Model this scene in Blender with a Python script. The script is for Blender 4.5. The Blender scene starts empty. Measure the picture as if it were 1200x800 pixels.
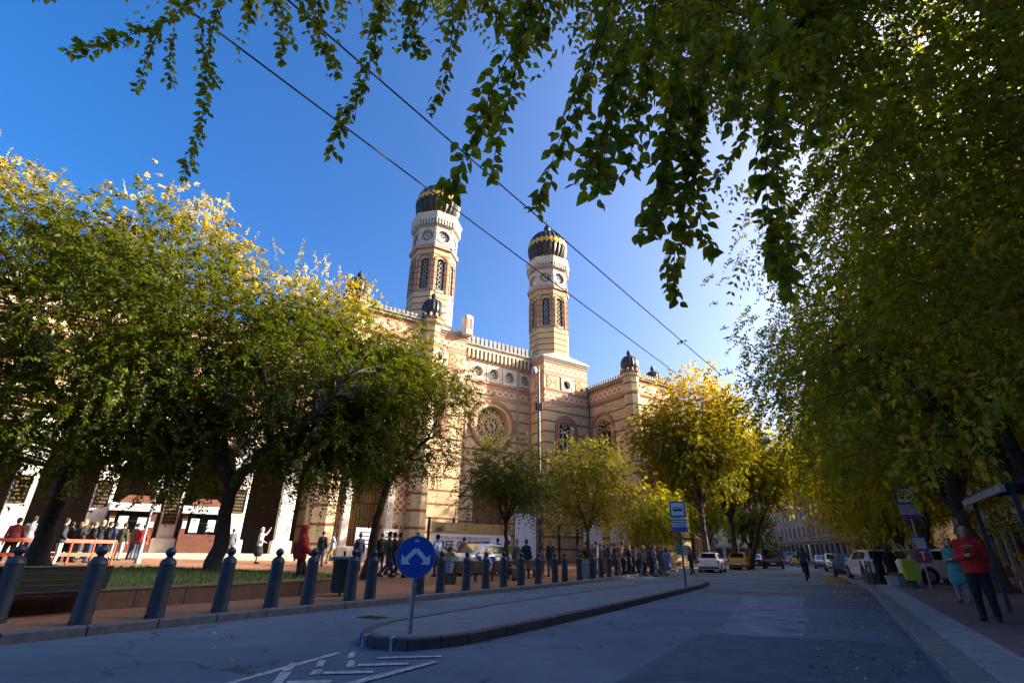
import bpy, math, random, numpy as np
from mathutils import Vector, Matrix, noise
D = bpy.data; SC = bpy.context.scene; COL = SC.collection
R = math.radians
# ---------------------------------------------------------------- camera
F = 579.; PITCH = R(23.1); RHO = R(0.8); CH = 1.25
R0 = np.array([1, 0, 0.]); FW = np.array([0, math.cos(PITCH), math.sin(PITCH)]); U0 = np.array([0, -math.sin(PITCH), math.cos(PITCH)])
CR = math.cos(RHO)*R0+math.sin(RHO)*U0; CU = -math.sin(RHO)*R0+math.cos(RHO)*U0
CAMP = np.array([0, 0, CH])
cam = D.cameras.new('camera'); camo = D.objects.new('camera', cam); COL.objects.link(camo)
cam.sensor_width = 36; cam.lens = F/1200*36; cam.clip_start = .05; cam.clip_end = 4000
camo.matrix_world = Matrix(((CR[0], CU[0], -FW[0], 0), (CR[1], CU[1], -FW[1], 0), (CR[2], CU[2], -FW[2], CH), (0, 0, 0, 1)))
SC.camera = camo
# ---------------------------------------------------------------- light
SUN_AZ, SUN_EL = 82., 22.5          # azimuth clockwise from +Y
w = D.worlds.new('World'); SC.world = w; w.use_nodes = True
nt = w.node_tree; bg = nt.nodes['Background']
sky = nt.nodes.new('ShaderNodeTexSky'); sky.sky_type = 'NISHITA'; sky.sun_disc = False
sky.sun_elevation = R(SUN_EL); sky.sun_rotation = R(SUN_AZ)
sky.altitude = 150; sky.air_density = 0.8; sky.dust_density = 6.0; sky.ozone_density = 2.2
hs = nt.nodes.new('ShaderNodeHueSaturation'); hs.inputs['Saturation'].default_value = 1.44; hs.inputs['Hue'].default_value = .506
nt.links.new(sky.outputs[0], hs.inputs['Color']); nt.links.new(hs.outputs[0], bg.inputs[0]); bg.inputs[1].default_value = 0.10
sun = D.lights.new('sun', 'SUN'); sun.energy = 4.2; sun.angle = R(0.53); sun.color = (1, .90, .76)
suno = D.objects.new('sun', sun); COL.objects.link(suno)
sd = Vector((math.sin(R(SUN_AZ))*math.cos(R(SUN_EL)), math.cos(R(SUN_AZ))*math.cos(R(SUN_EL)), math.sin(R(SUN_EL))))
suno.rotation_euler = (-sd).to_track_quat('-Z', 'Y').to_euler(); suno.location = (0, 0, 60)
SC.view_settings.view_transform = 'Standard'; SC.view_settings.look = 'None'
SC.view_settings.exposure = 2.0; SC.view_settings.gamma = 1; SC.view_settings.use_curve_mapping = False
SC.render.engine = 'CYCLES'; SC.cycles.max_bounces = 6; SC.cycles.transmission_bounces = 4; SC.cycles.transparent_max_bounces = 4
rng = np.random.default_rng(7); random.seed(7)
# ---------------------------------------------------------------- pixel helpers (directions only)
def ray(u, v): return FW+CR*(u-600)/F+CU*(400-v)/F
def G(u, v, z=0.):
    d = ray(u, v); return CAMP+d*((z-CH)/d[2])
def PT(u, v, t): return CAMP+ray(u, v)*t
AZ = R(31.7); ES = np.array([math.sin(AZ), math.cos(AZ)]); ER = np.array([math.cos(AZ), -math.sin(AZ)])
def SR(s, r, z=0.): p = ES*s+ER*r; return (p[0], p[1], z)
def toSR(p): return float(p[0]*ES[0]+p[1]*ES[1]), float(p[0]*ER[0]+p[1]*ER[1])
def kL(s): return -10.0 if s < 22 else -10.0-.075*(s-22)
def kR(s):
    if s < 28: return .75
    if s < 42: return .75-1.25*(s-28)/14
    return -.5
def H(p):
    s, r = toSR(p)
    if r > kL(s): return 0. if r < kR(s) else .12
    return .12+.032*min(max(0, -13.5-r), 26)
def AT(u, dist):
    """a point on the ground below image column u, at a given horizontal distance"""
    d = ray(u, 650); n = math.hypot(d[0], d[1]); p = (d[0]/n*dist, d[1]/n*dist); return (p[0], p[1], H(p))
STREET_ROT = -AZ          # rotation_z that turns local +Y along the street
# ---------------------------------------------------------------- mesh builder
class MB:
    def __init__(s): s.v = []; s.f = []; s.m = []; s.cm = 0
    def add(s, vs, fs):
        o = len(s.v); s.v += [tuple(map(float, p)) for p in vs]
        for f in fs: s.f.append([i+o for i in f]); s.m.append(s.cm)
    def mat(s, i): s.cm = i; return s
    def box(s, x0, x1, y0, y1, z0, z1):
        s.add([(x0, y0, z0), (x1, y0, z0), (x1, y1, z0), (x0, y1, z0), (x0, y0, z1), (x1, y0, z1), (x1, y1, z1), (x0, y1, z1)],
              [(3, 2, 1, 0), (4, 5, 6, 7), (0, 1, 5, 4), (1, 2, 6, 5), (2, 3, 7, 6), (3, 0, 4, 7)]); return s
    def bbox(s, x0, x1, y0, y1, z0, z1, b=.02):
        """box with chamfered top and vertical edges"""
        def ring(x0, x1, y0, y1, z, c): return [(x0+c, y0, z), (x1-c, y0, z), (x1, y0+c, z), (x1, y1-c, z), (x1-c, y1, z), (x0+c, y1, z), (x0, y1-c, z), (x0, y0+c, z)]
        vs = ring(x0, x1, y0, y1, z0, b)+ring(x0, x1, y0, y1, z1-b, b)+ring(x0+b, x1-b, y0+b, y1-b, z1, b*.6)
        fs = [tuple(range(7, -1, -1)), tuple(range(16, 24))]
        for k in range(2):
            for i in range(8): j = (i+1) % 8; fs.append((k*8+i, k*8+j, k*8+8+j, k*8+8+i))
        s.add(vs, fs); return s
    def frame(s, d):
        d = Vector(d).normalized(); a = Vector((0, 0, 1)) if abs(d.z) < .9 else Vector((1, 0, 0))
        x = d.cross(a).normalized(); return x, x.cross(d).normalized()
    def tube(s, pts, rad, n=8, caps=True):
        pts = [Vector(p) for p in pts]; k = len(pts)
        if not hasattr(rad, '__len__'): rad = [rad]*k
        vs = []; x = None
        for i, p in enumerate(pts):
            d = (pts[min(i+1, k-1)]-pts[max(i-1, 0)])
            if d.length < 1e-6: d = Vector((0, 0, 1))
            d.normalize()
            if x is None: x, y = s.frame(d)
            else:
                x = x-d*x.dot(d)
                if x.length < 1e-5: x, y = s.frame(d)
                x.normalize()
            y = d.cross(x)
            for j in range(n):
                a = 2*math.pi*j/n; q = p+(x*math.cos(a)+y*math.sin(a))*rad[i]; vs.append(q)
        fs = []
        for i in range(k-1):
            for j in range(n):
                j2 = (j+1) % n; fs.append((i*n+j, i*n+j2, (i+1)*n+j2, (i+1)*n+j))
        if caps: fs.append(tuple(range(n-1, -1, -1))); fs.append(tuple(range((k-1)*n, k*n)))
        s.add(vs, fs); return s
    def bar(s, a, b, wd, ht=None):
        """rectangular bar from a to b"""
        ht = ht or wd; a = Vector(a); b = Vector(b); x, y = s.frame(b-a); vs = []
        for p in (a, b):
            for i, j in ((-1, -1), (1, -1), (1, 1), (-1, 1)): vs.append(p+x*wd/2*i+y*ht/2*j)
        s.add(vs, [(3, 2, 1, 0), (4, 5, 6, 7), (0, 1, 5, 4), (1, 2, 6, 5), (2, 3, 7, 6), (3, 0, 4, 7)]); return s
    def lathe(s, prof, n=16, c=(0, 0, 0), rib=0, nrib=0):
        vs = []; fs = []; k = len(prof)
        for r, z in prof:
            for j in range(n):
                a = 2*math.pi*j/n; rr = r*(1+rib*abs(math.cos(a*nrib/2))) if nrib else r
                vs.append((c[0]+rr*math.cos(a), c[1]+rr*math.sin(a), c[2]+z))
        for i in range(k-1):
            for j in range(n): j2 = (j+1) % n; fs.append((i*n+j, i*n+j2, (i+1)*n+j2, (i+1)*n+j))
        fs.append(tuple(range(n-1, -1, -1))); fs.append(tuple(range((k-1)*n, k*n)))
        s.add(vs, fs); return s
    def ball(s, c, r, n=12, m=8, sz=1.):
        pr = [(max(.001, r*math.sin(math.pi*i/m)), -r*sz*math.cos(math.pi*i/m)) for i in range(m+1)]
        return s.lathe(pr, n, c)
    def prism(s, poly, P, d0, d1):
        """2-D polygon (u,v) extruded between depths d0..d1 through mapping P(u,v,d)"""
        n = len(poly); vs = [P(u, v, d0) for u, v in poly]+[P(u, v, d1) for u, v in poly]
        fs = [tuple(range(n)), tuple(range(2*n-1, n-1, -1))]
        for i in range(n): j = (i+1) % n; fs.append((i, n+i, n+j, j))
        s.add(vs, fs); return s
    def ring2(s, P, outer, inner, d0, d1):
        """flat ring between two outlines of equal count, extruded d0 (front) .. d1 (back)"""
        n = len(outer); vs = [P(u, v, d0) for u, v in outer]+[P(u, v, d0) for u, v in inner]+[P(u, v, d1) for u, v in outer]+[P(u, v, d1) for u, v in inner]
        fs = []
        for i in range(n):
            j = (i+1) % n
            fs += [(i, j, n+j, n+i), (i, 2*n+i, 2*n+j, j), (n+i, n+j, 3*n+j, 3*n+i)]
        s.add(vs, fs); return s
    def strip2(s, P, outer, inner, d0, d1):
        """open version of ring2"""
        n = len(outer); vs = [P(u, v, d0) for u, v in outer]+[P(u, v, d0) for u, v in inner]+[P(u, v, d1) for u, v in outer]+[P(u, v, d1) for u, v in inner]
        fs = []
        for i in range(n-1):
            j = i+1
            fs += [(i, j, n+j, n+i), (i, 2*n+i, 2*n+j, j), (n+i, n+j, 3*n+j, 3*n+i)]
        fs += [(0, n, 3*n, 2*n), (n-1, 2*n-1, 4*n-1, 3*n-1)]
        s.add(vs, fs); return s
    def panel_hole(s, P, x0, x1, z0, z1, outline, c, depth, reveal=True):
        """rectangular wall panel with a star-shaped opening seen from c, with reveals going 'depth' inwards"""
        n = len(outline)
        def hit(p):
            dx, dz = p[0]-c[0], p[1]-c[1]; t = 1e9; side = 0
            for sd_, (q, lim, dd) in enumerate(((c[0], x1, dx), (c[1], z1, dz), (c[0], x0, dx), (c[1], z0, dz))):
                if (sd_ < 2 and dd > 1e-9) or (sd_ >= 2 and dd < -1e-9):
                    tt = (lim-q)/dd
                    if tt < t: t = tt; side = sd_
            return (c[0]+dx*t, c[1]+dz*t), side
        cor = [(x1, z1), (x0, z1), (x0, z0), (x1, z0)]
        hs = [hit(p) for p in outline]
        for i in range(n):
            j = (i+1) % n; (a, sa), (b, sb) = hs[i], hs[j]; pol = [outline[i], a]; k = sa
            while k != sb: pol.append(cor[k]); k = (k+1) % 4
            pol += [b, outline[j]]
            s.add([P(u, v, 0) for u, v in pol], [tuple(range(len(pol)))])
            if reveal: s.add([P(*outline[i], 0), P(*outline[j], 0), P(*outline[j], depth), P(*outline[i], depth)], [(0, 1, 2, 3)])
        return s
    def quad(s, P, x0, x1, z0, z1, d=0):
        s.add([P(x0, z0, d), P(x1, z0, d), P(x1, z1, d), P(x0, z1, d)], [(0, 1, 2, 3)]); return s
def circ(cx, cz, r, n=24, a0=0): return [(cx+r*math.cos(a0+2*math.pi*i/n), cz+r*math.sin(a0+2*math.pi*i/n)) for i in range(n)]
def arch(cx, hw, zb, zs, n=14, k=1.0):
    """arched opening outline, counter-clockwise from lower right"""
    return [(cx+hw, zb), (cx+hw, (zb+zs)/2)]+[(cx+hw*math.cos(math.pi*i/n), zs+hw*k*math.sin(math.pi*i/n)) for i in range(n+1)]+[(cx-hw, (zb+zs)/2), (cx-hw, zb)]
def rect(x0, x1, z0, z1): return [(x1, z0), (x1, z1), (x0, z1), (x0, z0)]
def build(mb, name, mats, parent=None, smooth=False, loc=None, rz=0., sharp=40):
    me = D.meshes.new(name); me.from_pydata(mb.v, [], mb.f)
    mats = mats if isinstance(mats, (list, tuple)) else [mats]
    for m in mats: me.materials.append(m)
    if len(mats) > 1: me.polygons.foreach_set('material_index', mb.m)
    me.update()
    if smooth:
        me.polygons.foreach_set('use_smooth', [True]*len(me.polygons))
        try: me.set_sharp_from_angle(angle=R(sharp))
        except Exception: pass
    return link(name, me, parent, loc, rz)
def link(name, me, parent=None, loc=None, rz=0.):
    o = D.objects.new(name, me); COL.objects.link(o)
    if parent: o.parent = parent
    if loc is not None: o.location = loc
    if rz: o.rotation_euler[2] = rz
    return o
def tag(o, label=None, cat=None, group=None, kind=None):
    if label: o['label'] = label
    if cat: o['category'] = cat
    if group: o['group'] = group
    if kind: o['kind'] = kind
    return o
def empty(name, loc, rz, label, cat, group=None):
    o = D.objects.new(name, None); COL.objects.link(o); o.location = loc; o.rotation_euler[2] = rz; o.empty_display_size = .2
    return tag(o, label, cat, group)
def copy_tree(o, parent=None, label=None, group=None):
    c = o.copy(); COL.objects.link(c)
    if parent: c.parent = parent
    if label: c['label'] = label
    if group: c['group'] = group
    for ch in list(o.children): copy_tree(ch, c)
    return c
# ---------------------------------------------------------------- materials
MATS = {}
def _new(name):
    m = D.materials.new(name); m.use_nodes = True; nt = m.node_tree; return m, nt, nt.nodes['Principled BSDF']
def nd(nt, t, **k):
    n = nt.nodes.new('ShaderNode'+t)
    for a, b in k.items(): setattr(n, a, b)
    return n
def mth(nt, op, a, b=None, c=None):
    n = nt.nodes.new('ShaderNodeMath'); n.operation = op
    for i, x in enumerate((a, b, c)):
        if x is None: continue
        if isinstance(x, (int, float)): n.inputs[i].default_value = x
        else: nt.links.new(x, n.inputs[i])
    return n.outputs[0]
def mixc(nt, fac, a, b):
    n = nt.nodes.new('ShaderNodeMix'); n.data_type = 'RGBA'
    for i, x in ((0, fac), (6, a), (7, b)):
        if hasattr(x, 'is_linked'): nt.links.new(x, n.inputs[i])
        elif i == 0: n.inputs[0].default_value = x
        else: n.inputs[i].default_value = (*x[:3], 1)
    return n.outputs[2]
def noisef(nt, scale, detail=4, rough=.6, co=None, world=False):
    n = nd(nt, 'TexNoise'); n.inputs['Scale'].default_value = scale; n.inputs['Detail'].default_value = detail; n.inputs['Roughness'].default_value = rough
    if co is None:
        co = nd(nt, 'NewGeometry').outputs['Position'] if world else nd(nt, 'TexCoord').outputs['Object']
    nt.links.new(co, n.inputs['Vector']); return n.outputs['Fac']
def ramp(nt, fac, stops):
    n = nd(nt, 'ValToRGB'); el = n.color_ramp.elements
    el[0].position, el[1].position = stops[0][0], stops[-1][0]; el[0].color = (*stops[0][1], 1); el[1].color = (*stops[-1][1], 1)
    for p, c in stops[1:-1]: e = el.new(p); e.color = (*c, 1)
    nt.links.new(fac, n.inputs[0]); return n.outputs[0]
def bumpn(nt, bs, h, strength, dist=.02):
    b = nd(nt, 'Bump'); b.inputs['Strength'].default_value = strength; b.inputs['Distance'].default_value = dist
    nt.links.new(h, b.inputs['Height']); nt.links.new(b.outputs[0], bs.inputs['Normal'])
def M(name, col, rough=.6, metal=0., var=.18, scale=4., bump=0., emit=None, spec=None, world=False, coat=0.):
    if name in MATS: return MATS[name]
    m, nt, bs = _new(name)
    if var > 0:
        f = noisef(nt, scale, 5, .65, world=world); f2 = noisef(nt, scale*7.3, 3, .6, world=world)
        g = mth(nt, 'ADD', mth(nt, 'MULTIPLY', f, .65), mth(nt, 'MULTIPLY', f2, .35))
        c = ramp(nt, g, [(.3, [x*(1-var*1.6) for x in col]), (.7, [min(1, x*(1+var*1.3)) for x in col])])
        nt.links.new(c, bs.inputs['Base Color'])
        rr = mth(nt, 'ADD', mth(nt, 'MULTIPLY', f2, .25), rough-.12); nt.links.new(rr, bs.inputs['Roughness'])
        if bump: bumpn(nt, bs, g, bump, .02 if bump < 2 else .05)
    else:
        bs.inputs['Base Color'].default_value = (*col, 1); bs.inputs['Roughness'].default_value = rough
    bs.inputs['Metallic'].default_value = metal
    if spec is not None: bs.inputs['Specular IOR Level'].default_value = spec
    if coat: bs.inputs['Coat Weight'].default_value = coat; bs.inputs['Coat Roughness'].default_value = .05
    if emit: bs.inputs['Emission Color'].default_value = (*emit[0], 1); bs.inputs['Emission Strength'].default_value = emit[1]
    MATS[name] = m; return m
def glassm(name='window_glass', col=(.02, .025, .03), rough=.06):
    return M(name, col, rough, 0, 0, spec=.9)
def text_mesh(body, size, mat, parent, mw, name='lettering', align='LEFT', bold=0., sx=1.):
    cu = D.curves.new('txt', 'FONT'); cu.body = body; cu.size = size; cu.align_x = align; cu.offset = bold; cu.extrude = 0.002; cu.resolution_u = 2
    o = D.objects.new('txt', cu); COL.objects.link(o); bpy.context.view_layer.update()
    me = D.meshes.new_from_object(o.evaluated_get(bpy.context.evaluated_depsgraph_get())); D.objects.remove(o); D.curves.remove(cu)
    me.name = name; me.materials.clear(); me.materials.append(mat)
    me.transform(mw @ Matrix.Diagonal((sx, 1, 1, 1))); return link(name, me, parent)
def faceY(x, y, z): return Matrix.Translation((x, y, z)) @ Matrix.Rotation(R(90), 4, 'X')   # text facing -Y, local
# ================================================================ materials of the setting
def m_asphalt():
    m, nt, bs = _new('asphalt'); geo = nd(nt, 'NewGeometry').outputs['Position']
    big = noisef(nt, .22, 4, .6, geo); mid = noisef(nt, 2.2, 5, .7, geo); fine = noisef(nt, 42, 3, .7, geo)
    v = nd(nt, 'TexVoronoi'); v.inputs['Scale'].default_value = 70; nt.links.new(geo, v.inputs['Vector'])
    g = mth(nt, 'ADD', mth(nt, 'MULTIPLY', big, .5), mth(nt, 'ADD', mth(nt, 'MULTIPLY', mid, .25), mth(nt, 'MULTIPLY', fine, .25)))
    c = ramp(nt, g, [(.36, (.036, .074, .112)), (.52, (.074, .130, .184)), (.68, (.145, .205, .262))])
    sp = mth(nt, 'LESS_THAN', v.outputs['Distance'], .22); c = mixc(nt, mth(nt, 'MULTIPLY', sp, .35), c, (.16, .16, .16))
    # stains, patched areas and cracks
    st = noisef(nt, .55, 5, .75, geo); c = mixc(nt, mth(nt, 'MULTIPLY', mth(nt, 'GREATER_THAN', st, .585), .38), c, (.045, .05, .06))
    wv = nd(nt, 'TexVoronoi'); wv.feature = 'DISTANCE_TO_EDGE'; wv.inputs['Scale'].default_value = .33; dsp = nd(nt, 'VectorMath'); dsp.operation = 'ADD'
    nz = nd(nt, 'TexNoise'); nz.inputs['Scale'].default_value = 1.6; nz.inputs['Detail'].default_value = 5; nt.links.new(geo, nz.inputs['Vector']); nt.links.new(geo, dsp.inputs[0]); nt.links.new(nz.outputs['Color'], dsp.inputs[1]); nt.links.new(dsp.outputs[0], wv.inputs['Vector'])
    ck = mth(nt, 'MULTIPLY', mth(nt, 'LESS_THAN', wv.outputs['Distance'], .0065), mth(nt, 'GREATER_THAN', noisef(nt, .4, 2, .5, geo), .47)); c = mixc(nt, mth(nt, 'MULTIPLY', ck, .75), c, (.02, .02, .025))
    nt.links.new(c, bs.inputs['Base Color'])
    nt.links.new(mth(nt, 'ADD', mth(nt, 'MULTIPLY', big, -.4), .92), bs.inputs['Roughness'])
    bumpn(nt, bs, mth(nt, 'ADD', fine, v.outputs['Distance']), .5, .012); MATS['asphalt'] = m; return m
def m_pavers(name, c1, c2, mort, scale, bw=.5, rh=.25, rot=AZ):
    m, nt, bs = _new(name); geo = nd(nt, 'NewGeometry').outputs['Position']
    mp = nd(nt, 'Mapping'); mp.inputs['Rotation'].default_value = (0, 0, rot); nt.links.new(geo, mp.inputs[0])
    b = nd(nt, 'TexBrick'); b.inputs['Scale'].default_value = scale; b.inputs['Color1'].default_value = (*c1, 1); b.inputs['Color2'].default_value = (*c2, 1)
    b.inputs['Mortar'].default_value = (*mort, 1); b.inputs['Mortar Size'].default_value = .018; b.inputs['Brick Width'].default_value = bw; b.inputs['Row Height'].default_value = rh
    nt.links.new(mp.outputs[0], b.inputs['Vector'])
    n1 = noisef(nt, .7, 4, .6, geo); n2 = noisef(nt, 14, 3, .6, geo)
    hsv = nd(nt, 'HueSaturation'); nt.links.new(b.outputs['Color'], hsv.inputs['Color'])
    nt.links.new(mth(nt, 'ADD', mth(nt, 'MULTIPLY', n1, .9), mth(nt, 'ADD', mth(nt, 'MULTIPLY', n2, .4), .35)), hsv.inputs['Value'])
    nt.links.new(hsv.outputs[0], bs.inputs['Base Color']); bs.inputs['Roughness'].default_value = .8
    inv = mth(nt, 'SUBTRACT', n2, b.outputs['Fac']); bumpn(nt, bs, inv, .5, .01); MATS[name] = m; return m
m_asphalt()
m_pavers('brick_pavers', (.33, .145, .065), (.25, .11, .055), (.12, .08, .05), 2.5)
m_pavers('dark_pavers', (.20, .14, .14), (.155, .115, .12), (.05, .045, .045), 2.6)
ASPH2 = M('old_asphalt_patch', (.20, .235, .275), .85, var=.45, scale=1.6, bump=.5, world=True)
ASPH3 = M('island_asphalt', (.13, .15, .18), .88, var=.22, scale=2.5, bump=.4, world=True)
KERB = M('kerb_granite', (.17, .185, .205), .75, var=.25, scale=6, bump=.3, world=True)
KERBD = M('kerb_granite_dark', (.055, .055, .058), .75, var=.25, scale=6, bump=.3, world=True)
WPAINT = M('road_paint_white', (.40, .41, .42), .75, var=.6, scale=13, world=True)
CONC = M('concrete', (.27, .30, .33), .85, var=.2, scale=3, bump=.25, world=True)
GRASSM = M('lawn_turf', (.085, .12, .018), .95, var=.4, scale=5, bump=.6, world=True)
BASE = M('far_ground', (.08, .078, .075), .9, var=.2, scale=.2, world=True)
# ================================================================ ground sheets
mb = MB(); mb.add([(-1500, -1500, -.03), (1500, -1500, -.03), (1500, 1500, -.03), (-1500, 1500, -.03)], [(0, 1, 2, 3)])
tag(build(mb, 'ground', BASE), kind='structure')
ss = list(np.linspace(-40, 40, 41))+list(np.linspace(45, 400, 40))
mb = MB(); vs = []
for s_ in ss:
    vs += [SR(s_, (kL(s_) if s_ < 46 else -14)-.25, 0), SR(s_, kR(s_)+.25 if s_ < 43 else 2.6, 0)]
mb.add(vs, [(2*i, 2*i+1, 2*i+3, 2*i+2) for i in range(len(ss)-1)]); tag(build(mb, 'road', MATS['asphalt']), kind='structure')
# left pavement and plaza (rises gently away from the street)
mb = MB(); rr = [None, -12, -13.5, -17, -22, -28, -34, -39.5, -60, -90]; vs = []; sl = [x for x in ss if x < 62]
for s_ in sl:
    for q in rr:
        r_ = (kL(s_) if s_ < 46.1 else -14)-.02 if q is None else q
        if q == -12: r_ = min(q, (kL(s_) if s_ < 46.1 else -14)-.6)
        if q == -13.5 and s_ > 46.1: r_ = -14.8
        p = SR(s_, r_); vs.append((p[0], p[1], .12+.032*min(max(0, -13.5-r_), 26)))
k = len(rr); mb.add(vs, [(i*k+j, i*k+j+1, (i+1)*k+j+1, (i+1)*k+j) for i in range(len(sl)-1) for j in range(k-1)])
mb.f = [f[::-1] for f in mb.f]
tag(build(mb, 'plaza_pavement', MATS['brick_pavers']), kind='structure')
mb = MB(); vs = []; sr_ = [x for x in ss]
for s_ in sr_:
    a = kR(s_)+.3 if s_ < 43 else 2.6
    vs += [SR(s_, a, .12), SR(s_, 9.6, .12)]
mb.add(vs, [(2*i, 2*i+1, 2*i+3, 2*i+2) for i in range(len(sr_)-1)]); tag(build(mb, 'right_pavement', MATS['dark_pavers']), kind='structure')
mb = MB(); vs = []
for s_ in ss:
    if s_ > 62: vs += [SR(s_, -19, .12), SR(s_, -14, .12)]
n = len(vs)//2; mb.add(vs, [(2*i, 2*i+1, 2*i+3, 2*i+2) for i in range(n-1)]); tag(build(mb, 'far_left_pavement', MATS['dark_pavers']), kind='structure')
# kerbs: single stones on a bed
def kerb(name, line, step, width, h, mats, closed=False, alt=None, over=.012):
    pts = [np.array(p[:2]) for p in line]; bed = MB()
    root = None; P2 = pts+([pts[0]] if closed else [])
    seg = [np.linalg.norm(P2[i+1]-P2[i]) for i in range(len(P2)-1)]; L = sum(seg); n = int(L/step)
    def at(d):
        for i, sg in enumerate(seg):
            if d <= sg or i == len(seg)-1: return P2[i]+(P2[i+1]-P2[i])*d/sg
            d -= sg
    vs = []; fs = []
    for i in range(n+1):
        a = at(L*i/n); b = at(min(L, L*i/n+.05)) if i < n else a+(a-at(L*i/n-.05)); t = (b-a)/max(1e-6, np.linalg.norm(b-a)); nn = np.array([-t[1], t[0]])
        vs += [(*(a+nn*.02), .01), (*(a+nn*(width-.02)), .01), (*(a+nn*(width-.02)), h-.02), (*(a+nn*.02), h-.02)]
    for i in range(n): fs += [(4*i+j, 4*i+(j+1) % 4, 4*i+4+(j+1) % 4, 4*i+4+j) for j in range(4)]
    bed.add(vs, fs); root = tag(build(bed, name, M('mortar_dark', (.05, .05, .048), .9)), kind='structure')
    for i in range(n):
        a = at(L*i/n+.012); b = at(L*(i+1)/n-.012); t = (b-a)/np.linalg.norm(b-a); nn = np.array([-t[1], t[0]]); c = .018; j = random.uniform(-.006, .006)
        prof = [(0+j, .0), (0+j, h-c), (c+j, h+over*0), (width-.005, h+j*.5), (width-.005, .0)]; m_ = MB(); v2 = []
        for p in (a, b): v2 += [(*(p+nn*q), z) for q, z in prof]
        m_.add(v2, [(0, 1, 2, 3, 4), (9, 8, 7, 6, 5)]+[(k_, 5+k_, 5+(k_+1) % 5, (k_+1) % 5) for k_ in range(5)])
        build(m_, 'kerb_stone', mats[(alt(i) if alt else 0)], root)
    return root
kerb('left_kerb', [SR(s_, kL(s_)) for s_ in np.linspace(-6, 46, 40)], 1.0, .24, .14, [M('kerb_granite_shaded', (.085, .095, .11), .75, var=.3, scale=6, bump=.3, world=True)])  # darker granite copy, shade of the road-facing side put into its colour
kerb('right_kerb', [SR(s_, kR(s_)) for s_ in np.linspace(43, -6, 40)], 1.0, .34, .135, [KERB])
# pale slabs along the right kerb
slabs = MB(); slab_root = None
for i, s_ in enumerate(np.arange(-2, 40, 1.55)):
    m_ = MB(); a, b = s_+.012, s_+1.538
    m_.add([SR(a, kR(a)+.36, .126), SR(a, kR(a)+.95, .126), SR(b, kR(b)+.95, .126), SR(b, kR(b)+.36, .126), SR(a, kR(a)+.36, .1), SR(a, kR(a)+.95, .1), SR(b, kR(b)+.95, .1), SR(b, kR(b)+.36, .1)],
           [(3, 2, 1, 0), (0, 1, 5, 4), (1, 2, 6, 5), (2, 3, 7, 6), (3, 0, 4, 7)])
    m_.f = [f[::-1] for f in m_.f]
    if slab_root is None: slab_root = tag(build(m_, 'kerbside_slabs', CONC), kind='structure')
    else: build(m_, 'slab', CONC, slab_root)
# traffic island
nose = [G(437, 756), G(441, 763), G(455, 767.5), G(480, 768)]
isl = [SR(6.35, -6.55), SR(5.95, -6.2), SR(5.78, -5.75), SR(5.95, -5.25), SR(6.6, -4.92), SR(9, -4.84), SR(13, -4.84), SR(18, -4.95), SR(23.5, -5.08), SR(26.2, -5.35), SR(27.6, -5.95), SR(27.4, -6.75), SR(22, -7.1), SR(14, -7.2), SR(9, -7.0), SR(7.2, -6.85)]
mb = MB(); ctr = np.mean([p[:2] for p in isl], 0)
top = []
for i, p in enumerate(isl):
    a = np.array(isl[i-1][:2]); b = np.array(isl[(i+1) % len(isl)][:2]); t = (b-a)/np.linalg.norm(b-a); nn = np.array([-t[1], t[0]]); q = np.array(p[:2])+nn*.1; top.append((*q, .142))
mb.add(top, [tuple(range(len(top)))]); tag(build(mb, 'traffic_island', ASPH3), kind='structure')
kerb('island_kerb', isl, .5, .16, .15, [KERBD, WPAINT], True, lambda i: 0)
# painted bars between the nose stones
for i, (s_, r_) in enumerate(((5.83, -6.02), (5.86, -5.5))):
    m_ = MB(); q = SR(s_, r_); d_ = np.array(q[:2])-np.array(SR(6.5, -5.75)[:2]); d_ /= np.linalg.norm(d_); t_ = np.array([-d_[1], d_[0]]); o_ = np.array(q[:2])
    m_.add([(*(o_+t_*a_+d_*b_), z_) for z_ in (.0, .156) for a_, b_ in ((-.02, .012), (.02, .012), (.02, -.1), (-.02, -.1))], [(3, 2, 1, 0), (4, 5, 6, 7), (0, 1, 5, 4), (1, 2, 6, 5), (2, 3, 7, 6), (3, 0, 4, 7)])
    build(m_, 'painted_joint', WPAINT, D.objects['island_kerb'])
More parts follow.
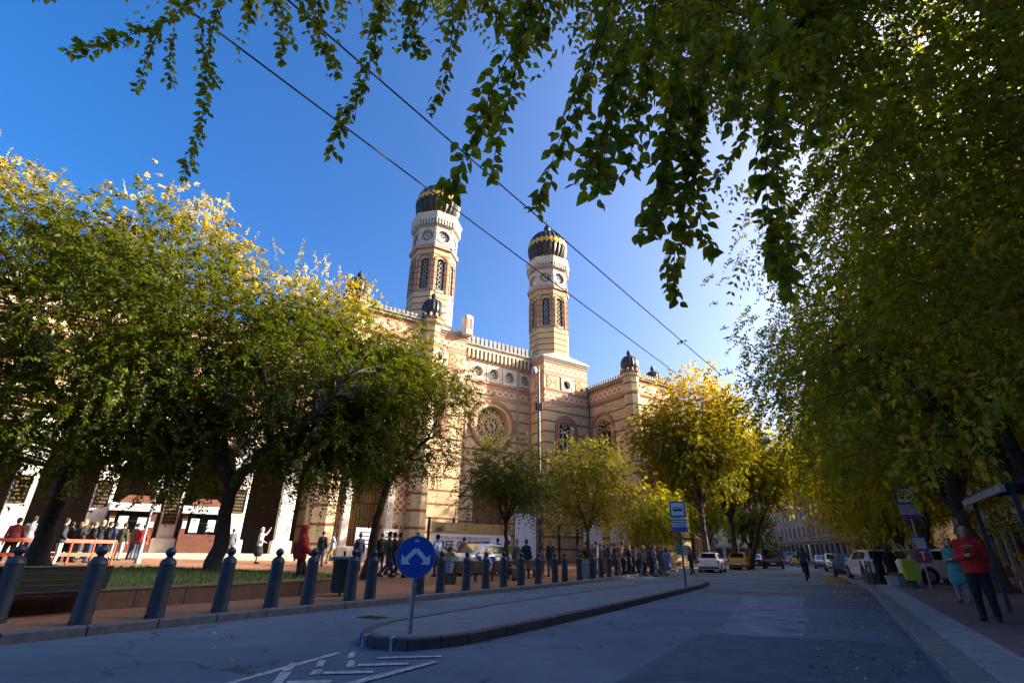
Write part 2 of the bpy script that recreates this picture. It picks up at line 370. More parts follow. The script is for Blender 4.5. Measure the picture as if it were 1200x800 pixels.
# road patch, markings
def sheet(name, pix, mat, z, kind='structure', parent=None):
    m_ = MB(); m_.add([(*G(u, v, z)[:2], z) for u, v in pix], [tuple(range(len(pix)))])
    o = build(m_, name, mat, parent)
    if not parent: tag(o, kind=kind)
    if o.data.polygons[0].normal.z < 0: o.data.flip_normals()
    return o
sheet('asphalt_patch', [(838, 740), (851, 727), (862, 712), (872, 700), (905, 697), (944, 698), (940, 712), (948, 726), (941, 744), (900, 746), (866, 743)], ASPH2, .004)
sheet('asphalt_patch', [(720, 800), (820, 742), (1030, 752), (1062, 800)], M('fresh_asphalt', (.045, .085, .12), .8, var=.4, scale=3, bump=.5, world=True), .0035)
sheet('asphalt_seam', [(820, 691), (1032, 695), (1034, 698), (822, 694)], M('tar_seam', (.02, .02, .022), .55, var=.2), .005)
marks = [[(244, 805), (257, 805), (400, 764.5), (394, 763.5)], [(300, 836), (330, 836), (371, 782), (398, 776), (401, 769), (384, 771)][0:0] or [(318, 800), (330, 800), (342, 786), (330, 786)],
         [(330, 785), (341, 785), (350, 776), (340, 776)], [(362, 790), (374, 789), (378, 783), (368, 784)], [(369, 781), (378, 780), (382, 773), (374, 773)], [(405, 781), (415, 781), (416, 773), (409, 773)], [(406, 771), (415, 770), (416, 763), (410, 764)],
         [(335, 800), (388, 799), (389, 796), (337, 797)], [(376, 789), (437, 788), (438, 785), (378, 786)], [(418, 780), (478, 778), (479, 775.5), (421, 777)], [(443, 771), (518, 769), (518, 767.3), (444, 769)],
         [(378, 806), (399, 806), (514, 775), (509, 773.4)]]
first = None
for i, pz in enumerate(marks):
    o = sheet('lane_marking', pz, WPAINT, .006+.0007*i)
# manhole and drain
mb = MB(); c = G(592, 719); mb.lathe([(.34, 0), (.34, .006), (.0, .006)], 28, (c[0], c[1], .0)); tag(build(mb, 'manhole_cover', M('cast_iron', (.03, .03, .033), .5, .6, scale=20, bump=.4)), 'round cast iron manhole cover in the lane beside the traffic island', 'manhole cover')
c = G(437, 723); mb = MB(); mb.box(-.28, .28, -.2, .2, 0, .007)
for i in range(7): mb.box(-.24+i*.07, -.2+i*.07, -.16, .16, .007, .013)
tag(build(mb, 'drain_grate', MATS['cast_iron'], None, False, (c[0], c[1], 0), STREET_ROT), 'iron drain grate in the gutter below the left kerb', 'drain')
# lawn bed
lawn = [(-14, -12.6), (9.6, -12.55), (11.2, -12.9), (12.1, -13.8), (12.3, -15), (11.6, -16.5), (9.5, -20.5), (-14, -22.5)]
def lawnz(r): return .46+.02*(-12.6-r)
mb = MB(); vs = [(*SR(s_, r_)[:2], lawnz(r_)) for s_, r_ in lawn]; cc = (*SR(3, -16)[:2], lawnz(-16)+.06); vs.append(cc); n = len(lawn)
mb.add(vs, [(i, (i+1) % n, n) for i in range(n)]); lo = build(mb, 'lawn', GRASSM); tag(lo, kind='structure')
if lo.data.polygons[0].normal.z < 0: lo.data.flip_normals()
def lawn_h(p):
    s_, r_ = toSR(p); return lawnz(r_)
BRN = M('wall_brown_stone', (.11, .06, .04), .8, var=.3, scale=6, bump=.3, world=True)
wl = [np.array(SR(*q)[:2]) for q in lawn]
root = empty('lawn_wall', SR(0, -12.6, .1), 0, 'low brown stone wall holding the raised lawn behind the bollards', 'low wall')
base = np.array(SR(0, -12.6)[:2])
pts = []
for i in range(6):
    a, b = wl[i], wl[i+1]; n = max(1, int(np.linalg.norm(b-a)/.95))
    for j in range(n): pts.append((a+(b-a)*j/n, a+(b-a)*(j+1)/n))
for a, b in pts:
    t = (b-a)/np.linalg.norm(b-a); nn = np.array([t[1], -t[0]]); a2 = a+t*.006-base; b2 = b-t*.006-base; h = lawnz(toSR(a)[1])+.03; m_ = MB()
    pr = [(-.12, -.02), (-.12, h-.13), (.1, h-.13), (.1, -.02)]
    m_.add([(*(p+nn*q), z) for p in (a2, b2) for q, z in pr], [(3, 2, 1, 0), (4, 5, 6, 7)]+[(k_, 4+k_, 4+(k_+1) % 4, (k_+1) % 4) for k_ in range(4)]); m_.f = [f[::-1] for f in m_.f]
    build(m_, 'wall_stone', BRN, root)
    m_ = MB(); pr = [(-.16, h-.128), (-.16, h-.09), (.12, h-.09), (.12, h-.128)]
    m_.add([(*(p+nn*q), z) for p in (a2, b2) for q, z in pr], [(3, 2, 1, 0), (4, 5, 6, 7)]+[(k_, 4+k_, 4+(k_+1) % 4, (k_+1) % 4) for k_ in range(4)]); m_.f = [f[::-1] for f in m_.f]
    build(m_, 'coping', M('coping_stone', (.17, .12, .075), .8, world=True), root)
# grass blades (uncountable)
N = 15000; s_ = rng.uniform(-6, 12.2, N); r_ = rng.uniform(-22, -12.7, N)
def inpoly(s, r):
    ins = np.zeros(len(s), bool); n = len(lawn)
    for i in range(n):
        (a, b), (c, d) = lawn[i], lawn[(i+1) % n]; cnd = ((b > r) != (d > r)) & (s < (c-a)*(r-b)/(d-b+1e-12)+a); ins ^= cnd
    return ins
k = inpoly(s_, r_); s_, r_ = s_[k], r_[k]; p = np.outer(s_, ES)+np.outer(r_, ER); z = .46+.02*(-12.6-r_); n = len(z)
h = rng.uniform(.06, .14, n); a = rng.uniform(0, 6.28, n); wv = np.stack([np.cos(a), np.sin(a)], 1)*.018; ln = rng.normal(0, .04, (n, 2))
V = np.zeros((n, 3, 3)); V[:, 0, :2] = p-wv; V[:, 1, :2] = p+wv; V[:, 2, :2] = p+ln; V[:, :2, 2] = (z-.01)[:, None]; V[:, 2, 2] = z+h
me = D.meshes.new('grass'); me.from_pydata(V.reshape(-1, 3).tolist(), [], np.arange(3*n).reshape(-1, 3).tolist()); me.materials.append(M('grass_blade', (.13, .18, .025), .7, var=.4, scale=1.5, world=True))
tag(link('grass', me), 'short green grass covering the raised lawn', 'grass', kind='stuff')
# ================================================================ synagogue
SM = (-2.294, 54.598); SROT = R(32.485)
TAN = (.54, .43, .255); RED = (.24, .095, .055); STONE = (.55, .50, .43)
def m_stripes(name, period, thick, z0=0., tan=TAN, red=RED):
    m, nt, bs = _new(name); co = nd(nt, 'TexCoord').outputs['Object']; sp = nd(nt, 'SeparateXYZ'); nt.links.new(co, sp.inputs[0])
    wob = noisef(nt, 1.7, 3, .5, co); z = mth(nt, 'ADD', sp.outputs[2], mth(nt, 'MULTIPLY', wob, .03))
    f = mth(nt, 'FRACT', mth(nt, 'DIVIDE', mth(nt, 'SUBTRACT', z, z0), period)); s = mth(nt, 'LESS_THAN', f, thick/period)
    n1 = noisef(nt, .5, 5, .65, co); n2 = noisef(nt, 9, 4, .7, co)
    mp = nd(nt, 'Combxyz') if False else nd(nt, 'CombineXYZ'); nt.links.new(mth(nt, 'ADD', sp.outputs[0], sp.outputs[1]), mp.inputs[0]); nt.links.new(sp.outputs[2], mp.inputs[1])
    b = nd(nt, 'TexBrick'); b.inputs['Scale'].default_value = 3.4; b.inputs['Mortar Size'].default_value = .012; nt.links.new(mp.outputs[0], b.inputs['Vector'])
    b.inputs['Color1'].default_value = (.86, .86, .86, 1); b.inputs['Color2'].default_value = (1.08, 1.05, 1.0, 1); b.inputs['Mortar'].default_value = (.72, .72, .72, 1)
    tn = ramp(nt, n1, [(.3, [x*.74 for x in tan]), (.55, tan), (.75, [x*1.16 for x in tan])])
    c = mixc(nt, s, tn, red)
    mx = nd(nt, 'Mix'); mx.data_type = 'RGBA'; mx.blend_type = 'MULTIPLY'; mx.inputs[0].default_value = 1; nt.links.new(c, mx.inputs[6]); nt.links.new(b.outputs[0], mx.inputs[7])
    h = nd(nt, 'HueSaturation'); nt.links.new(mx.outputs[2], h.inputs['Color']); nt.links.new(mth(nt, 'ADD', mth(nt, 'MULTIPLY', n2, .5), .75), h.inputs['Value'])
    cb = nd(nt, 'CombineXYZ'); nt.links.new(mth(nt, 'MULTIPLY', mth(nt, 'ADD', sp.outputs[0], sp.outputs[1]), 2.2), cb.inputs[0]); nt.links.new(mth(nt, 'MULTIPLY', sp.outputs[2], .22), cb.inputs[1])
    sk = noisef(nt, 1.3, 5, .7, cb.outputs[0]); soot = mixc(nt, mth(nt, 'MULTIPLY', mth(nt, 'SMOOTH_MIN', mth(nt, 'MAXIMUM', mth(nt, 'MULTIPLY', mth(nt, 'SUBTRACT', sk, .52), 4.5), 0), 1, .2), .45), h.outputs[0], (.13, .105, .08))
    nt.links.new(soot, bs.inputs['Base Color']); bs.inputs['Roughness'].default_value = .85; bs.inputs['Specular IOR Level'].default_value = .2
    bumpn(nt, bs, mth(nt, 'ADD', n2, b.outputs['Fac']), .3, .02); MATS[name] = m; return m
def m_diaper(name, p, zc, ring=True, bgc=(.37, .195, .115), fg=(.56, .46, .32), core=(.36, .15, .08), zper=False):
    """interlaced ring and lozenge brick pattern"""
    m, nt, bs = _new(name); co = nd(nt, 'TexCoord').outputs['Object']; sp = nd(nt, 'SeparateXYZ'); nt.links.new(co, sp.inputs[0])
    u = mth(nt, 'ADD', sp.outputs[0], sp.outputs[1]); du = mth(nt, 'SUBTRACT', mth(nt, 'FRACT', mth(nt, 'DIVIDE', u, p)), .5)
    zz = mth(nt, 'DIVIDE', mth(nt, 'SUBTRACT', sp.outputs[2], zc), p)
    dv = mth(nt, 'SUBTRACT', mth(nt, 'FRACT', mth(nt, 'ADD', zz, .5)), .5) if zper else zz
    au = mth(nt, 'ABSOLUTE', du); av = mth(nt, 'ABSOLUTE', dv)
    l1 = mth(nt, 'ADD', au, av); l2 = mth(nt, 'SQRT', mth(nt, 'ADD', mth(nt, 'MULTIPLY', au, au), mth(nt, 'MULTIPLY', av, av)))
    rg = mth(nt, 'LESS_THAN', mth(nt, 'ABSOLUTE', mth(nt, 'SUBTRACT', l2 if ring else l1, .40)), .105)
    dm = mth(nt, 'LESS_THAN', l1, .19)
    c = mixc(nt, dm, mixc(nt, rg, bgc, fg), core)
    n1 = noisef(nt, 3, 4, .6, co); h = nd(nt, 'HueSaturation'); nt.links.new(c, h.inputs['Color']); nt.links.new(mth(nt, 'ADD', mth(nt, 'MULTIPLY', n1, .8), .6), h.inputs['Value'])
    nt.links.new(h.outputs[0], bs.inputs['Base Color']); bs.inputs['Roughness'].default_value = .85
    bumpn(nt, bs, mth(nt, 'ADD', rg, dm), .4, .04); MATS[name] = m; return m
STR = m_stripes('striped_brick', 1.22, .20, .3); STRF = m_stripes('striped_brick_fine', .78, .15, .2)
BAND = m_diaper('ring_brick_band', .78, 18.0); BANDT = m_diaper('ring_brick_band_upper', .78, 21.45); BANDW = m_diaper('wing_brick_band', .8, 18.55)
LOZ = m_diaper('lozenge_brick', 1.55, 19.7, False, (.50, .36, .19), (.36, .13, .07), (.40, .15, .07))
OCTB = m_diaper('medallion_brick', .52, 3.0, True, (.28, .09, .045), (.50, .36, .22), (.30, .10, .05), True)
STN = M('pale_limestone', STONE, .8, var=.22, scale=2.2, bump=.25); STND = M('weathered_stone', (.27, .25, .225), .85, var=.3, scale=2.5, bump=.3)
PINK = M('rose_brick', (.40, .255, .185), .85, var=.22, scale=3, bump=.2); REDB = M('red_brick_moulding', (.28, .135, .085), .85, var=.2, scale=4, bump=.2)
DOME = M('dark_copper_dome', (.028, .025, .023), .45, .2, var=.4, scale=1.6, bump=.15); GOLD = M('gilded_copper', (.80, .44, .05), .5, .25, var=.2, scale=4)
SGL = glassm('dark_leaded_glass', (.018, .02, .026), .12); DARK = M('dark_interior', (.02, .014, .01), .9)
WSTN = M('white_stone_pier', (.66, .61, .53), .75, var=.16, scale=1.8, bump=.15)
CLK = M('clock_white', (.62, .60, .55), .6, var=.1); BLK = M('black_iron', (.012, .012, .014), .45, .4, var=.2)
def FACE(cx, cy, th, a):
    n = (math.cos(th), math.sin(th)); t = (-n[1], n[0])
    return lambda u, v, d: (cx+n[0]*(a-d)+t[0]*u, cy+n[1]*(a-d)+t[1]*u, v)
FR = -math.pi/2
syn = empty('synagogue', (SM[0], SM[1], 0), SROT, 'striped tan and red brick synagogue with two octagonal onion domed towers', 'synagogue')
def merlons(P, u0, u1, z, n, wd, h, th, name, parent, mat=STND):
    m_ = MB(); p = (u1-u0)/n
    for i in range(n):
        c = u0+p*(i+.5); pol = [(c-wd/2, z), (c+wd/2, z), (c+wd/2, z+h*.55), (c+wd*.62, z+h*.62), (c+wd*.5, z+h*.88), (c, z+h), (c-wd*.5, z+h*.88), (c-wd*.62, z+h*.62), (c-wd/2, z+h*.55)]
        m_.prism(pol, P, 0, th)
    return tag(build(m_, name, mat, parent), kind='stuff')
def corbels(P, u0, u1, z0, z1, n, out, name, parent, mat=STN):
    m_ = MB(); p = (u1-u0)/n
    for i in range(n+1):
        c = u0+p*i; w_ = p*.21
        if i in (0, n): w_ *= .6
        m_.prism([(c-w_, z0+(z1-z0)*.18), (c, z0), (c+w_, z0+(z1-z0)*.18), (c+w_, z1-.2), (c-w_, z1-.2)], P, -out, .02)
        if i < n:
            ol = [(c, z1)]+[(c+p, z1)]+[(c+p-w_, z1-.42)]+[(c+p/2+(p/2-w_)*math.cos(math.pi*k/6), z1-.42+(p/2-w_)*1.1*math.sin(math.pi*k/6)) for k in range(7)]+[(c+w_, z1-.42)]
            m_.prism(ol, P, -out*.98, -.02)
    return tag(build(m_, name, mat, parent), kind='stuff')
def roundel(P, cx, cz, hw, hole, parent, name='roundel_panel', seed=0):
    m_ = MB(); m_.mat(0); P2 = lambda u, v, d: P(u, v, d-.08)
    m_.panel_hole(P2, cx-hw, cx+hw, cz-hw, cz+hw, circ(cx, cz, hole, 20), (cx, cz), .5)
    for a, b in (((cx-hw, cz-hw), (cx+hw, cz-hw)), ((cx+hw, cz-hw), (cx+hw, cz+hw)), ((cx+hw, cz+hw), (cx-hw, cz+hw)), ((cx-hw, cz+hw), (cx-hw, cz-hw))):
        m_.add([P2(*a, 0), P2(*b, 0), P2(*b, .1), P2(*a, .1)], [(0, 1, 2, 3)])
    m_.ring2(P2, circ(cx, cz, hole*1.22, 20), circ(cx, cz, hole*1.0, 20), -.05, .0)
    m_.ring2(P2, rect(cx-hw*.97, cx+hw*.97, cz-hw*.97, cz+hw*.97), rect(cx-hw*.86, cx+hw*.86, cz-hw*.86, cz+hw*.86), -.04, 0)
    o = build(m_, name, STN, parent)
    g = MB(); g.add([P(u, v, .38) for u, v in circ(cx, cz, hole*1.01, 20)], [tuple(range(20))]); return o, g
def rosette(P, cx, cz, r, parent, d=.22, petals=8):
    t = MB(); t.ring2(P, circ(cx, cz, r*.34, 16), circ(cx, cz, r*.2, 16), d, d+.1)
    for k in range(petals):
        a = 2*math.pi*k/petals; t.ring2(P, circ(cx+r*.66*math.cos(a), cz+r*.66*math.sin(a), r*.3, 10), circ(cx+r*.66*math.cos(a), cz+r*.66*math.sin(a), r*.2, 10), d, d+.1)
    return build(t, 'tracery', STN, parent)
# ---- central facade
P = FACE(0, 0, FR, .5); W_ = 5.15
mb = MB(); mb.mat(0)
mb.panel_hole(P, -W_, W_, .2, 11.2, arch(0, 2.1, .2, 6.6), (0, 4), 1.2)
mb.panel_hole(P, -W_, W_, 11.2, 17.3, circ(0, 14.2, 2.15, 40), (0, 14.2), .7)
mb.mat(1).quad(P, -W_, W_, 17.3, 18.95); mb.mat(2)
for xa, xb, xc in ((-W_, -3.3, -4.3), (-3.3, -1.06, -2.13), (-1.06, 1.06, 0), (1.06, 3.3, 2.13), (3.3, W_, 4.3)): mb.panel_hole(P, xa, xb, 18.95, 21.4, circ(xc, 20.15, .66, 20), (xc, 20.15), .4)
mb.mat(2); mb.mat(0).quad(P, -W_, W_, 21.4, 23.1, .25)
mb.box(-W_, W_, .2, 3, 22.9, 23.1)
wall = build(mb, 'main_wall', [STR, BAND, PINK], syn)
mb = MB(); mb.box(-2.1, 2.1, .55, .65, .3, 8.7); build(mb, 'portal_door', M('oak_door', (.14, .07, .03), .6, scale=8), syn)
for x in (-4.3, -2.13, 0, 2.13, 4.3):
    o, g = roundel(P, x, 20.15, .84 if abs(x) > 4 else 1.02, .63, syn); build(g, 'pane', SGL, o); rosette(P, x, 20.15, .62, o)
mb = MB()
for x in (-5.0, -3.3, 3.3, 5.0): mb.prism(rect(x-.14, x+.14, 8, 21.4), P, -.1, .0)
mb.prism(rect(-W_, W_, 17.22, 17.36), P, -.09, 0); mb.prism(rect(-W_, W_, 18.9, 19.06), P, -.12, 0); mb.prism(rect(-W_, W_, 21.28, 21.42), P, -.13, 0)
build(mb, 'brick_strips', PINK, syn)
mb = MB(); mb.ring2(P, circ(0, 14.2, 2.85, 48), circ(0, 14.2, 2.5, 48), -.22, 0); rw = build(mb, 'rose_window', REDB, syn, True)
mb = MB(); mb.ring2(P, circ(0, 14.2, 2.5, 48), circ(0, 14.2, 2.13, 48), -.12, .3); build(mb, 'stone_ring', M('ochre_stone', (.46, .33, .17), .8), rw, True)
mb = MB(); mb.add([P(u, v, .55) for u, v in circ(0, 14.2, 2.14, 40)], [tuple(range(40))]); build(mb, 'pane', M('rose_glass', (.10, .11, .13), .15, var=.3, scale=3), rw)
t = MB(); c0 = (0, 14.2); t.ring2(P, circ(*c0, .42, 20), circ(*c0, .30, 20), .32, .5); t.ring2(P, circ(*c0, 1.18, 32), circ(*c0, 1.06, 32), .32, .5); t.ring2(P, circ(*c0, 2.14, 40), circ(*c0, 2.0, 40), .3, .5)
for k in range(10):
    a = 2*math.pi*k/10; cx, cz = .74*math.cos(a), 14.2+.74*math.sin(a); t.ring2(P, circ(cx, cz, .29, 12), circ(cx, cz, .2, 12), .34, .5)
for k in range(14):
    a = 2*math.pi*(k+.5)/14; cx, cz = 1.6*math.cos(a), 14.2+1.6*math.sin(a); t.ring2(P, circ(cx, cz, .39, 14), circ(cx, cz, .28, 14), .34, .5)
    t.prism([(q*math.cos(a+d_), 14.2+q*math.sin(a+d_)) for q, d_ in ((1.15, -.03), (2.02, -.02), (2.02, .02), (1.15, .03))], P, .36, .48)
build(t, 'tracery', M('ochre_tracery', (.50, .36, .18), .8), rw)
corbels(P, -W_, W_, 21.45, 22.85, 19, .42, 'corbel_row', syn, M('cream_corbel_stone', (.52, .44, .32), .8, var=.2))
mb = MB(); mb.prism(rect(-W_, W_, 22.85, 23.0), P, -.5, .3); mb.prism(rect(-W_, W_, 23.0, 23.16), P, -.62, .3); build(mb, 'cornice', STND, syn)
P6 = FACE(0, 0, FR, 1.05); merlons(P6, -W_, W_, 23.16, 18, .33, .95, .28, 'merlon_row', syn)
# ---- towers
OA = 2.42
def dome_mesh(r, z0, h, n, nr, c):
    pr = [(.66, 0), (.80, .07), (.92, .17), (.985, .29), (1.0, .42), (.98, .54), (.92, .66), (.81, .78), (.64, .885), (.42, .955), (.17, 1.0), (.1, 1.03)]
    m_ = MB(); m_.lathe([(r*a/1.06, z0+h*b) for a, b in pr], n, c, .075, nr); return m_
def finial(m_, c, z, k):
    m_.lathe([(.12*k, z-.1*k), (.1*k, z+.22*k), (.3*k, z+.4*k), (.42*k, z+.72*k), (.34*k, z+1.02*k), (.12*k, z+1.2*k), (.16*k, z+1.3*k), (.05*k, z+1.42*k), (.025*k, z+2.3*k)], 12, c)
clockdone = 0
for sg in (-1, 1):
    cx = 8.43*sg; c = (cx, 0)
    b = MB(); hw = 3.28; Pf = FACE(cx, 0, FR, hw)
    for th in (FR, math.pi, 0, math.pi/2):
        Pk = FACE(cx, 0, th, hw)
        if th == FR: b.mat(0).panel_hole(Pk, -hw, hw, .2, 17.2, arch(-.25, 1.0, 11.4, 14.3), (-.25, 13.6), .5)
        else: b.mat(0).quad(Pk, -hw, hw, .2, 17.2)
        b.mat(1).quad(Pk, -hw, hw, 17.2, 18.8); (b.mat(2).panel_hole(Pk, -hw, hw, 18.8, 20.6, circ(0, 19.7, .58, 20), (0, 19.7), .4) if th in (FR, math.pi) else b.mat(2).quad(Pk, -hw, hw, 18.8, 20.6)); b.mat(3).quad(Pk, -hw, hw, 20.6, 22.3); b.mat(4).quad(Pk, -hw, hw, 22.3, 22.5)
    zc = 22.85; q = 3.55
    # hipped stone cap between block and octagon
    ap = OA*1.0824; ring = [(cx+ap*math.cos(R(22.5+45*k)), ap*math.sin(R(22.5+45*k)), 23.9) for k in range(8)]
    sq = [(cx+q, q, zc), (cx-q, q, zc), (cx-q, -q, zc), (cx+q, -q, zc)]
    b.mat(4); vs = ring+sq; fs = [(0, 8, 1), (2, 9, 3), (4, 10, 5), (6, 11, 7), (1, 8, 9, 2), (3, 9, 10, 4), (5, 10, 11, 6), (7, 11, 8, 0)]
    b.add(vs, fs)
    b.mat(5)
    for k in range(8):
        Pk = FACE(cx, 0, R(45*k), OA); hf = OA*math.tan(R(22.5))
        b.mat(5).quad(Pk, -hf, hf, 22.8, 26.9)
        b.panel_hole(Pk, -hf, hf, 26.9, 33.0, arch(0, .5, 27.5, 31.3), (0, 29.8), .4)
        b.mat(4).panel_hole(Pk, -hf, hf, 33.5, 36.0, circ(0, 34.75, .78, 20), (0, 34.75), .25)
        b.quad(Pk, -hf, hf, 36.0, 37.3, .02)
    tw = build(b, 'tower', [STR, BAND, M('ochre_brick', TAN, .85, var=.2), BANDT, STN, STRF], syn)
    mb = MB()
    for th in (FR, math.pi, 0):
        Pk = FACE(cx, 0, th, hw)
        for z in (17.15, 18.74, 20.52, 22.2): mb.prism(rect(-hw-.07, hw+.07, z, z+.14), Pk, -.07, .0)
    build(mb, 'string_course', PINK, tw)
    mb = MB(); mb.box(cx-q+.1, cx+q-.1, -q+.1, q-.1, 22.42, 22.62); mb.box(cx-q, cx+q, -q, q, 22.62, 22.84); build(mb, 'block_cornice', STND, tw)
    for th in (FR, math.pi):
        Pk = FACE(cx, 0, th, hw); o, g = roundel(Pk, 0, 19.7, .84, .55, tw, 'roundel_panel'); build(g, 'pane', SGL, o); 
        m_ = MB()
        for x in (-2.15, 2.15): m_.prism(rect(x-.78, x+.78, 18.95, 20.45), Pk, -.05, 0)
        tag(build(m_, 'lozenge_panel', LOZ, tw), kind='stuff')
    # block window
    m_ = MB(); A = arch(-.25, 1.62, 11.4, 14.3); B_ = arch(-.25, 1.18, 11.4, 14.3); m_.strip2(Pf, A, B_, -.16, 0); wn = build(m_, 'arched_window', REDB, tw)
    m_ = MB(); m_.add([Pf(u, v, .42) for u, v in arch(-.25, 1.0, 11.4, 14.3)], [tuple(range(len(arch(0, 1, 0, 1))))]); build(m_, 'pane', SGL, wn)
    m_ = MB(); m_.strip2(Pf, arch(-.25, 1.0, 11.4, 14.3), arch(-.25, .88, 11.4, 14.3), .2, .38)
    for x in (-.82, -.25, .32): m_.ring2(Pf, circ(x*.98-.0, 14.1 if x != -.25 else 14.75, .3, 12), circ(x*.98, 14.1 if x != -.25 else 14.75, .2, 12), .24, .36)
    for x in (-.55, .05): m_.prism(rect(x-.07, x+.07, 11.4, 13.8), Pf, .24, .36)
    build(m_, 'tracery', STN, wn)
    # octagon details
    arcs = MB(); til = MB(); tra = MB(); mould = MB(); mould2 = MB(); clk = 0
    for k in range(8):
        Pk = FACE(cx, 0, R(45*k), OA); hf = OA*math.tan(R(22.5))
        arcs.strip2(Pk, arch(0, .86, 27.5, 31.35), arch(0, .70, 27.5, 31.35), -.09, 0)
        m_ = MB(); m_.add([Pk(u, v, .33) for u, v in arch(0, .5, 27.5, 31.3)], [tuple(range(len(arch(0, 1, 0, 1))))]); ln = build(m_, 'lancet_window', SGL, tw)
        m_ = MB()
        for i in range(6): m_.ring2(Pk, circ(0, 28.25+i*.6, .27, 10), circ(0, 28.25+i*.6, .16, 10), .18, .3)
        m_.prism(rect(-.5, .5, 27.4, 27.78), Pk, -.06, .35)
        build(m_, 'tracery', STND, ln)
        mould.prism([(-hf-.1, 33.0), (hf+.1, 33.0), (hf+.2, 33.24), (hf+.2, 33.5), (-hf-.2, 33.5), (-hf-.2, 33.24)], Pk, -.22, .05)
        mould2.prism([(-hf-.03, 36.0), (hf+.03, 36.0), (hf+.05, 36.12), (-hf-.05, 36.12)], Pk, -.08, .05)
        # clock or rosette disc
        m_ = MB(); m_.add([Pk(u, v, .2) for u, v in circ(0, 34.75, .79, 20)], [tuple(range(20))])
        if k % 2 == 0:
            dsc = build(m_, 'clock_face', CLK, tw); m2 = MB()
            for i in range(12):
                a = 2*math.pi*i/12; m2.prism([(q_*math.cos(a+e_), 34.75+q_*math.sin(a+e_)) for q_, e_ in ((.44, -.06), (.62, -.06), (.62, .06), (.44, .06))], Pk, .17, .2)
            m2.prism([(-.03, 34.7), (.06, 34.7), (.4, 35.05), (.36, 35.09)], Pk, .15, .19); m2.prism([(-.04, 34.72), (.03, 34.76), (-.2, 35.1), (-.26, 35.07)], Pk, .15, .19)
            m2.ring2(Pk, circ(0, 34.75, .68, 24), circ(0, 34.75, .63, 24), .14, .2); build(m2, 'clock_hands', BLK, dsc)
        else:
            dsc = build(m_, 'rosette_opening', SGL, tw); rosette(Pk, 0, 34.75, .76, dsc, .08)
        m2 = MB(); m2.ring2(Pk, circ(0, 34.75, .92, 24), circ(0, 34.75, .78, 24), -.07, .02); m2.ring2(Pk, rect(-.95, .95, 33.62, 35.9), rect(-.88, .88, 33.7, 35.82), -.05, .02); build(m2, 'stone_frame', STN, dsc)
        # corbelled cornice
        Pc = FACE(cx, 0, R(45*k), OA); corbels(Pc, -hf*1.06, hf*1.06, 36.15, 37.25, 6, .34, 'corbel_row', tw, STN)
    build(arcs, 'lancet_arches', REDB, tw); build(mould, 'octagon_moulding', PINK, tw); build(mould2, 'upper_moulding', PINK, tw)
    mb = MB()
    def octr(r, z): return [(cx+r*1.0824*math.cos(R(22.5+45*k)), r*1.0824*math.sin(R(22.5+45*k)), z) for k in range(8)]
    rs = [(2.7, 37.2), (2.76, 37.3), (2.84, 37.55), (2.88, 37.6), (2.88, 37.78), (2.2, 37.95)]; vs = []
    for r_, z in rs: vs += octr(r_, z)
    mb.add(vs, [(i*8+j, i*8+(j+1) % 8, (i+1)*8+(j+1) % 8, (i+1)*8+j) for i in range(len(rs)-1) for j in range(8)]+[tuple(range(7, -1, -1)), tuple(range(40, 48))]); build(mb, 'octagon_cornice', STN, tw)
    mb = MB()
    for i in range(28):
        a = 2*math.pi*i/28; p0 = Vector((cx+2.2*math.cos(a), 2.2*math.sin(a), 37.9)); mb.tube([p0, p0+Vector((0, 0, .35)), p0+Vector((.05*math.cos(a), .05*math.sin(a), .55))], [.13, .16, .03], 6)
    tag(build(mb, 'crest_row', STND, tw), kind='stuff')
    dm = build(dome_mesh(2.72, 38.2, 5.1, 96, 24, (cx, 0, 0)), 'dome', DOME, tw, True, sharp=25)
    g = MB()
    for i in range(24):
        a = 2*math.pi*(i+.5)/24
        def sp(da, f):
            z = 38.2+5.1*f; rr_ = np.interp(f, [.17, .29, .42, .54, .66, .78, .885], [.92, .985, 1.0, .98, .92, .81, .64])*2.72/1.06*1.085; return (cx+rr_*math.cos(a+da), rr_*math.sin(a+da), z)
        g.add([sp(0, .37), sp(.128, .49), sp(0, .61), sp(-.128, .49)], [(0, 1, 2, 3)])
        a += math.pi/24
        g.add([sp(0, .43), sp(.07, .49), sp(0, .55), sp(-.07, .49)], [(0, 1, 2, 3)])
    build(g, 'gold_band', GOLD, dm)
    m_ = MB(); finial(m_, (cx, 0, 0), 43.25, 1.15); build(m_, 'finial', DOME, dm, True)
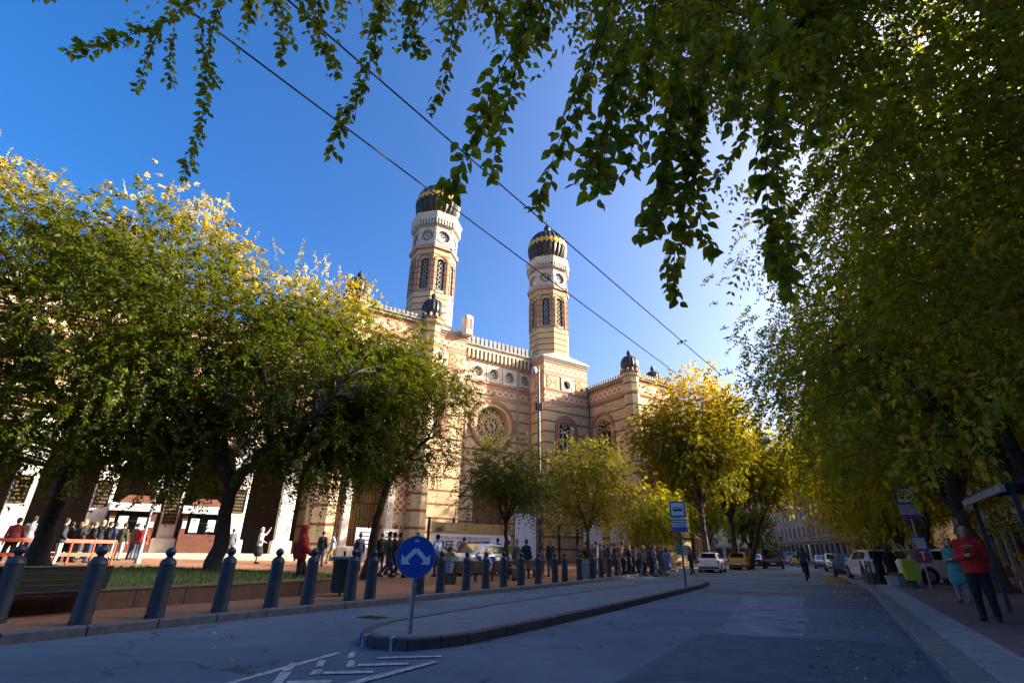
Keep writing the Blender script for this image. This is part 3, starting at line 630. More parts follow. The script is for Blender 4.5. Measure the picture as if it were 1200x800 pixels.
# ---- wings
for sg in (-1, 1):
    x0, x1 = (12.0, 19.0) if sg > 0 else (-19.0, -12.0); yf, ybk = -10.2, 3.0; xi = 12.0*sg
    w_ = MB(); Pfr = FACE((x0+x1)/2, 0, FR, 10.2); hw = 3.5
    if sg < 0: w_.mat(0).panel_hole(Pfr, -hw, hw, .2, 10, arch(-.45, 1.35, .2, 6.2), (-.45, 3.5), 1.2)
    else: w_.mat(0).panel_hole(Pfr, -hw, hw, .2, 10, arch(0, 1.2, 2.2, 6.0), (0, 4.5), .6)
    w_.panel_hole(Pfr, -hw, hw, 10, 17.7, arch(0, 1.25, 11.2, 14.3), (0, 13.5), .5)
    w_.mat(1).quad(Pfr, -hw, hw, 17.7, 19.4)
    Pi = FACE(xi, 0, math.pi if sg > 0 else 0, 0)
    ulo, uhi = (-3.0, 10.2) if sg > 0 else (-10.2, 3.0)
    uc = 5.25*sg
    w_.mat(0).quad(Pi, ulo, uhi, .2, 10); w_.panel_hole(Pi, ulo, uhi, 10, 17.7, arch(uc, 1.3, 11.4, 14.5), (uc, 13.8), .5); w_.mat(1).quad(Pi, ulo, uhi, 17.7, 19.4)
    xo = 19.0*sg; Po = FACE(xo, 0, 0 if sg > 0 else math.pi, 0); ulo2, uhi2 = (-10.2, 3) if sg > 0 else (-3, 10.2)
    w_.mat(0).quad(Po, ulo2, uhi2, .2, 17.7); w_.mat(1).quad(Po, ulo2, uhi2, 17.7, 19.4)
    w_.mat(2); w_.add([(x0, yf, 19.35), (x1, yf, 19.35), (x1, ybk, 19.35), (x0, ybk, 19.35)], [(0, 1, 2, 3)])
    w_.mat(0); w_.add([(x0, ybk, .2), (x1, ybk, .2), (x1, ybk, 19.4), (x0, ybk, 19.4)], [(0, 1, 2, 3)])
    wg = build(w_, 'wing', [STR, BANDW, STND], syn)
    m_ = MB()
    for Pk, a, b in ((Pfr, -hw, hw), (Pi, ulo, uhi), (Po, ulo2, uhi2)):
        for z in (17.62, 19.28): m_.prism(rect(a-.06, b+.06, z, z+.13), Pk, -.08, 0)
    build(m_, 'string_course', REDB, wg)
    m_ = MB()
    for Pk, a, b in ((Pfr, -hw, hw), (Pi, ulo, uhi), (Po, ulo2, uhi2)): m_.prism(rect(a-.2, b+.2, 19.41, 19.62), Pk, -.25, .3); m_.prism(rect(a-.33, b+.33, 19.62, 19.75), Pk, -.38, .3)
    build(m_, 'cornice', STND, wg)
    merlons(FACE((x0+x1)/2, 0, FR, 10.5), -hw+.8, hw-.8, 19.75, 14, .22, .38, .2, 'merlon_row', wg)
    merlons(FACE(xi-.3*sg, 0, math.pi if sg > 0 else 0, 0), ulo+.2 if sg > 0 else ulo+1, uhi-1 if sg > 0 else uhi-.2, 19.75, 30, .22, .38, .2, 'merlon_row', wg)
    for Pk, uc_, hw_, nm, zb, zs in ((Pi, uc, 1.3, 'arched_window', 11.4, 14.5), (Pfr, 0, 1.25, 'arched_window', 11.2, 14.3))+(((Pfr, 0, 1.2, 'arched_window', 2.2, 6.0),) if sg > 0 else ()):
        m_ = MB(); m_.strip2(Pk, arch(uc_, hw_+.72, zb, zs), arch(uc_, hw_+.28, zb, zs), -.16, 0); wn = build(m_, nm, REDB, wg)
        m_ = MB(); m_.add([Pk(u, v, .42) for u, v in arch(uc_, hw_, zb, zs)], [tuple(range(len(arch(0, 1, 0, 1))))]); build(m_, 'pane', SGL, wn)
        m_ = MB(); m_.strip2(Pk, arch(uc_, hw_, zb, zs), arch(uc_, hw_-.13, zb, zs), .18, .38)
        for i, (dx, dz) in enumerate(((-.62, .05), (.62, .05), (0, .62), (-.42, .62), (.42, .62), (0, .0))):
            r_ = .3 if i < 3 else .2; m_.ring2(Pk, circ(uc_+dx*hw_*.95, zs+dz*hw_, r_*hw_*.9, 12), circ(uc_+dx*hw_*.95, zs+dz*hw_, r_*hw_*.62, 12), .22, .36)
        for dx in (-.34, .34): m_.prism(rect(uc_+dx*hw_-.08, uc_+dx*hw_+.08, zb, zs-.35), Pk, .22, .36)
        build(m_, 'tracery', M('ochre_stone', TAN), wn)
    # corner piers with small domes
    for (px, py, mn) in ((xi+.15*sg, -10.1, 1.0), ((18.85*sg) if sg < 0 else 18.3, -10.1 if sg < 0 else -8.0, 1.0)):
        m_ = MB(); z0 = .2 if sg < 0 or px < 15 else 17
        m_.lathe([(.85, z0), (.85, 17.6), (.98, 17.7), (.98, 17.95), (.86, 18.0), (.86, 19.4), (1.1, 19.55), (1.1, 19.8), (1.16, 19.86), (1.16, 20.02), (.6, 20.05)], 8, (px, py, 0)); pr = build(m_, 'corner_pier', STR, wg)
        m_ = MB()
        for i in range(12):
            a = 2*math.pi*i/12; m_.box(px+.98*math.cos(a)-.11, px+.98*math.cos(a)+.11, py+.98*math.sin(a)-.11, py+.98*math.sin(a)+.11, 20.02, 20.36)
        tag(build(m_, 'merlon_row', STND, pr), kind='stuff')
        m_ = dome_mesh(1.0, 20.25, 1.85, 64, 16, (px, py, 0)); finial(m_, (px, py, 0), 21.95, .62); build(m_, 'small_dome', DOME, pr, True, sharp=25)
# decorated lower walls and gate of the left wing
Pl = FACE(-15.5, 0, FR, 10.2); lw = [o for o in syn.children if o.name.startswith('wing')][0]
m_ = MB()
for a, b in ((-3.4, -2.0), (1.1, 3.4)):
    m_.ring2(Pl, rect(a, b, 1.6, 9.0), rect(a+.35, b-.35, 1.95, 8.65), -.07, 0); m_.prism(rect(a+.36, b-.36, 3.75, 4.05), Pl, -.07, 0)
m_.prism(rect(1.3, 3.2, 4.1, 8.4), Pl, -.02, 0); m_.prism(rect(-3.3, -2.1, 4.1, 8.4), Pl, -.02, 0); build(m_, 'medallion_border', OCTB, lw)
m_ = MB()
for x in (1.8, 2.65, -2.7): m_.ring2(Pl, circ(x, 2.85, .36, 8), circ(x, 2.85, .2, 8), -.09, 0)
build(m_, 'wall_medallions', PINK, lw)
m_ = MB()
for x in (-2.0, 1.1): m_.bbox(-15.5+x-.25, -15.5+x+.25, -10.75, -10.16, .4, 8.6, .05); m_.bbox(-15.5+x-.36, -15.5+x+.36, -10.9, -10.14, .4, 1.5, .05)
m_.strip2(Pl, arch(-.45, 1.9, 6.2, 6.3), arch(-.45, 1.36, 6.2, 6.3), -.35, .0)
build(m_, 'gate_surround', STN, lw)
m_ = MB(); m_.box(-17.3, -14.6, -9.05, -8.95, .4, 7.6); build(m_, 'gate_back', M('amber_panelling', (.30, .15, .035), .6, var=.4, scale=1.5), lw)
m_ = MB()
for i in range(11): x = -17.2+i*.25; m_.tube([(x, -9.5, .5), (x, -9.5, 5.6)], .025, 5)
for z in (.8, 2.6, 4.4, 5.5): m_.bar((-17.3, -9.5, z), (-14.6, -9.5, z), .06)
build(m_, 'gate', BLK, lw)
m_ = MB(); m_.box(-19.2, -11.8, -10.55, -10.22, .3, 1.5); build(m_, 'plinth', STN, lw)
# nave behind
m_ = MB(); m_.box(-11.6, 11.6, 3.31, 58, .2, 21.5); m_.mat(1); m_.add([(-11.6, 3.31, 21.5), (11.6, 3.31, 21.5), (11.6, 58, 21.5), (-11.6, 58, 21.5), (0, 3.31, 25.5), (0, 58, 25.5)], [(0, 1, 4), (2, 3, 5), (1, 2, 5, 4), (3, 0, 4, 5)])
build(m_, 'nave', [STR, M('slate_roof', (.09, .09, .1), .7)], syn)
# little turret with blind arches beside the left tower
m_ = MB(); m_.bbox(-5.9, -4.9, -4.2, -3.2, 22.6, 24.9, .15); tu = build(m_, 'roof_turret', STN, syn)
m_ = MB()
for dx in (-5.68, -5.22): m_.prism(arch(dx, .14, 23.2, 24.3), FACE(0, 0, FR, 4.2), -.02, .01)
build(m_, 'blind_arch', REDB, tu)
# ================================================================ museum building with arcade (left)
mus = empty('museum_building', (SM[0], SM[1], 0), SROT, 'arcaded museum building with white stone piers, left of the synagogue wing', 'building')
PX = [-19.6, -21.35, -24.2, -27.65, -31.05, -34.5, -37.9, -41.3]
Pm = FACE(0, 0, FR, 10.2); m_ = MB(); m_.mat(0)
for i in range(1, len(PX)):
    a, b = PX[i], PX[i-1]; cx = (a+b)/2; hw = (b-a)/2-.32
    m_.mat(1).panel_hole(Pm, a, b, .3, 8.4, arch(cx, hw, .3, 6.2-.0, 14, 1.0 if hw < 1.6 else .95), (cx, 4), .9)
    m_.mat(0).panel_hole(Pm, a, b, 8.4, 14.2, arch(cx, min(.8, hw*.8), 9.6, 12.2), (cx, 11.5), .4); m_.mat(2).quad(Pm, a, b, 14.2, 15.4)
xl, xr = PX[-1], PX[0]
m_.mat(0).box(xl, xr, -9.2, 6, 8.4, 8.5); m_.add([(xl, -10.2, 15.4), (xr, -10.2, 15.4), (xr, 6, 15.4), (xl, 6, 15.4), (xl, 6, .3), (xr, 6, .3), (xl, -10.2, .3), (xr, -10.2, .3)], [(0, 1, 2, 3), (3, 2, 5, 4), (0, 3, 4, 6), (1, 2, 5, 7)])
build(m_, 'wall', [STR, M('arcade_stone', (.34, .28, .21), .8, var=.2), m_diaper('museum_band', .8, 14.8)], mus)
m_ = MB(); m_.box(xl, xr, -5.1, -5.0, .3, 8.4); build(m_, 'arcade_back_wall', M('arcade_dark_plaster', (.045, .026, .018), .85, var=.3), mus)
m_ = MB(); m_.prism(rect(xl, xr, 8.25, 8.5), Pm, -.25, 0); m_.prism(rect(xl, xr, 15.3, 15.6), Pm, -.4, 0); m_.prism(rect(xl, xr, 14.1, 14.25), Pm, -.12, 0); build(m_, 'cornice', STN, mus)
merlons(FACE(0, 0, FR, 10.5), xl, xr, 15.6, 46, .26, .5, .2, 'merlon_row', mus)
for i in range(1, len(PX)):
    a, b = PX[i], PX[i-1]; cx = (a+b)/2; hw = min(.8, ((b-a)/2-.32)*.8); o_ = arch(cx, hw, 9.6, 12.2)
    m_ = MB(); m_.strip2(Pm, arch(cx, hw+.35, 9.6, 12.2), arch(cx, hw+.05, 9.6, 12.2), -.12, 0); wn = build(m_, 'window', REDB, mus)
    m_ = MB(); m_.add([Pm(u, v, .35) for u, v in o_], [tuple(range(len(o_)))]); build(m_, 'pane', SGL, wn)
for i, x in enumerate(PX[1:]):
    m_ = MB(); m_.bbox(x-.62, x+.62, -10.95, -10.15, .35, 1.75, .06); m_.bbox(x-.44, x+.44, -10.72, -10.18, 1.75, 5.6, .05)
    m_.add([(x-.44, -10.72, 5.6), (x+.44, -10.72, 5.6), (x+.44, -10.18, 5.6), (x-.44, -10.18, 5.6), (x-.85, -10.85, 6.6), (x+.85, -10.85, 6.6), (x+.85, -10.18, 6.6), (x-.85, -10.18, 6.6)], [(0, 1, 5, 4), (1, 2, 6, 5), (3, 0, 4, 7), (4, 5, 6, 7)])
    m_.bbox(x-.36, x+.36, -10.6, -10.18, 6.6, 8.2, .05)
    pl = build(m_, 'stone_pier', WSTN, mus)
    if 1 <= i <= 5:
        m_ = MB(); z0, z1 = (2.5, 4.7) if i == 2 else (3.3, 4.7); m_.box(x-.33, x+.33, -10.77, -10.7, z0, z1); pq = build(m_, 'plaque', BLK, pl)
        m_ = MB()
        for k in range(int((z1-z0)/.2)):
            z = z1-.17-k*.2; q = .05; xx = x-.27
            while xx < x+.2:
                wl_ = random.uniform(.04, .12); m_.box(xx, min(xx+wl_, x+.27), -10.776, -10.77, z-.05, z+.05); xx += wl_+.035
        tag(build(m_, 'plaque_lettering', M('dull_gilt_letter', (.20, .13, .045), .6, .3), pq), kind='stuff')
m_ = MB(); m_.box(xl, xr, -12.4, -9, .3, .82); m_.box(xl, xr, -12.1, -9, .82, .98); build(m_, 'steps', M('step_stone', (.42, .38, .32), .8, var=.15), mus)
# iron railings and low gate inside the arches
for i in (1, 2, 5):
    a, b = PX[i+1]+.5, PX[i]-.5; m_ = MB()
    for k in range(14): x = a+(b-a)*k/13; m_.tube([(x, -9.7, 1), (x, -9.7, 2.5)], .018, 4)
    for z in (1.1, 2.0, 2.5): m_.bar((a, -9.7, z), (b, -9.7, z), .035)
    build(m_, 'railing', BLK, mus)
# ================================================================ street buildings
PANE = glassm(); FRAME = M('window_frame_grey', (.32, .31, .29), .6, var=.1)
WIN = {}
def window_mesh(w_, h):
    k = (round(w_, 2), round(h, 2))
    if k in WIN: return WIN[k]
    P = FACE(0, 0, FR, 0); m_ = MB(); m_.ring2(P, rect(-w_/2-.12, w_/2+.12, -.12, h+.12), rect(-w_/2, w_/2, 0, h), -.07, .0)
    m_.ring2(P, rect(-w_/2, w_/2, 0, h), rect(-w_/2+.07, w_/2-.07, .07, h-.07), .12, .2); m_.prism(rect(-.035, .035, 0, h), P, .12, .2); m_.prism(rect(-w_/2, w_/2, h*.66, h*.66+.06), P, .12, .2)
    m_.prism(rect(-w_/2-.2, w_/2+.2, -.24, -.12), P, -.2, .0); m_.prism(rect(-w_/2-.2, w_/2+.2, h+.14, h+.3), P, -.18, .0)
    me = D.meshes.new('window'); me.from_pydata(m_.v, [], m_.f); me.materials.append(FRAME)
    g = MB(); g.quad(P, -w_/2, w_/2, 0, h, .17); mg = D.meshes.new('pane'); mg.from_pydata(g.v, [], g.f); mg.materials.append(PANE)
    WIN[k] = (me, mg); return WIN[k]
def house(label, loc, rz, L, dep, floors, fh, bays, wallm, gm, gfh=4.2, ww=1.15, wh=1.9, shops=True, roofm=None, ends=()):
    """street house: local x along the front, front faces -y"""
    root = empty('street_house', loc, rz, label, 'building', None); P = FACE(0, 0, FR, 0); m_ = MB(); m_.mat(0); Ht = gfh+floors*fh+.8; bw = L/bays
    for b in range(bays):
        x0, x1 = b*bw, (b+1)*bw; c = (x0+x1)/2
        ol = rect(c-bw*.36, c+bw*.36, .5 if shops else 1.0, gfh-.7); m_.mat(1).panel_hole(P, x0, x1, 0, gfh, ol, (c, gfh*.5), .35); m_.mat(0)
        for f in range(floors):
            z = gfh+f*fh; m_.panel_hole(P, x0, x1, z, z+fh, rect(c-ww/2, c+ww/2, z+.75, z+.75+wh), (c, z+.75+wh/2), .2)
    m_.quad(P, 0, L, gfh+floors*fh, Ht); m_.add([(0, 0, 0), (L, 0, 0), (L, dep, 0), (0, dep, 0), (0, 0, Ht), (L, 0, Ht), (L, dep, Ht), (0, dep, Ht)], [(1, 2, 6, 5), (2, 3, 7, 6), (3, 0, 4, 7), (4, 5, 6, 7)])
    build(m_, 'wall', [wallm, gm], root)
    m_ = MB(); m_.prism(rect(-.1, L+.1, Ht-.5, Ht-.25), P, -.35, .0); m_.prism(rect(-.1, L+.1, Ht-.25, Ht), P, -.6, .0); m_.prism(rect(0, L, gfh-.15, gfh+.15), P, -.22, 0)
    if floors > 2: m_.prism(rect(0, L, gfh+2*fh-.08, gfh+2*fh+.1), P, -.14, 0)
    build(m_, 'cornice', M('house_cornice', (.30, .27, .22), .85, var=.2), root)
    m_ = MB(); m_.add([(-.2, -.5, Ht), (L+.2, -.5, Ht), (L+.2, dep, Ht), (-.2, dep, Ht), (-.2, dep/2, Ht+2.6), (L+.2, dep/2, Ht+2.6)], [(0, 1, 5, 4), (2, 3, 4, 5), (0, 4, 3), (1, 2, 5)]); build(m_, 'roof', roofm or M('tile_roof', (.16, .07, .045), .85, var=.25, scale=6), root)
    wm, pm = window_mesh(ww, wh); g2 = MB(); g2.quad(P, -bw*.36, bw*.36, .5, gfh-.7, .3); gme = D.meshes.new('shop_window'); gme.from_pydata(g2.v, [], g2.f); gme.materials.append(PANE)
    for b in range(bays):
        c = (b+.5)*bw
        for f in range(floors):
            o = link('window', wm, root, (c, 0, gfh+f*fh+.75)); link('pane', pm, o)
        link('shop_window', gme, root, (c, 0, 0))
    return root
OCH = M('ochre_render', (.36, .25, .14), .9, var=.22, scale=.8, bump=.2); GRY = M('grey_render', (.30, .28, .25), .9, var=.22, scale=.8, bump=.2); BRK = M('brown_brick_render', (.24, .13, .085), .9, var=.25, scale=.8, bump=.2); CRM = M('cream_render', (.42, .36, .27), .9, var=.2, scale=.8, bump=.2)
DK = M('dark_shopfront', (.05, .042, .038), .7, var=.3); GST = M('grey_stone_base', (.22, .21, .19), .85, var=.2)
RZR = STREET_ROT+R(90)      # local +x runs back along the street on the right hand side: fronts face the road
def right_house(s0, L, r=9.7, **k):
    # front at r = 9.7 faces the road: local -y must point to -ER, so local x = -ES ... start at far end
    p = SR(s0+L, r, .1); return house(loc=p, rz=math.atan2(-ES[1], -ES[0]), L=L, **k)
right_house(-42, 26, label='grey two storey house on the right next to the ochre house', dep=12, floors=2, fh=3.3, bays=8, wallm=GRY, gm=DK)
right_house(-15.9, 29.5, label='ochre two storey house with dark shopfronts behind the overhanging tree', dep=10, floors=2, fh=3.3, bays=9, wallm=OCH, gm=DK)
right_house(13.65, 12.2, r=20.5, label='tall cream house set back behind a forecourt on the right', dep=10, floors=3, fh=3.3, bays=4, wallm=CRM, gm=DK)  # setback and height shaped so low sun reaches the right hand crowns
right_house(25.9, 14, label='brown four storey house behind the parked white estate cars', dep=12, floors=4, fh=3.3, bays=5, wallm=BRK, gm=DK)  # height shaped to keep the left plaza trees in shade
right_house(39.95, 24, r=13.5, label='cream two storey house behind the tall right hand trees', dep=10, floors=2, fh=3.5, bays=8, wallm=CRM, gm=DK)
right_house(64, 26, r=13.5, label='grey two storey house further along the right pavement', dep=10, floors=2, fh=3.6, bays=8, wallm=GRY, gm=GST)
def house_at(p, q, **k):
    """front runs from p to q (seen from the front, left to right)"""
    L = math.hypot(q[0]-p[0], q[1]-p[1]); return house(loc=(p[0], p[1], .1), rz=math.atan2(q[1]-p[1], q[0]-p[0]), L=L, **k)
def SRv(s, r): return SR(s, r)
# far right row bends gently to the left and closes the view
house_at(SR(128, -5), SR(91, 6.5), label='ornate ochre five storey house closing the street behind the cyclist', dep=14, floors=5, fh=3.7, bays=13, wallm=M('far_ochre_stucco', (.28, .19, .11), .9, var=.2, scale=.6), gm=GST, wh=2.2)
house_at(SR(176, -21), SR(128.3, -5.1), label='grey corner house further down where the street bends', dep=14, floors=5, fh=3.6, bays=14, wallm=GRY, gm=GST, wh=2.1)
house_at(SR(82, -18), SR(112, -21), label='brown brick house with pale windows beyond the leaning street tree', dep=14, floors=4, fh=3.6, bays=9, wallm=BRK, gm=M('yellow_base', (.45, .30, .12), .85))
house_at(SR(112.4, -21.1), SR(185, -37), label='cream house at the far end of the left pavement', dep=14, floors=4, fh=3.6, bays=16, wallm=CRM, gm=GST)
house_at(SR(60, -21.5), SR(81.7, -18.0), label='dark brown house behind the golden trees, past the synagogue wing', dep=12, floors=4, fh=3.5, bays=6, wallm=M('umber_render', (.12, .085, .06), .9, var=.25), gm=DK)
house_at(SR(205, -70), SR(196, -8), label='pale house closing the far end of the street', dep=12, floors=5, fh=3.6, bays=14, wallm=CRM, gm=GST)
# ================================================================ trees
def m_leaf(name, stops, trans=.45):
    m = D.materials.new(name); m.use_nodes = True; nt = m.node_tree; nt.nodes.remove(nt.nodes['Principled BSDF']); out = nt.nodes['Material Output']
    at = nd(nt, 'Attribute'); at.attribute_name = 'tone'; c = ramp(nt, at.outputs['Fac'], stops)
    rp = nd(nt, 'NewGeometry').outputs['Random Per Island']; h = nd(nt, 'HueSaturation'); nt.links.new(c, h.inputs['Color'])
    nt.links.new(mth(nt, 'ADD', mth(nt, 'MULTIPLY', rp, .8), .6), h.inputs['Value']); nt.links.new(mth(nt, 'ADD', mth(nt, 'MULTIPLY', rp, .03), .485), h.inputs['Hue'])
    d = nd(nt, 'BsdfDiffuse'); t = nd(nt, 'BsdfTranslucent'); g = nd(nt, 'BsdfGlossy'); g.inputs['Roughness'].default_value = .38
    nt.links.new(h.outputs[0], d.inputs[0])
    tc = nd(nt, 'Mix'); tc.data_type = 'RGBA'; tc.blend_type = 'MULTIPLY'; tc.inputs[0].default_value = 1; nt.links.new(h.outputs[0], tc.inputs[6]); tc.inputs[7].default_value = (1.5, 1.35, .55, 1); nt.links.new(tc.outputs[2], t.inputs[0])
    m1 = nd(nt, 'MixShader'); m1.inputs[0].default_value = trans; nt.links.new(d.outputs[0], m1.inputs[1]); nt.links.new(t.outputs[0], m1.inputs[2])
    m2 = nd(nt, 'MixShader'); m2.inputs[0].default_value = .014; nt.links.new(m1.outputs[0], m2.inputs[1]); nt.links.new(g.outputs[0], m2.inputs[2]); nt.links.new(m2.outputs[0], out.inputs[0])
    MATS[name] = m; return m
LEAF_L = m_leaf('foliage_green_to_sunlit_gold', [(0, (.055, .075, .004)), (.45, (.135, .14, .008)), (.75, (.42, .31, .035)), (1, (.72, .57, .18))], .5)  # pale gold end paints in sunlit crown tops as well as autumn yellow
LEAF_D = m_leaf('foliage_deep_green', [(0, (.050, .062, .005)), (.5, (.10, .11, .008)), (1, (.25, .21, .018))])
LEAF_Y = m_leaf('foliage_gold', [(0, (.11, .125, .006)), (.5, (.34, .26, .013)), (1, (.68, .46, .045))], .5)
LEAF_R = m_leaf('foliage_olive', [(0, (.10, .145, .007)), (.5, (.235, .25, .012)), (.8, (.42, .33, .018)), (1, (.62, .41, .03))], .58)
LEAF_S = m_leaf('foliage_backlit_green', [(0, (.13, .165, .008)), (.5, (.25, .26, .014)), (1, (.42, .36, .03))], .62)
BARK = M('bark_dark', (.055, .043, .032), .9, var=.55, scale=9, bump=1.0)
def quads_mesh(name, V, tone, mat):
    """V: (n,4,3) leaf quads; tone: (n,)"""
    n = len(V); me = D.meshes.new(name); me.vertices.add(4*n); me.vertices.foreach_set('co', V.astype(np.float32).ravel())
    me.loops.add(4*n); me.loops.foreach_set('vertex_index', np.arange(4*n, dtype=np.int32)); me.polygons.add(n)
    me.polygons.foreach_set('loop_start', np.arange(0, 4*n, 4, dtype=np.int32)); me.update(calc_edges=True)
    a = me.attributes.new('tone', 'FLOAT', 'FACE'); a.data.foreach_set('value', np.clip(tone, 0, 1).astype(np.float32)); me.materials.append(mat); return me
def nrm(a): return a/np.maximum(1e-9, np.linalg.norm(a, axis=-1, keepdims=True))
def sprays(org, dirs, length, K, Ll, Wl, droop, rg):
    """pinnate leaf sprays -> (n*K*2,4,3) quads"""
    n = len(org); t = (np.arange(K)+.6)/K; ln = length*rg.uniform(.7, 1.3, n)
    s = t[None, :]*ln[:, None]; g = np.array([0, 0, -1.])
    pos = org[:, None]+dirs[:, None]*s[..., None]+g*(droop*s**2/np.maximum(.1, length))[..., None]
    tan = nrm(dirs[:, None]+g*(2*droop*s/np.maximum(.1, length))[..., None])
    up = nrm(rg.normal(0, .45, (n, 1, 3))+np.array([0, 0, 1.])); side = nrm(np.cross(tan, up)); out = []
    for sg in (-1, 1):
        jit = rg.normal(0, .28, pos.shape); ld = nrm(side*sg*.85+tan*.5+g*.28+jit); nn = nrm(np.cross(ld, tan)*sg+rg.normal(0, .3, pos.shape))
        wd = nrm(np.cross(nn, ld)); L = (Ll*(1-.35*np.abs(t-.45)*2)[None, :]*rg.uniform(.75, 1.25, (n, K)))[..., None]; W = L*Wl
        out.append(np.stack([pos, pos+ld*L*.42+wd*W*.5-nn*W*.12, pos+ld*L+g*L*.12, pos+ld*L*.42-wd*W*.5-nn*W*.12], 2).reshape(-1, 4, 3))
    return np.concatenate(out), np.concatenate([np.repeat(np.arange(n), K)]*2)
def closest(segs, p):
    best = None
    for a, b, ra, rb in segs:
        ab = b-a; t = max(0, min(1, (p-a).dot(ab)/max(1e-6, ab.dot(ab)))); q = a+ab*t; d = (p-q).length+max(0, q.z-p.z)*.6
        if best is None or d < best[0]: best = (d, q, ra+(rb-ra)*t)
    return best[1], best[2]
def tree(name, label, base, limbs, lobes, ncl, ntw, leafm, seed, Ll=.095, Wl=.5, K=7, length=.55, droop=.5, spread=.55, tone=None, group=None, gap=.0, branch=True, cat='tree', bark=None, shoots=0):
    """limbs: list of polylines [(x,y,z,r)...] relative to base; lobes: ellipsoids (cx,cy,cz,rx,ry,rz) relative to base"""
    rg = np.random.default_rng(seed); root = empty(name, base, 0, label, cat, group); m_ = MB(); segs = []
    for pl in limbs:
        n = len(pl); pts = []; rad = []
        for i in range(n-1):
            for k in range(4):
                t = k/4; p = [pl[i][j]*(1-t)+pl[i+1][j]*t for j in range(4)]; w_ = .0 if (i == 0 and k == 0) else .05*min(1, p[3]*6)
                pts.append(Vector((p[0]+rg.normal(0, w_), p[1]+rg.normal(0, w_), p[2]))); rad.append(p[3]*(1+rg.normal(0, .04)))
        pts.append(Vector(pl[-1][:3])); rad.append(pl[-1][3])
        if pl is limbs[0]: rad[0] *= 1.55; rad[1] *= 1.15
        m_.tube(pts, rad, 10 if pl[0][3] > .08 else 6)
        for i in range(len(pts)-1):
            if pts[i].z > 1.6: segs.append((pts[i], pts[i+1], rad[i], rad[i+1]))
    vol = np.array([l[3]*l[4]*l[5] for l in lobes])**.8; vol = vol/vol.sum(); cl = []
    tries = 0; off = Vector((seed*3.1, seed*1.7, 0))
    while len(cl) < ncl and tries < ncl*20:
        tries += 1; l = lobes[rg.choice(len(lobes), p=vol)]; d = nrm(rg.normal(0, 1, 3)); rr_ = rg.uniform(0, 1)**.42; p = np.array(l[:3])+d*rr_*np.array(l[3:6])
        if noise.noise(Vector(p)*.55+off)+.12*rr_ < gap-.25: continue
        cl.append((p, np.array(l[:3])))
    C_ = np.array([c for c, _ in cl]); O_ = np.array([o for _, o in cl])
    zc = C_[:, 2].min(), C_[:, 2].max()
    if branch:
        for c in C_[::2]:
            p = Vector(c); q, r_ = closest(segs, p); mid = q.lerp(p, .5)+Vector((rg.normal(0, .15), rg.normal(0, .15), .25)); r0 = min(r_*.6, .05)
            m_.tube([q, q.lerp(mid, .5)+Vector((0, 0, .06)), mid, p], [r0, r0*.75, r0*.5, .006], 4, False)
    build(m_, 'trunk', bark or BARK, root, True, sharp=60)
    idx = np.repeat(np.arange(len(C_)), ntw); org = C_[idx]+rg.normal(0, spread, (len(idx), 3))*np.array([1, 1, .75]); outw = nrm(org-O_[idx]+np.array([0, 0, .3]))
    dr = nrm(outw*.9+rg.normal(0, .55, org.shape)); Q, own = sprays(org, dr, length, K, Ll, Wl, droop, rg)
    if shoots:
        hi = np.where(C_[:, 2] > np.quantile(C_[:, 2], .72))[0]; pk = rg.choice(hi, shoots); o2 = C_[pk]+rg.normal(0, .3, (shoots, 3)); d2 = nrm(nrm(C_[pk]-O_[pk])*.6+rg.normal(0, .35, (shoots, 3))+np.array([0, 0, .75]))
        Q2, w2 = sprays(o2+d2*.3, d2, 1.25, 13, Ll*.8, .5, .12, rg); Q = np.concatenate([Q, Q2]); own = np.concatenate([own, w2+len(idx)]); idx = np.concatenate([idx, pk])
        lo_ = np.where(C_[:, 2] < np.quantile(C_[:, 2], .3))[0]; pk = rg.choice(lo_, shoots*2); o2 = C_[pk]+rg.normal(0, .3, (shoots*2, 3)); d2 = nrm(nrm(C_[pk]-O_[pk])*.35+rg.normal(0, .25, (shoots*2, 3))+np.array([0, 0, -.9]))
        Q2, w2 = sprays(o2, d2, 1.3, 14, Ll*.85, .5, .1, rg); Q = np.concatenate([Q, Q2]); own = np.concatenate([own, w2+len(idx)]); idx = np.concatenate([idx, pk])
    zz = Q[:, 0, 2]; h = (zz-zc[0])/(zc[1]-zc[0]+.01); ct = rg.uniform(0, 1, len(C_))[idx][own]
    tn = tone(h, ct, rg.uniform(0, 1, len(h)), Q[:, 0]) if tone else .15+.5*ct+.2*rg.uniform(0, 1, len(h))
    link('crown', quads_mesh('crown', Q, tn, leafm), root); return root
def rel(p, base): return tuple(np.array(p)-np.array(base))
tl = lambda lo, hi: (lambda h, c, r, P: lo+(hi-lo)*np.clip((h-.6)/.4, 0, 1)**1.2*(.6+.4*r)+.22*(c-.4)+.12*(r-.5))  # raises leaf tone near crown tops, sunlight painted in along with autumn yellowing
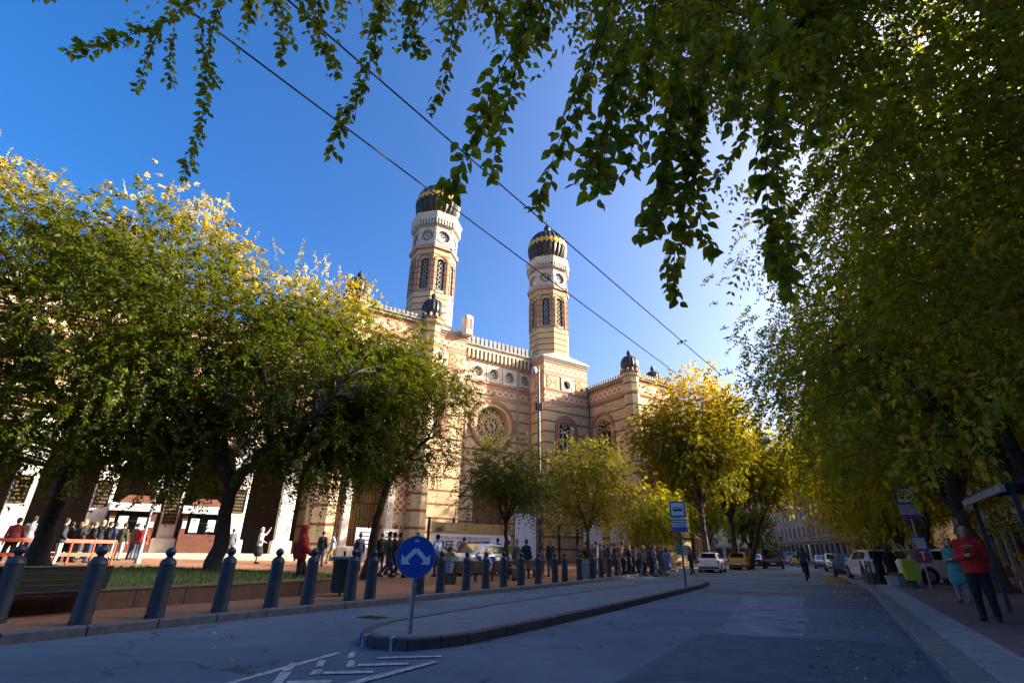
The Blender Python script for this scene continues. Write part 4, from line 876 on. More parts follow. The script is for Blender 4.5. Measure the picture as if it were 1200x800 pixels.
# --- left plaza trees
def lt(u, v, z): p = G(u, v, z); return (p[0], p[1], z-.05)
bA = lt(40, 664, .62); bB = lt(251, 671, .52); bC = lt(429, 681, .13); bD = AT(592, 24.5); bE = AT(690, 31)
print('tree bases', [tuple(round(x, 1) for x in b) for b in (bA, bB, bC, bD, bE)])
def limbset(base, px, t0, rad):
    """limb centre lines read off the picture at the trunk's own distance"""
    out = []
    for pl, rs, dts in zip(px, rad, t0):
        L = []
        for (u, v), r_, dt in zip(pl, rs, dts): p = PT(u, v, dt); L.append((p[0]-base[0], p[1]-base[1], p[2]-base[2], r_))
        out.append(L)
    return out
def tdepth(p): return float((np.array(p)-CAMP)@FW)
tA = tdepth(bA); tB = tdepth(bB); tC = tdepth(bC)
limA = [[(0, 0, 0, .30), *[(q[0]-bA[0], q[1]-bA[1], q[2]-bA[2], r_) for q, r_ in ((PT(62, 600, tA+.6), .25), (PT(86, 535, tA+1.2), .22), (PT(94, 505, tA+1.6), .2))]]]
fk = limA[0][-1]
limA += [[fk, (fk[0]-1.6, fk[1]-.8, fk[2]+2.2, .12), (fk[0]-2.6, fk[1]-1.5, fk[2]+4.6, .05)], [fk, (fk[0]+1.3, fk[1]-.6, fk[2]+1.5, .13), (fk[0]+2.2, fk[1]-.8, fk[2]+4.0, .05)], [fk, (fk[0]+.2, fk[1]+.8, fk[2]+2.6, .11), (fk[0]+.4, fk[1]+.6, fk[2]+5.4, .04)]]
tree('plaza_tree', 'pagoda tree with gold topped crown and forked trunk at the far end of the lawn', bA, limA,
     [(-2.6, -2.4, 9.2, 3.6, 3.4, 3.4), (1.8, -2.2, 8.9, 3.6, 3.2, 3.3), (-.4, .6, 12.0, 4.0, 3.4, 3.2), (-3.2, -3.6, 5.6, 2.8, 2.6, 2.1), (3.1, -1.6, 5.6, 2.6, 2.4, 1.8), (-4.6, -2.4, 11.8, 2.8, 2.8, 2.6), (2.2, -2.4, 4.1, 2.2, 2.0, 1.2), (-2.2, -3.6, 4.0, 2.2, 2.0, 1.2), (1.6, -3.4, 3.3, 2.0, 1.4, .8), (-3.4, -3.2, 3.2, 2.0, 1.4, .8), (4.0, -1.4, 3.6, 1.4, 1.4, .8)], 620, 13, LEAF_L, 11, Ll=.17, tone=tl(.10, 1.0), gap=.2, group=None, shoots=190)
limB = [[(0, 0, 0, .26), *[(q[0]-bB[0], q[1]-bB[1], q[2]-bB[2], r_) for q, r_ in ((PT(262, 610, tB+.4), .21), (PT(272, 572, tB+.7), .2))]]]
fk = limB[0][-1]
def lb(u, v, t, r_): q = PT(u, v, t); return (q[0]-bB[0], q[1]-bB[1], q[2]-bB[2], r_)
limB += [[fk, lb(300, 535, tB+.6, .15), lb(330, 512, tB+.4, .12), lb(372, 484, tB+.2, .08), lb(410, 440, tB, .04)], [fk, lb(264, 530, tB+1.2, .1), lb(258, 480, tB+1.6, .07), lb(240, 420, tB+2, .04)], [lb(318, 520, tB+.5, .12), lb(316, 470, tB+1.2, .08), lb(300, 390, tB+2.2, .04)], [fk, lb(225, 500, tB+.2, .08), lb(190, 440, tB, .04)]]
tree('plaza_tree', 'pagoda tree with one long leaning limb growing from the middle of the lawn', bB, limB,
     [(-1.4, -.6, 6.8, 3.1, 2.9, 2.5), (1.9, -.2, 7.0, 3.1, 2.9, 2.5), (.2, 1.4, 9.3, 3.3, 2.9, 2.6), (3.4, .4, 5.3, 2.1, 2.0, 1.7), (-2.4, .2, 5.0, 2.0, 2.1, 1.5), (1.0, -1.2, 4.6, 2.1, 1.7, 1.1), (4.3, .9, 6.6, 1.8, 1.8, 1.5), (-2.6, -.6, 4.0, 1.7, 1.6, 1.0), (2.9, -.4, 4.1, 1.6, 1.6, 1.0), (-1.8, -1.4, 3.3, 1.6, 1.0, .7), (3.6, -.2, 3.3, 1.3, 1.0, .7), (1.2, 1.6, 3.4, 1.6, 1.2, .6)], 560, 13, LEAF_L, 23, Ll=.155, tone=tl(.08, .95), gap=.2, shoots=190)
limC = [[(0, 0, 0, .20), *[(q[0]-bC[0], q[1]-bC[1], q[2]-bC[2], r_) for q, r_ in ((PT(440, 620, tC+.3), .15), (PT(453, 570, tC+.6), .13))]]]
def lc(u, v, t, r_): q = PT(u, v, t); return (q[0]-bC[0], q[1]-bC[1], q[2]-bC[2], r_)
fk = limC[0][-1]; limC += [[fk, lc(470, 545, tC+.5, .09), lc(500, 515, tC+.5, .05), lc(520, 480, tC+.5, .02)], [fk, lc(452, 530, tC+.9, .09), lc(462, 470, tC+1.4, .05), lc(470, 410, tC+2, .02)], [fk, lc(440, 535, tC+.6, .06), lc(415, 490, tC+.6, .03)]]
def lobe(b, u, v, t_, r_): q = PT(u, v, t_); return (q[0]-b[0], q[1]-b[1], q[2]-b[2], r_, r_, r_*.9)
tree('plaza_tree', 'slender dark green tree planted in the brick paving beside the litter bin', bC, limC,
     [lobe(bC, u, v, t_, r_) for u, v, t_, r_ in ((468, 425, tC+1.6, 1.5), (520, 470, tC+1, 1.15), (440, 470, tC+1, 1.6), (495, 520, tC+.6, 1.15), (405, 505, tC+.8, 1.3), (490, 455, tC+2, 1.5), (450, 530, tC+1.5, 1.2), (425, 420, tC+2.2, 1.4))], 420, 12, LEAF_D, 31, Ll=.115, Wl=.6, tone=tl(.2, .75), gap=.04, spread=.4, shoots=50)
def young(label, base, h, cr, seed, leafm, tn, ncl=150, Ll=.11, rt=.11, lean=(0, 0), flat=.75, name='street_tree', K=7, ntw=10, weep=.5, group=None, zl=.38, gap=.0):
    zt = h*zl; li = [[(0, 0, 0, rt), (lean[0]*.3, lean[1]*.3, zt*.6, rt*.85), (lean[0]*.6, lean[1]*.6, zt, rt*.75)]]; fk = li[0][-1]; rg = np.random.default_rng(seed)
    for k in range(5):
        a = 2*math.pi*(k+rg.uniform(-.3, .3))/5; li.append([fk, (fk[0]+cr*.3*math.cos(a), fk[1]+cr*.3*math.sin(a), zt+(h-zt)*.3, rt*.42), (fk[0]+cr*.62*math.cos(a), fk[1]+cr*.62*math.sin(a), zt+(h-zt)*.62, rt*.15)])
    zc = zt+(h-zt)*.5; lo = [(lean[0], lean[1], zc+(h-zt)*.12, cr*.85, cr*.85, (h-zt)*.42)]
    for k in range(5):
        a = 2*math.pi*k/5+rg.uniform(0, 1); lo.append((lean[0]+cr*.5*math.cos(a), lean[1]+cr*.5*math.sin(a), zc-(h-zt)*rg.uniform(-.12, .22), cr*.5, cr*.5, (h-zt)*.27))
    return tree(name, label, base, li, lo, ncl, ntw, leafm, seed, Ll=Ll, Wl=.55, K=K, tone=tn, spread=cr*.16, droop=weep, group=group, gap=gap)
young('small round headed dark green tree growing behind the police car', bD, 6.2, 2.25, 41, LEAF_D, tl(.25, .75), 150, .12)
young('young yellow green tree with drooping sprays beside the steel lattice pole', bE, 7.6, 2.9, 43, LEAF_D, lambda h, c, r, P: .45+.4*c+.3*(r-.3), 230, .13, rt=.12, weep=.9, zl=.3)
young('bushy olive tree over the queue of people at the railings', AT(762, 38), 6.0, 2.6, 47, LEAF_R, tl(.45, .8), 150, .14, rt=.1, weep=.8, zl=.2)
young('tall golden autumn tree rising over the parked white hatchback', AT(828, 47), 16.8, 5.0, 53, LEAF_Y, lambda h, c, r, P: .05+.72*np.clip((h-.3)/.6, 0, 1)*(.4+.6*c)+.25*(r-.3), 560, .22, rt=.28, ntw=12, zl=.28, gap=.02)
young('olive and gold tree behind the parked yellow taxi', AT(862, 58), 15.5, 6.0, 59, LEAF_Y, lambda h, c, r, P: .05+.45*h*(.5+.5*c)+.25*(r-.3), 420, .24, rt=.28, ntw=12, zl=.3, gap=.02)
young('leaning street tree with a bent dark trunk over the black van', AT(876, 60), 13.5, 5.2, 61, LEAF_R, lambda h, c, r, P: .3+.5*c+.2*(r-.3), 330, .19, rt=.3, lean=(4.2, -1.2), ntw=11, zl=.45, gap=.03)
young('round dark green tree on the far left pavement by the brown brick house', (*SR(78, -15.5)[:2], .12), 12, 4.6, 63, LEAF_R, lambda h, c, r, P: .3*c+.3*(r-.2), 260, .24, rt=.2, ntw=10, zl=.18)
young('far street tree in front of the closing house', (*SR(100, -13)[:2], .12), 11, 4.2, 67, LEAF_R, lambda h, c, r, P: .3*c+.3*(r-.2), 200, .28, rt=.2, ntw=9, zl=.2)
# --- right pavement trees (tall, overhanging the road)
def big(label, s, r, h, cr, seed, ncl, Ll, tn, leafm=LEAF_R, lean=(-1.1, 0), zl=.22, ntw=12, rt=.26, gap=.09, K=7):
    b = SR(s, r, .1); lv = ER*lean[0]+ES*lean[1]
    return young(label, b, h, cr, seed, leafm, tn, ncl, Ll, rt, (lv[0], lv[1]), name='street_tree', ntw=ntw, weep=.85, group=None, zl=zl, gap=gap, K=K)
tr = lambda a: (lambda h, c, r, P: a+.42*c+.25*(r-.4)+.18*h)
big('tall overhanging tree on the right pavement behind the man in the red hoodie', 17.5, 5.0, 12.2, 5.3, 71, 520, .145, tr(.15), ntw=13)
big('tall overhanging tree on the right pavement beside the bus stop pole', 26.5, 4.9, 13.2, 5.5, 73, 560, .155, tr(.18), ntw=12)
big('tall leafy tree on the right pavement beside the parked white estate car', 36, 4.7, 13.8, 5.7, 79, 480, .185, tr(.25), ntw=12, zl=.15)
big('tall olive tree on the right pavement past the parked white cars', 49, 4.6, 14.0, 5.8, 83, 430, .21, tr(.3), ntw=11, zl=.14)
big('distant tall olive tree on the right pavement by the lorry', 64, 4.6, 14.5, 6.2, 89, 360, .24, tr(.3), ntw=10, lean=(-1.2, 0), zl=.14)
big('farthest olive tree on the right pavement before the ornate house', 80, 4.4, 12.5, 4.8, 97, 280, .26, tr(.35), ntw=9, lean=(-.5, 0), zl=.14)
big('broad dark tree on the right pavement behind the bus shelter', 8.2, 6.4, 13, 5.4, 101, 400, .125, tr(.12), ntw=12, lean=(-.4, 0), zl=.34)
# ================================================================ overhanging tree above the camera
def big_leaves(pos, dirv, nor, L, W):
    """pointed ovate leaves folded on the midrib and curling towards the tip"""
    dirv = nrm(dirv); wd = nrm(np.cross(nor, dirv)); nn = np.cross(dirv, wd); L = L[:, None]; W = W[:, None]; n = len(pos)
    curl = np.random.default_rng(n).uniform(-.05, .28, (n, 1)); fold = np.random.default_rng(n+1).uniform(.05, .3, (n, 1))
    st = [(0, .03), (.10, .30), (.28, .5), (.52, .45), (.76, .25), (.92, .08), (1, .004)]
    mid = [pos+dirv*L*t-nn*L*curl*t*t for t, _ in st]; qs = []
    for sg in (-1, 1):
        ed = [m+wd*W*w_*sg+nn*W*fold*w_ for m, (t, w_) in zip(mid, st)]
        for i in range(len(st)-1): qs.append(np.stack([mid[i], ed[i], ed[i+1], mid[i+1]], 1))
    return qs
def leaf_mesh(name, qs, tone, mat):
    """join the six quads of each leaf"""
    V = np.stack(qs, 1).reshape(-1, 4, 3); return quads_mesh(name, V, np.repeat(tone, len(qs)), mat)
ovb = SR(-.8, 3.2, .1)
ov = empty('overhanging_tree', ovb, 0, 'pagoda tree whose leafy strands hang in front of the blue sky', 'tree')
OV = np.array(ovb)
m_ = MB()
def lp(u, v, t, r_): q = PT(u, v, t)-OV; return (*q, r_)
limO = [[(0, 0, 0, .27), (-.1, .1, 1.6, .22), (-.2, .3, 3.2, .19)]]
fk = limO[0][-1]
for far in ([lp(1250, -60, 5, .12), lp(1020, -40, 4.6, .07), lp(800, -60, 4.4, .04), lp(560, -60, 4.2, .025), lp(300, -40, 4.0, .012)], [lp(1400, 80, 5.5, .11), lp(1180, 120, 6.5, .06), lp(1060, 170, 7.5, .03), lp(960, 200, 8.5, .012)], [lp(1500, 250, 6, .1), lp(1250, 330, 6.4, .05), lp(1100, 380, 7, .02)],
            [(fk[0], fk[1], 5.2, .14), (fk[0]-.6, fk[1]+.8, 7.5, .08), (fk[0]-1, fk[1]+2, 9.5, .03)], [lp(1250, -60, 5, .1), lp(900, 20, 5.6, .04), lp(740, -10, 5.4, .02), lp(640, -30, 5, .01)], [lp(1020, -40, 4.6, .05), lp(900, 60, 4.2, .03), lp(840, 110, 4.0, .012)]):
    limO.append([fk if len(far) != 4 or True else far[0]]+far)
for pl in limO:
    pts = [Vector(p[:3]) for p in pl]; m_.tube(pts, [p[3] for p in pl], 9 if pl[0][3] > .1 else 6)
build(m_, 'trunk', BARK, ov, True)
# hanging strands: picture paths with a distance each
strands = [([(262, -20), (248, 40), (240, 90), (238, 140), (215, 212)], 3.6, .062, 1), ([(238, 20), (236, 60), (255, 100)], 3.6, .055, 1), ([(230, -10), (200, 25), (150, 42), (80, 62)], 3.9, .062, 2), ([(190, 30), (175, 60), (160, 105)], 3.9, .058, 1), ([(205, 40), (198, 70), (200, 98)], 3.9, .055, 1),
           ([(60, -10), (45, 2)], 3.6, .06, 1), ([(300, -20), (330, 10), (345, 50)], 3.8, .06, 1), ([(318, -10), (330, 40), (330, 72)], 3.6, .06, 1), ([(375, -20), (372, 40), (395, 88)], 3.4, .06, 2), ([(352, -10), (362, 30)], 3.4, .06, 1), ([(290, -15), (293, 25)], 3.4, .06, 1),
           ([(450, -20), (440, 50), (425, 100), (385, 178)], 3.2, .062, 2), ([(480, -10), (478, 30), (492, 60)], 3.3, .058, 2), ([(500, -10), (485, 30), (470, 58)], 3.3, .058, 1), ([(530, -20), (530, 40), (522, 95), (505, 132)], 3.3, .06, 1), ([(545, -10), (532, 60)], 3.4, .055, 1),
           ([(630, -20), (605, 50), (580, 95), (560, 150), (535, 205), (531, 232)], 2.6, .078, 2), ([(612, 40), (600, 100), (585, 160), (574, 208)], 2.5, .075, 1), ([(560, -10), (590, 30), (615, 60)], 2.9, .07, 2), ([(655, -20), (640, 20), (634, 50)], 2.6, .075, 2),
           ([(720, -10), (690, 60), (668, 130), (650, 180), (626, 250)], 2.5, .078, 1), ([(712, 20), (692, 90), (672, 150), (652, 182)], 2.45, .07, 1), ([(740, 30), (722, 100), (712, 160), (700, 232)], 2.35, .085, 2), ([(728, 60), (708, 130), (676, 218)], 2.4, .07, 1),
           ([(770, -10), (760, 80), (745, 150), (735, 200)], 2.5, .08, 2), ([(800, 20), (790, 120), (780, 190), (770, 240), (762, 262)], 2.6, .085, 3), ([(830, 40), (815, 150), (800, 230), (790, 300), (790, 356)], 2.7, .08, 2), ([(812, 100), (815, 200), (822, 270), (834, 300)], 2.7, .08, 1),
           ([(910, 60), (902, 140), (896, 210), (905, 290), (925, 345)], 2.6, .085, 2), ([(925, 120), (910, 200), (918, 260), (936, 300)], 2.8, .08, 1), ([(880, 120), (868, 170), (850, 190), (832, 220)], 3.4, .07, 1), ([(870, 30), (862, 90), (858, 140)], 2.4, .085, 2), ([(960, 130), (955, 165)], 2.6, .08, 2),
           ([(990, 170), (965, 205), (935, 240)], 6.2, .085, 2), ([(1000, 195), (975, 225), (965, 245)], 6.2, .085, 1), ([(900, -10), (895, 40), (925, 50), (950, 62)], 1.9, .10, 1)]
rg = np.random.default_rng(5); allq = [[] for _ in range(6)]; stem = MB()
big_q = [[] for _ in range(6)]; tones = []; k_s = 0
for path, t, L, dens in strands:
    L *= .84
    wp = [PT(u, v, t+.12*i*rg.uniform(-.5, .5))-OV for i, (u, v) in enumerate(path)]; sm = MB()
    pts = []
    for i in range(len(wp)-1):
        for j in range(6): pts.append(wp[i]+(wp[i+1]-wp[i])*j/6)
    pts.append(wp[-1]); pts = np.array(pts)
    for _ in range(2): pts[1:-1] = (pts[:-2]+2*pts[1:-1]+pts[2:])/4
    sm.tube([Vector(p) for p in pts], np.linspace(.0045, .0015, len(pts)), 4, False)
    st = build(sm, 'strand', M('green_stem', (.05, .055, .02), .7), ov)
    d = np.linalg.norm(np.diff(pts, axis=0), axis=1); cum = np.concatenate([[0], np.cumsum(d)]); n = int(cum[-1]/(L*.23)*dens*1.15)
    sp = np.sort(rg.uniform(0, cum[-1], n)) if dens > 1 else np.linspace(0, cum[-1], n); P_ = np.stack([np.interp(sp, cum, pts[:, k]) for k in range(3)], 1)
    tg = np.stack([np.gradient(np.interp(sp, cum, pts[:, k]), 1) for k in range(3)], 1) if n > 2 else np.tile(pts[-1]-pts[0], (n, 1)); tg = nrm(tg)
    vw = nrm(P_+OV-CAMP); side = nrm(np.cross(tg, vw)+rg.normal(0, .35, (n, 3))); sg = np.where(np.arange(n) % 2 == 0, 1, -1)[:, None]
    dv = side*sg*.75+tg*.45+np.array([0, 0, -.55])+rg.normal(0, .22, (n, 3)); P_ = P_+rg.normal(0, .012*dens, (n, 3))
    nor = nrm(-vw+rg.normal(0, .75, (n, 3))+np.array([0, 0, .3])); LL = L*rg.uniform(.7, 1.2, n); q = big_leaves(P_+side*sg*L*.12, dv, nor, LL, LL*rg.uniform(.55, .78, n))
    link('leaves', leaf_mesh('leaves', q, rg.uniform(.0, .7, n), LEAF_S), st)
# dense crown mass overhead (upper right)
def mass(n, reg, tr_, L, seed, K=9, length=.42):
    rg = np.random.default_rng(seed); org = []
    while len(org) < n:
        u, v = rg.uniform(reg[0], reg[2]), rg.uniform(reg[1], reg[3]); t = rg.uniform(*tr_)
        p = PT(u, v, t)-OV
        if noise.noise(Vector(p)*1.1+Vector((seed, 0, 0))) < -.12: continue
        org.append(p)
    org = np.array(org); dr = nrm(rg.normal(0, .6, org.shape)+np.array([0, 0, -.25])); return sprays(org, dr, length, K, L, .6, .7, rg)[0]
Q = np.concatenate([mass(520, (690, -160, 1000, 70), (3.2, 5.5), .075, 1), mass(520, (780, -60, 1000, 130), (3.6, 6.5), .08, 2), mass(900, (950, -160, 1300, 200), (4, 8), .085, 3), mass(420, (990, 120, 1300, 330), (5, 9), .085, 4), mass(260, (430, -200, 720, 6), (3.2, 5), .075, 5), mass(140, (200, -160, 440, -8), (3.4, 4.6), .07, 6), mass(300, (1010, 300, 1300, 480), (5.5, 9), .085, 8), mass(900, (1000, -120, 1350, 360), (7, 11), .12, 12, 9, .5), mass(300, (960, 60, 1080, 330), (7, 11), .1, 13, 9, .5)])
link('crown', quads_mesh('crown', Q, np.random.default_rng(9).uniform(.0, .8, len(Q)), LEAF_S), ov)
# drooping sprays with larger leaves on the right
for i, (path, t, L) in enumerate([([(1150, 440), (1080, 455), (1010, 480), (985, 520)], 5.2, .11), ([(1160, 500), (1100, 500), (1060, 520), (1050, 560)], 5.0, .1), ([(1200, 430), (1165, 470), (1150, 520), (1155, 560)], 4.6, .11), ([(1180, 360), (1120, 380), (1060, 420), (1040, 455)], 5.5, .11), ([(1130, 300), (1060, 330), (1000, 370), (960, 420)], 6.4, .12), ([(1110, 520), (1085, 545), (1075, 590)], 5, .09), ([(1200, 210), (1150, 220), (1100, 240), (1080, 280)], 4.6, .1), ([(1190, 250), (1160, 270), (1150, 300)], 4.2, .1), ([(1020, 400), (975, 430), (945, 470), (935, 520)], 7.5, .12), ([(1090, 430), (1030, 440), (990, 470), (970, 540)], 6.6, .1)]):
    wp = np.array([PT(u, v, t)-OV for u, v in path]); tt = np.linspace(0, len(wp)-1, 26); pts = np.stack([np.interp(tt, np.arange(len(wp)), wp[:, k]) for k in range(3)], 1)
    for _ in range(3): pts[1:-1] = (pts[:-2]+2*pts[1:-1]+pts[2:])/4
    sm = MB(); sm.tube([Vector(p) for p in pts], np.linspace(.008, .002, 26), 4, False); st = build(sm, 'strand', MATS['green_stem'], ov)
    rg = np.random.default_rng(200+i); n = 60; P_ = pts[rg.integers(0, 25, n)]+rg.normal(0, .05, (n, 3)); tg = np.tile(nrm(pts[-1]-pts[0]), (n, 1)); vw = nrm(P_+OV-CAMP); side = nrm(np.cross(tg, vw)+rg.normal(0, .3, (n, 3))); sg = rg.choice([-1, 1], n)[:, None]
    LL = L*rg.uniform(.7, 1.15, n); q = big_leaves(P_, side*sg*.7+tg*.4+np.array([0, 0, -.6])+rg.normal(0, .2, (n, 3)), nrm(np.array([0, 0, 1.])+rg.normal(0, .55, (n, 3))-vw*.4), LL, LL*.58)
    link('leaves', leaf_mesh('leaves', q, rg.uniform(.35, .95, n), LEAF_R), st)
# ================================================================ street furniture
BOLM = M('bollard_paint', (.012, .027, .044), .45, .0, var=.5, scale=7, bump=.25); STEEL = M('galvanised_steel', (.30, .31, .32), .45, .7, var=.2, scale=5)
DKG = M('dark_green_paint', (.025, .075, .05), .45, var=.25, scale=5); WHT = M('white_enamel', (.70, .70, .70), .45, var=.06); BLU = M('sign_blue', (.012, .07, .42), .4, var=.08, scale=2)
REDP = M('red_paint', (.42, .03, .02), .45, var=.15); ORG = M('orange_red_paint', (.50, .09, .03), .5, var=.2); WOODD = M('dark_wood_slat', (.014, .011, .010), .7, var=.35, scale=9, bump=.2)
# ---- bollards
bm = MB(); bm.lathe([(.15, 0), (.152, .04), (.143, .07), (.125, .82), (.125, .86), (.133, .87), (.133, .90), (.123, .915), (.123, .93)], 20)
b_body = D.meshes.new('shaft'); b_body.from_pydata(bm.v, [], bm.f)
bm2 = MB(); bm2.lathe([(.124, .93), (.1, .96), (.06, .985), (.048, 1.0), (.05, 1.015), (.075, 1.04), (.086, 1.08), (.075, 1.12), (.045, 1.15), (.012, 1.17)], 16)
b_cap = D.meshes.new('ball_cap'); b_cap.from_pydata(bm2.v, [], bm2.f)
for me in (b_body, b_cap):
    me.materials.append(BOLM); me.polygons.foreach_set('use_smooth', [True]*len(me.polygons)); me.set_sharp_from_angle(angle=R(35))
BOL = [(0, 725), (100, 733), (195, 726), (272, 719), (338, 714), (392, 711), (439, 706), (478, 705), (516, 698), (545, 696), (573, 693), (598, 691), (619, 689), (638, 687), (655, 685), (671, 683), (684, 682), (698, 680), (710, 678), (722, 677), (733, 676), (744, 675), (754, 674), (763, 673.5), (771, 673)]
sb = None
for i in range(27):
    s_ = 2.8+1.18*i if i < 7 else 2.8+1.18*6+(i-6)*1.45
    # columns as photographed, on the pavement edge
    if i == 0: p = SR(3.35, -11.6)
    elif i < len(BOL): p0 = G(BOL[i][0], BOL[i][1], .12); s0, r0 = toSR(p0); p = SR(s0, kL(s0)-.42)
    else: p = SR(38.5+(i-24)*1.6, kL(38)-.5)
    root = empty('bollard', (p[0], p[1], .125), random.uniform(0, 1), 'dark blue ball topped bollard in the row along the left kerb', 'bollard', 'ball topped bollards along the left kerb')
    root.scale = (1, 1, .97+.03*random.random()); root.rotation_euler[0] = random.uniform(-.012, .012)
    sh = link('shaft', b_body, root); link('ball_cap', b_cap, root)
# ---- keep either side sign
p = G(480, 743, .14); sg = empty('traffic_sign', (p[0], p[1], .14), 0, 'round blue sign with two white arrows on the nose of the traffic island', 'traffic sign')
d = math.atan2(p[0], p[1]); sg.rotation_euler[2] = -d
Ps = lambda u, v, dd: (u, dd, v)
m_ = MB(); m_.tube([(0, .05, 0), (0, .05, 1.38)], .032, 12); build(m_, 'post', STEEL, sg, True)
zc = 1.03; ol = circ(0, zc, .30, 48)
m_ = MB(); m_.prism(ol, Ps, -.004, .008); dsc = build(m_, 'disc', BLU, sg)
m_ = MB(); m_.ring2(Ps, circ(0, zc, .30, 48), circ(0, zc, .288, 48), -.008, .006); build(m_, 'rim', STEEL, dsc)
def arrow(sx): # from apex down to the side with an arrow head
    ax, az, bx, bz = 0, zc+.105, .155*sx, zc-.045; dx, dz = bx-ax, bz-az; L = math.hypot(dx, dz); dx /= L; dz /= L; nx, nz = -dz, dx; w_ = .032
    sh_ = [(ax+nx*w_, az+nz*w_), (ax-nx*w_, az-nz*w_), (bx-nx*w_, bz-nz*w_), (bx+nx*w_, bz+nz*w_)]
    hd = [(.215*sx, zc-.105), (.075*sx, zc-.105), (.215*sx, zc+.035)]
    return sh_, hd
for sx in (-1, 1):
    sh_, hd = arrow(sx); m_ = MB()
    for pol in (sh_, hd):
        if sum(pol[i][0]*pol[(i+1) % len(pol)][1]-pol[(i+1) % len(pol)][0]*pol[i][1] for i in range(len(pol))) < 0: pol = pol[::-1]
        m_.prism(pol, Ps, -.0065, -.003) if pol is not hd else m_.prism(pol, Ps, -.0072, -.003)
    build(m_, 'arrow_symbol', WHT, dsc)
m_ = MB(); m_.prism(rect(-.035, .035, zc+.21, zc+.245), Ps, -.007, -.003); build(m_, 'sticker', M('pale_blue_sticker', (.35, .5, .7), .5), dsc)
m_ = MB(); m_.box(-.045, .045, .01, .095, zc-.17, zc-.13); m_.box(-.045, .045, .01, .095, zc+.13, zc+.17); build(m_, 'clamp', STEEL, sg)
# ---- bus stop signs
def bus_icon(cx, cz, w_, parent, y=-.012):
    m_ = MB(); h = w_*.42
    m_.prism([(cx-w_/2, cz-h*.35), (cx+w_/2, cz-h*.35), (cx+w_/2, cz+h*.5), (cx+w_*.44, cz+h*.62), (cx-w_*.44, cz+h*.62), (cx-w_/2, cz+h*.5)], Ps, y, y+.003)
    for dx in (-.28, .28): m_.prism(circ(cx+dx*w_, cz-h*.36, h*.2, 10), Ps, y-.001, y+.003)
    o = build(m_, 'bus_symbol', BLK, parent); m_ = MB()
    for k in range(4): m_.prism(rect(cx-w_*.42+k*w_*.215, cx-w_*.42+k*w_*.215+w_*.17, cz+h*.12, cz+h*.42), Ps, y-.003, y-.0005)
    build(m_, 'bus_window', WHT, o)
def lines(parent, x0, x1, z0, z1, n, mat, y=-.012, name='print_line'):
    m_ = MB(); dz = (z1-z0)/n
    for k in range(n):
        x = x0; z = z1-dz*(k+.5)
        while x < x1-.02:
            L = random.uniform(.02, .07); m_.prism(rect(x, min(x1, x+L), z-dz*.26, z+dz*.26), Ps, y, y+.002); x += L+.018
    return tag(build(m_, name, mat, parent), kind='stuff')
p = G(804, 687, .14); st = empty('bus_stop_sign', (p[0], p[1], .14), -.28, 'blue and white bus stop sign at the far end of the traffic island', 'bus stop sign')
m_ = MB(); m_.tube([(0, .04, 0), (0, .04, 3.0)], .036, 10); build(m_, 'post', M('dark_blue_post', (.03, .05, .08), .5), st, True)
m_ = MB(); m_.prism(rect(-.30, .30, 2.5, 3.1), Ps, -.01, .01); b1 = build(m_, 'stop_board', BLU, st); m_ = MB(); m_.prism(rect(-.24, .24, 2.56, 3.04), Ps, -.013, -.008); build(m_, 'white_field', WHT, b1); bus_icon(0, 2.78, .34, b1, -.017)
m_ = MB(); m_.prism(rect(-.27, .30, 1.95, 2.46), Ps, -.01, .01); b2 = build(m_, 'route_board', WHT, st); lines(b2, -.25, .28, 2.15, 2.44, 3, BLK)
m_ = MB(); m_.prism(rect(-.27, .30, 1.95, 2.13), Ps, -.014, -.009); bb_ = build(m_, 'blue_strip', BLU, b2); lines(bb_, -.2, .2, 2.0, 2.1, 1, REDP, -.018)
m_ = MB(); m_.box(-.2, .0, -.06, .0, 1.12, 1.45); build(m_, 'green_panel', M('green_notice', (.03, .22, .12), .5), st); m_ = MB(); m_.box(.004, .28, -.06, .0, 1.12, 1.45); b3 = build(m_, 'red_panel', M('red_notice', (.45, .09, .06), .5), st); lines(b3, .03, .26, 1.15, 1.42, 3, WHT, -.064)
p = G(1092, 690, .12); st = empty('bus_stop_sign', (p[0], p[1], .12), 0, 'tall bus stop sign with a bus symbol and timetable on the right pavement', 'bus stop sign')
st.rotation_euler[2] = -math.atan2(p[0], p[1])+.1
m_ = MB(); m_.tube([(0, .05, 0), (0, .05, 3.6)], .04, 10); build(m_, 'post', STEEL, st, True)
m_ = MB(); m_.prism(rect(-.36, .36, 3.25, 3.92), Ps, -.01, .01); b1 = build(m_, 'stop_board', BLU, st); m_ = MB(); m_.prism(rect(-.28, .28, 3.31, 3.86), Ps, -.013, -.008); build(m_, 'white_field', WHT, b1); bus_icon(0, 3.52, .42, b1, -.017); lines(b1, -.1, .12, 3.70, 3.8, 1, M('grey_print', (.2, .2, .2), .6), -.017)
m_ = MB(); m_.prism(rect(-.33, .36, 2.62, 3.22), Ps, -.01, .01); b2 = build(m_, 'route_board', M('light_grey_enamel', (.5, .5, .5), .5), st); lines(b2, -.28, .3, 2.86, 3.2, 4, MATS['grey_print'])
m_ = MB(); m_.prism(rect(-.33, .36, 2.62, 2.82), Ps, -.014, -.009); bb_ = build(m_, 'blue_strip', BLU, b2); m_ = MB(); m_.prism(rect(-.27, -.17, 2.68, 2.77), Ps, -.018, -.013); m_.prism(rect(-.07, .28, 2.68, 2.77), Ps, -.018, -.013); tag(build(m_, 'route_number', REDP, bb_), kind='stuff')
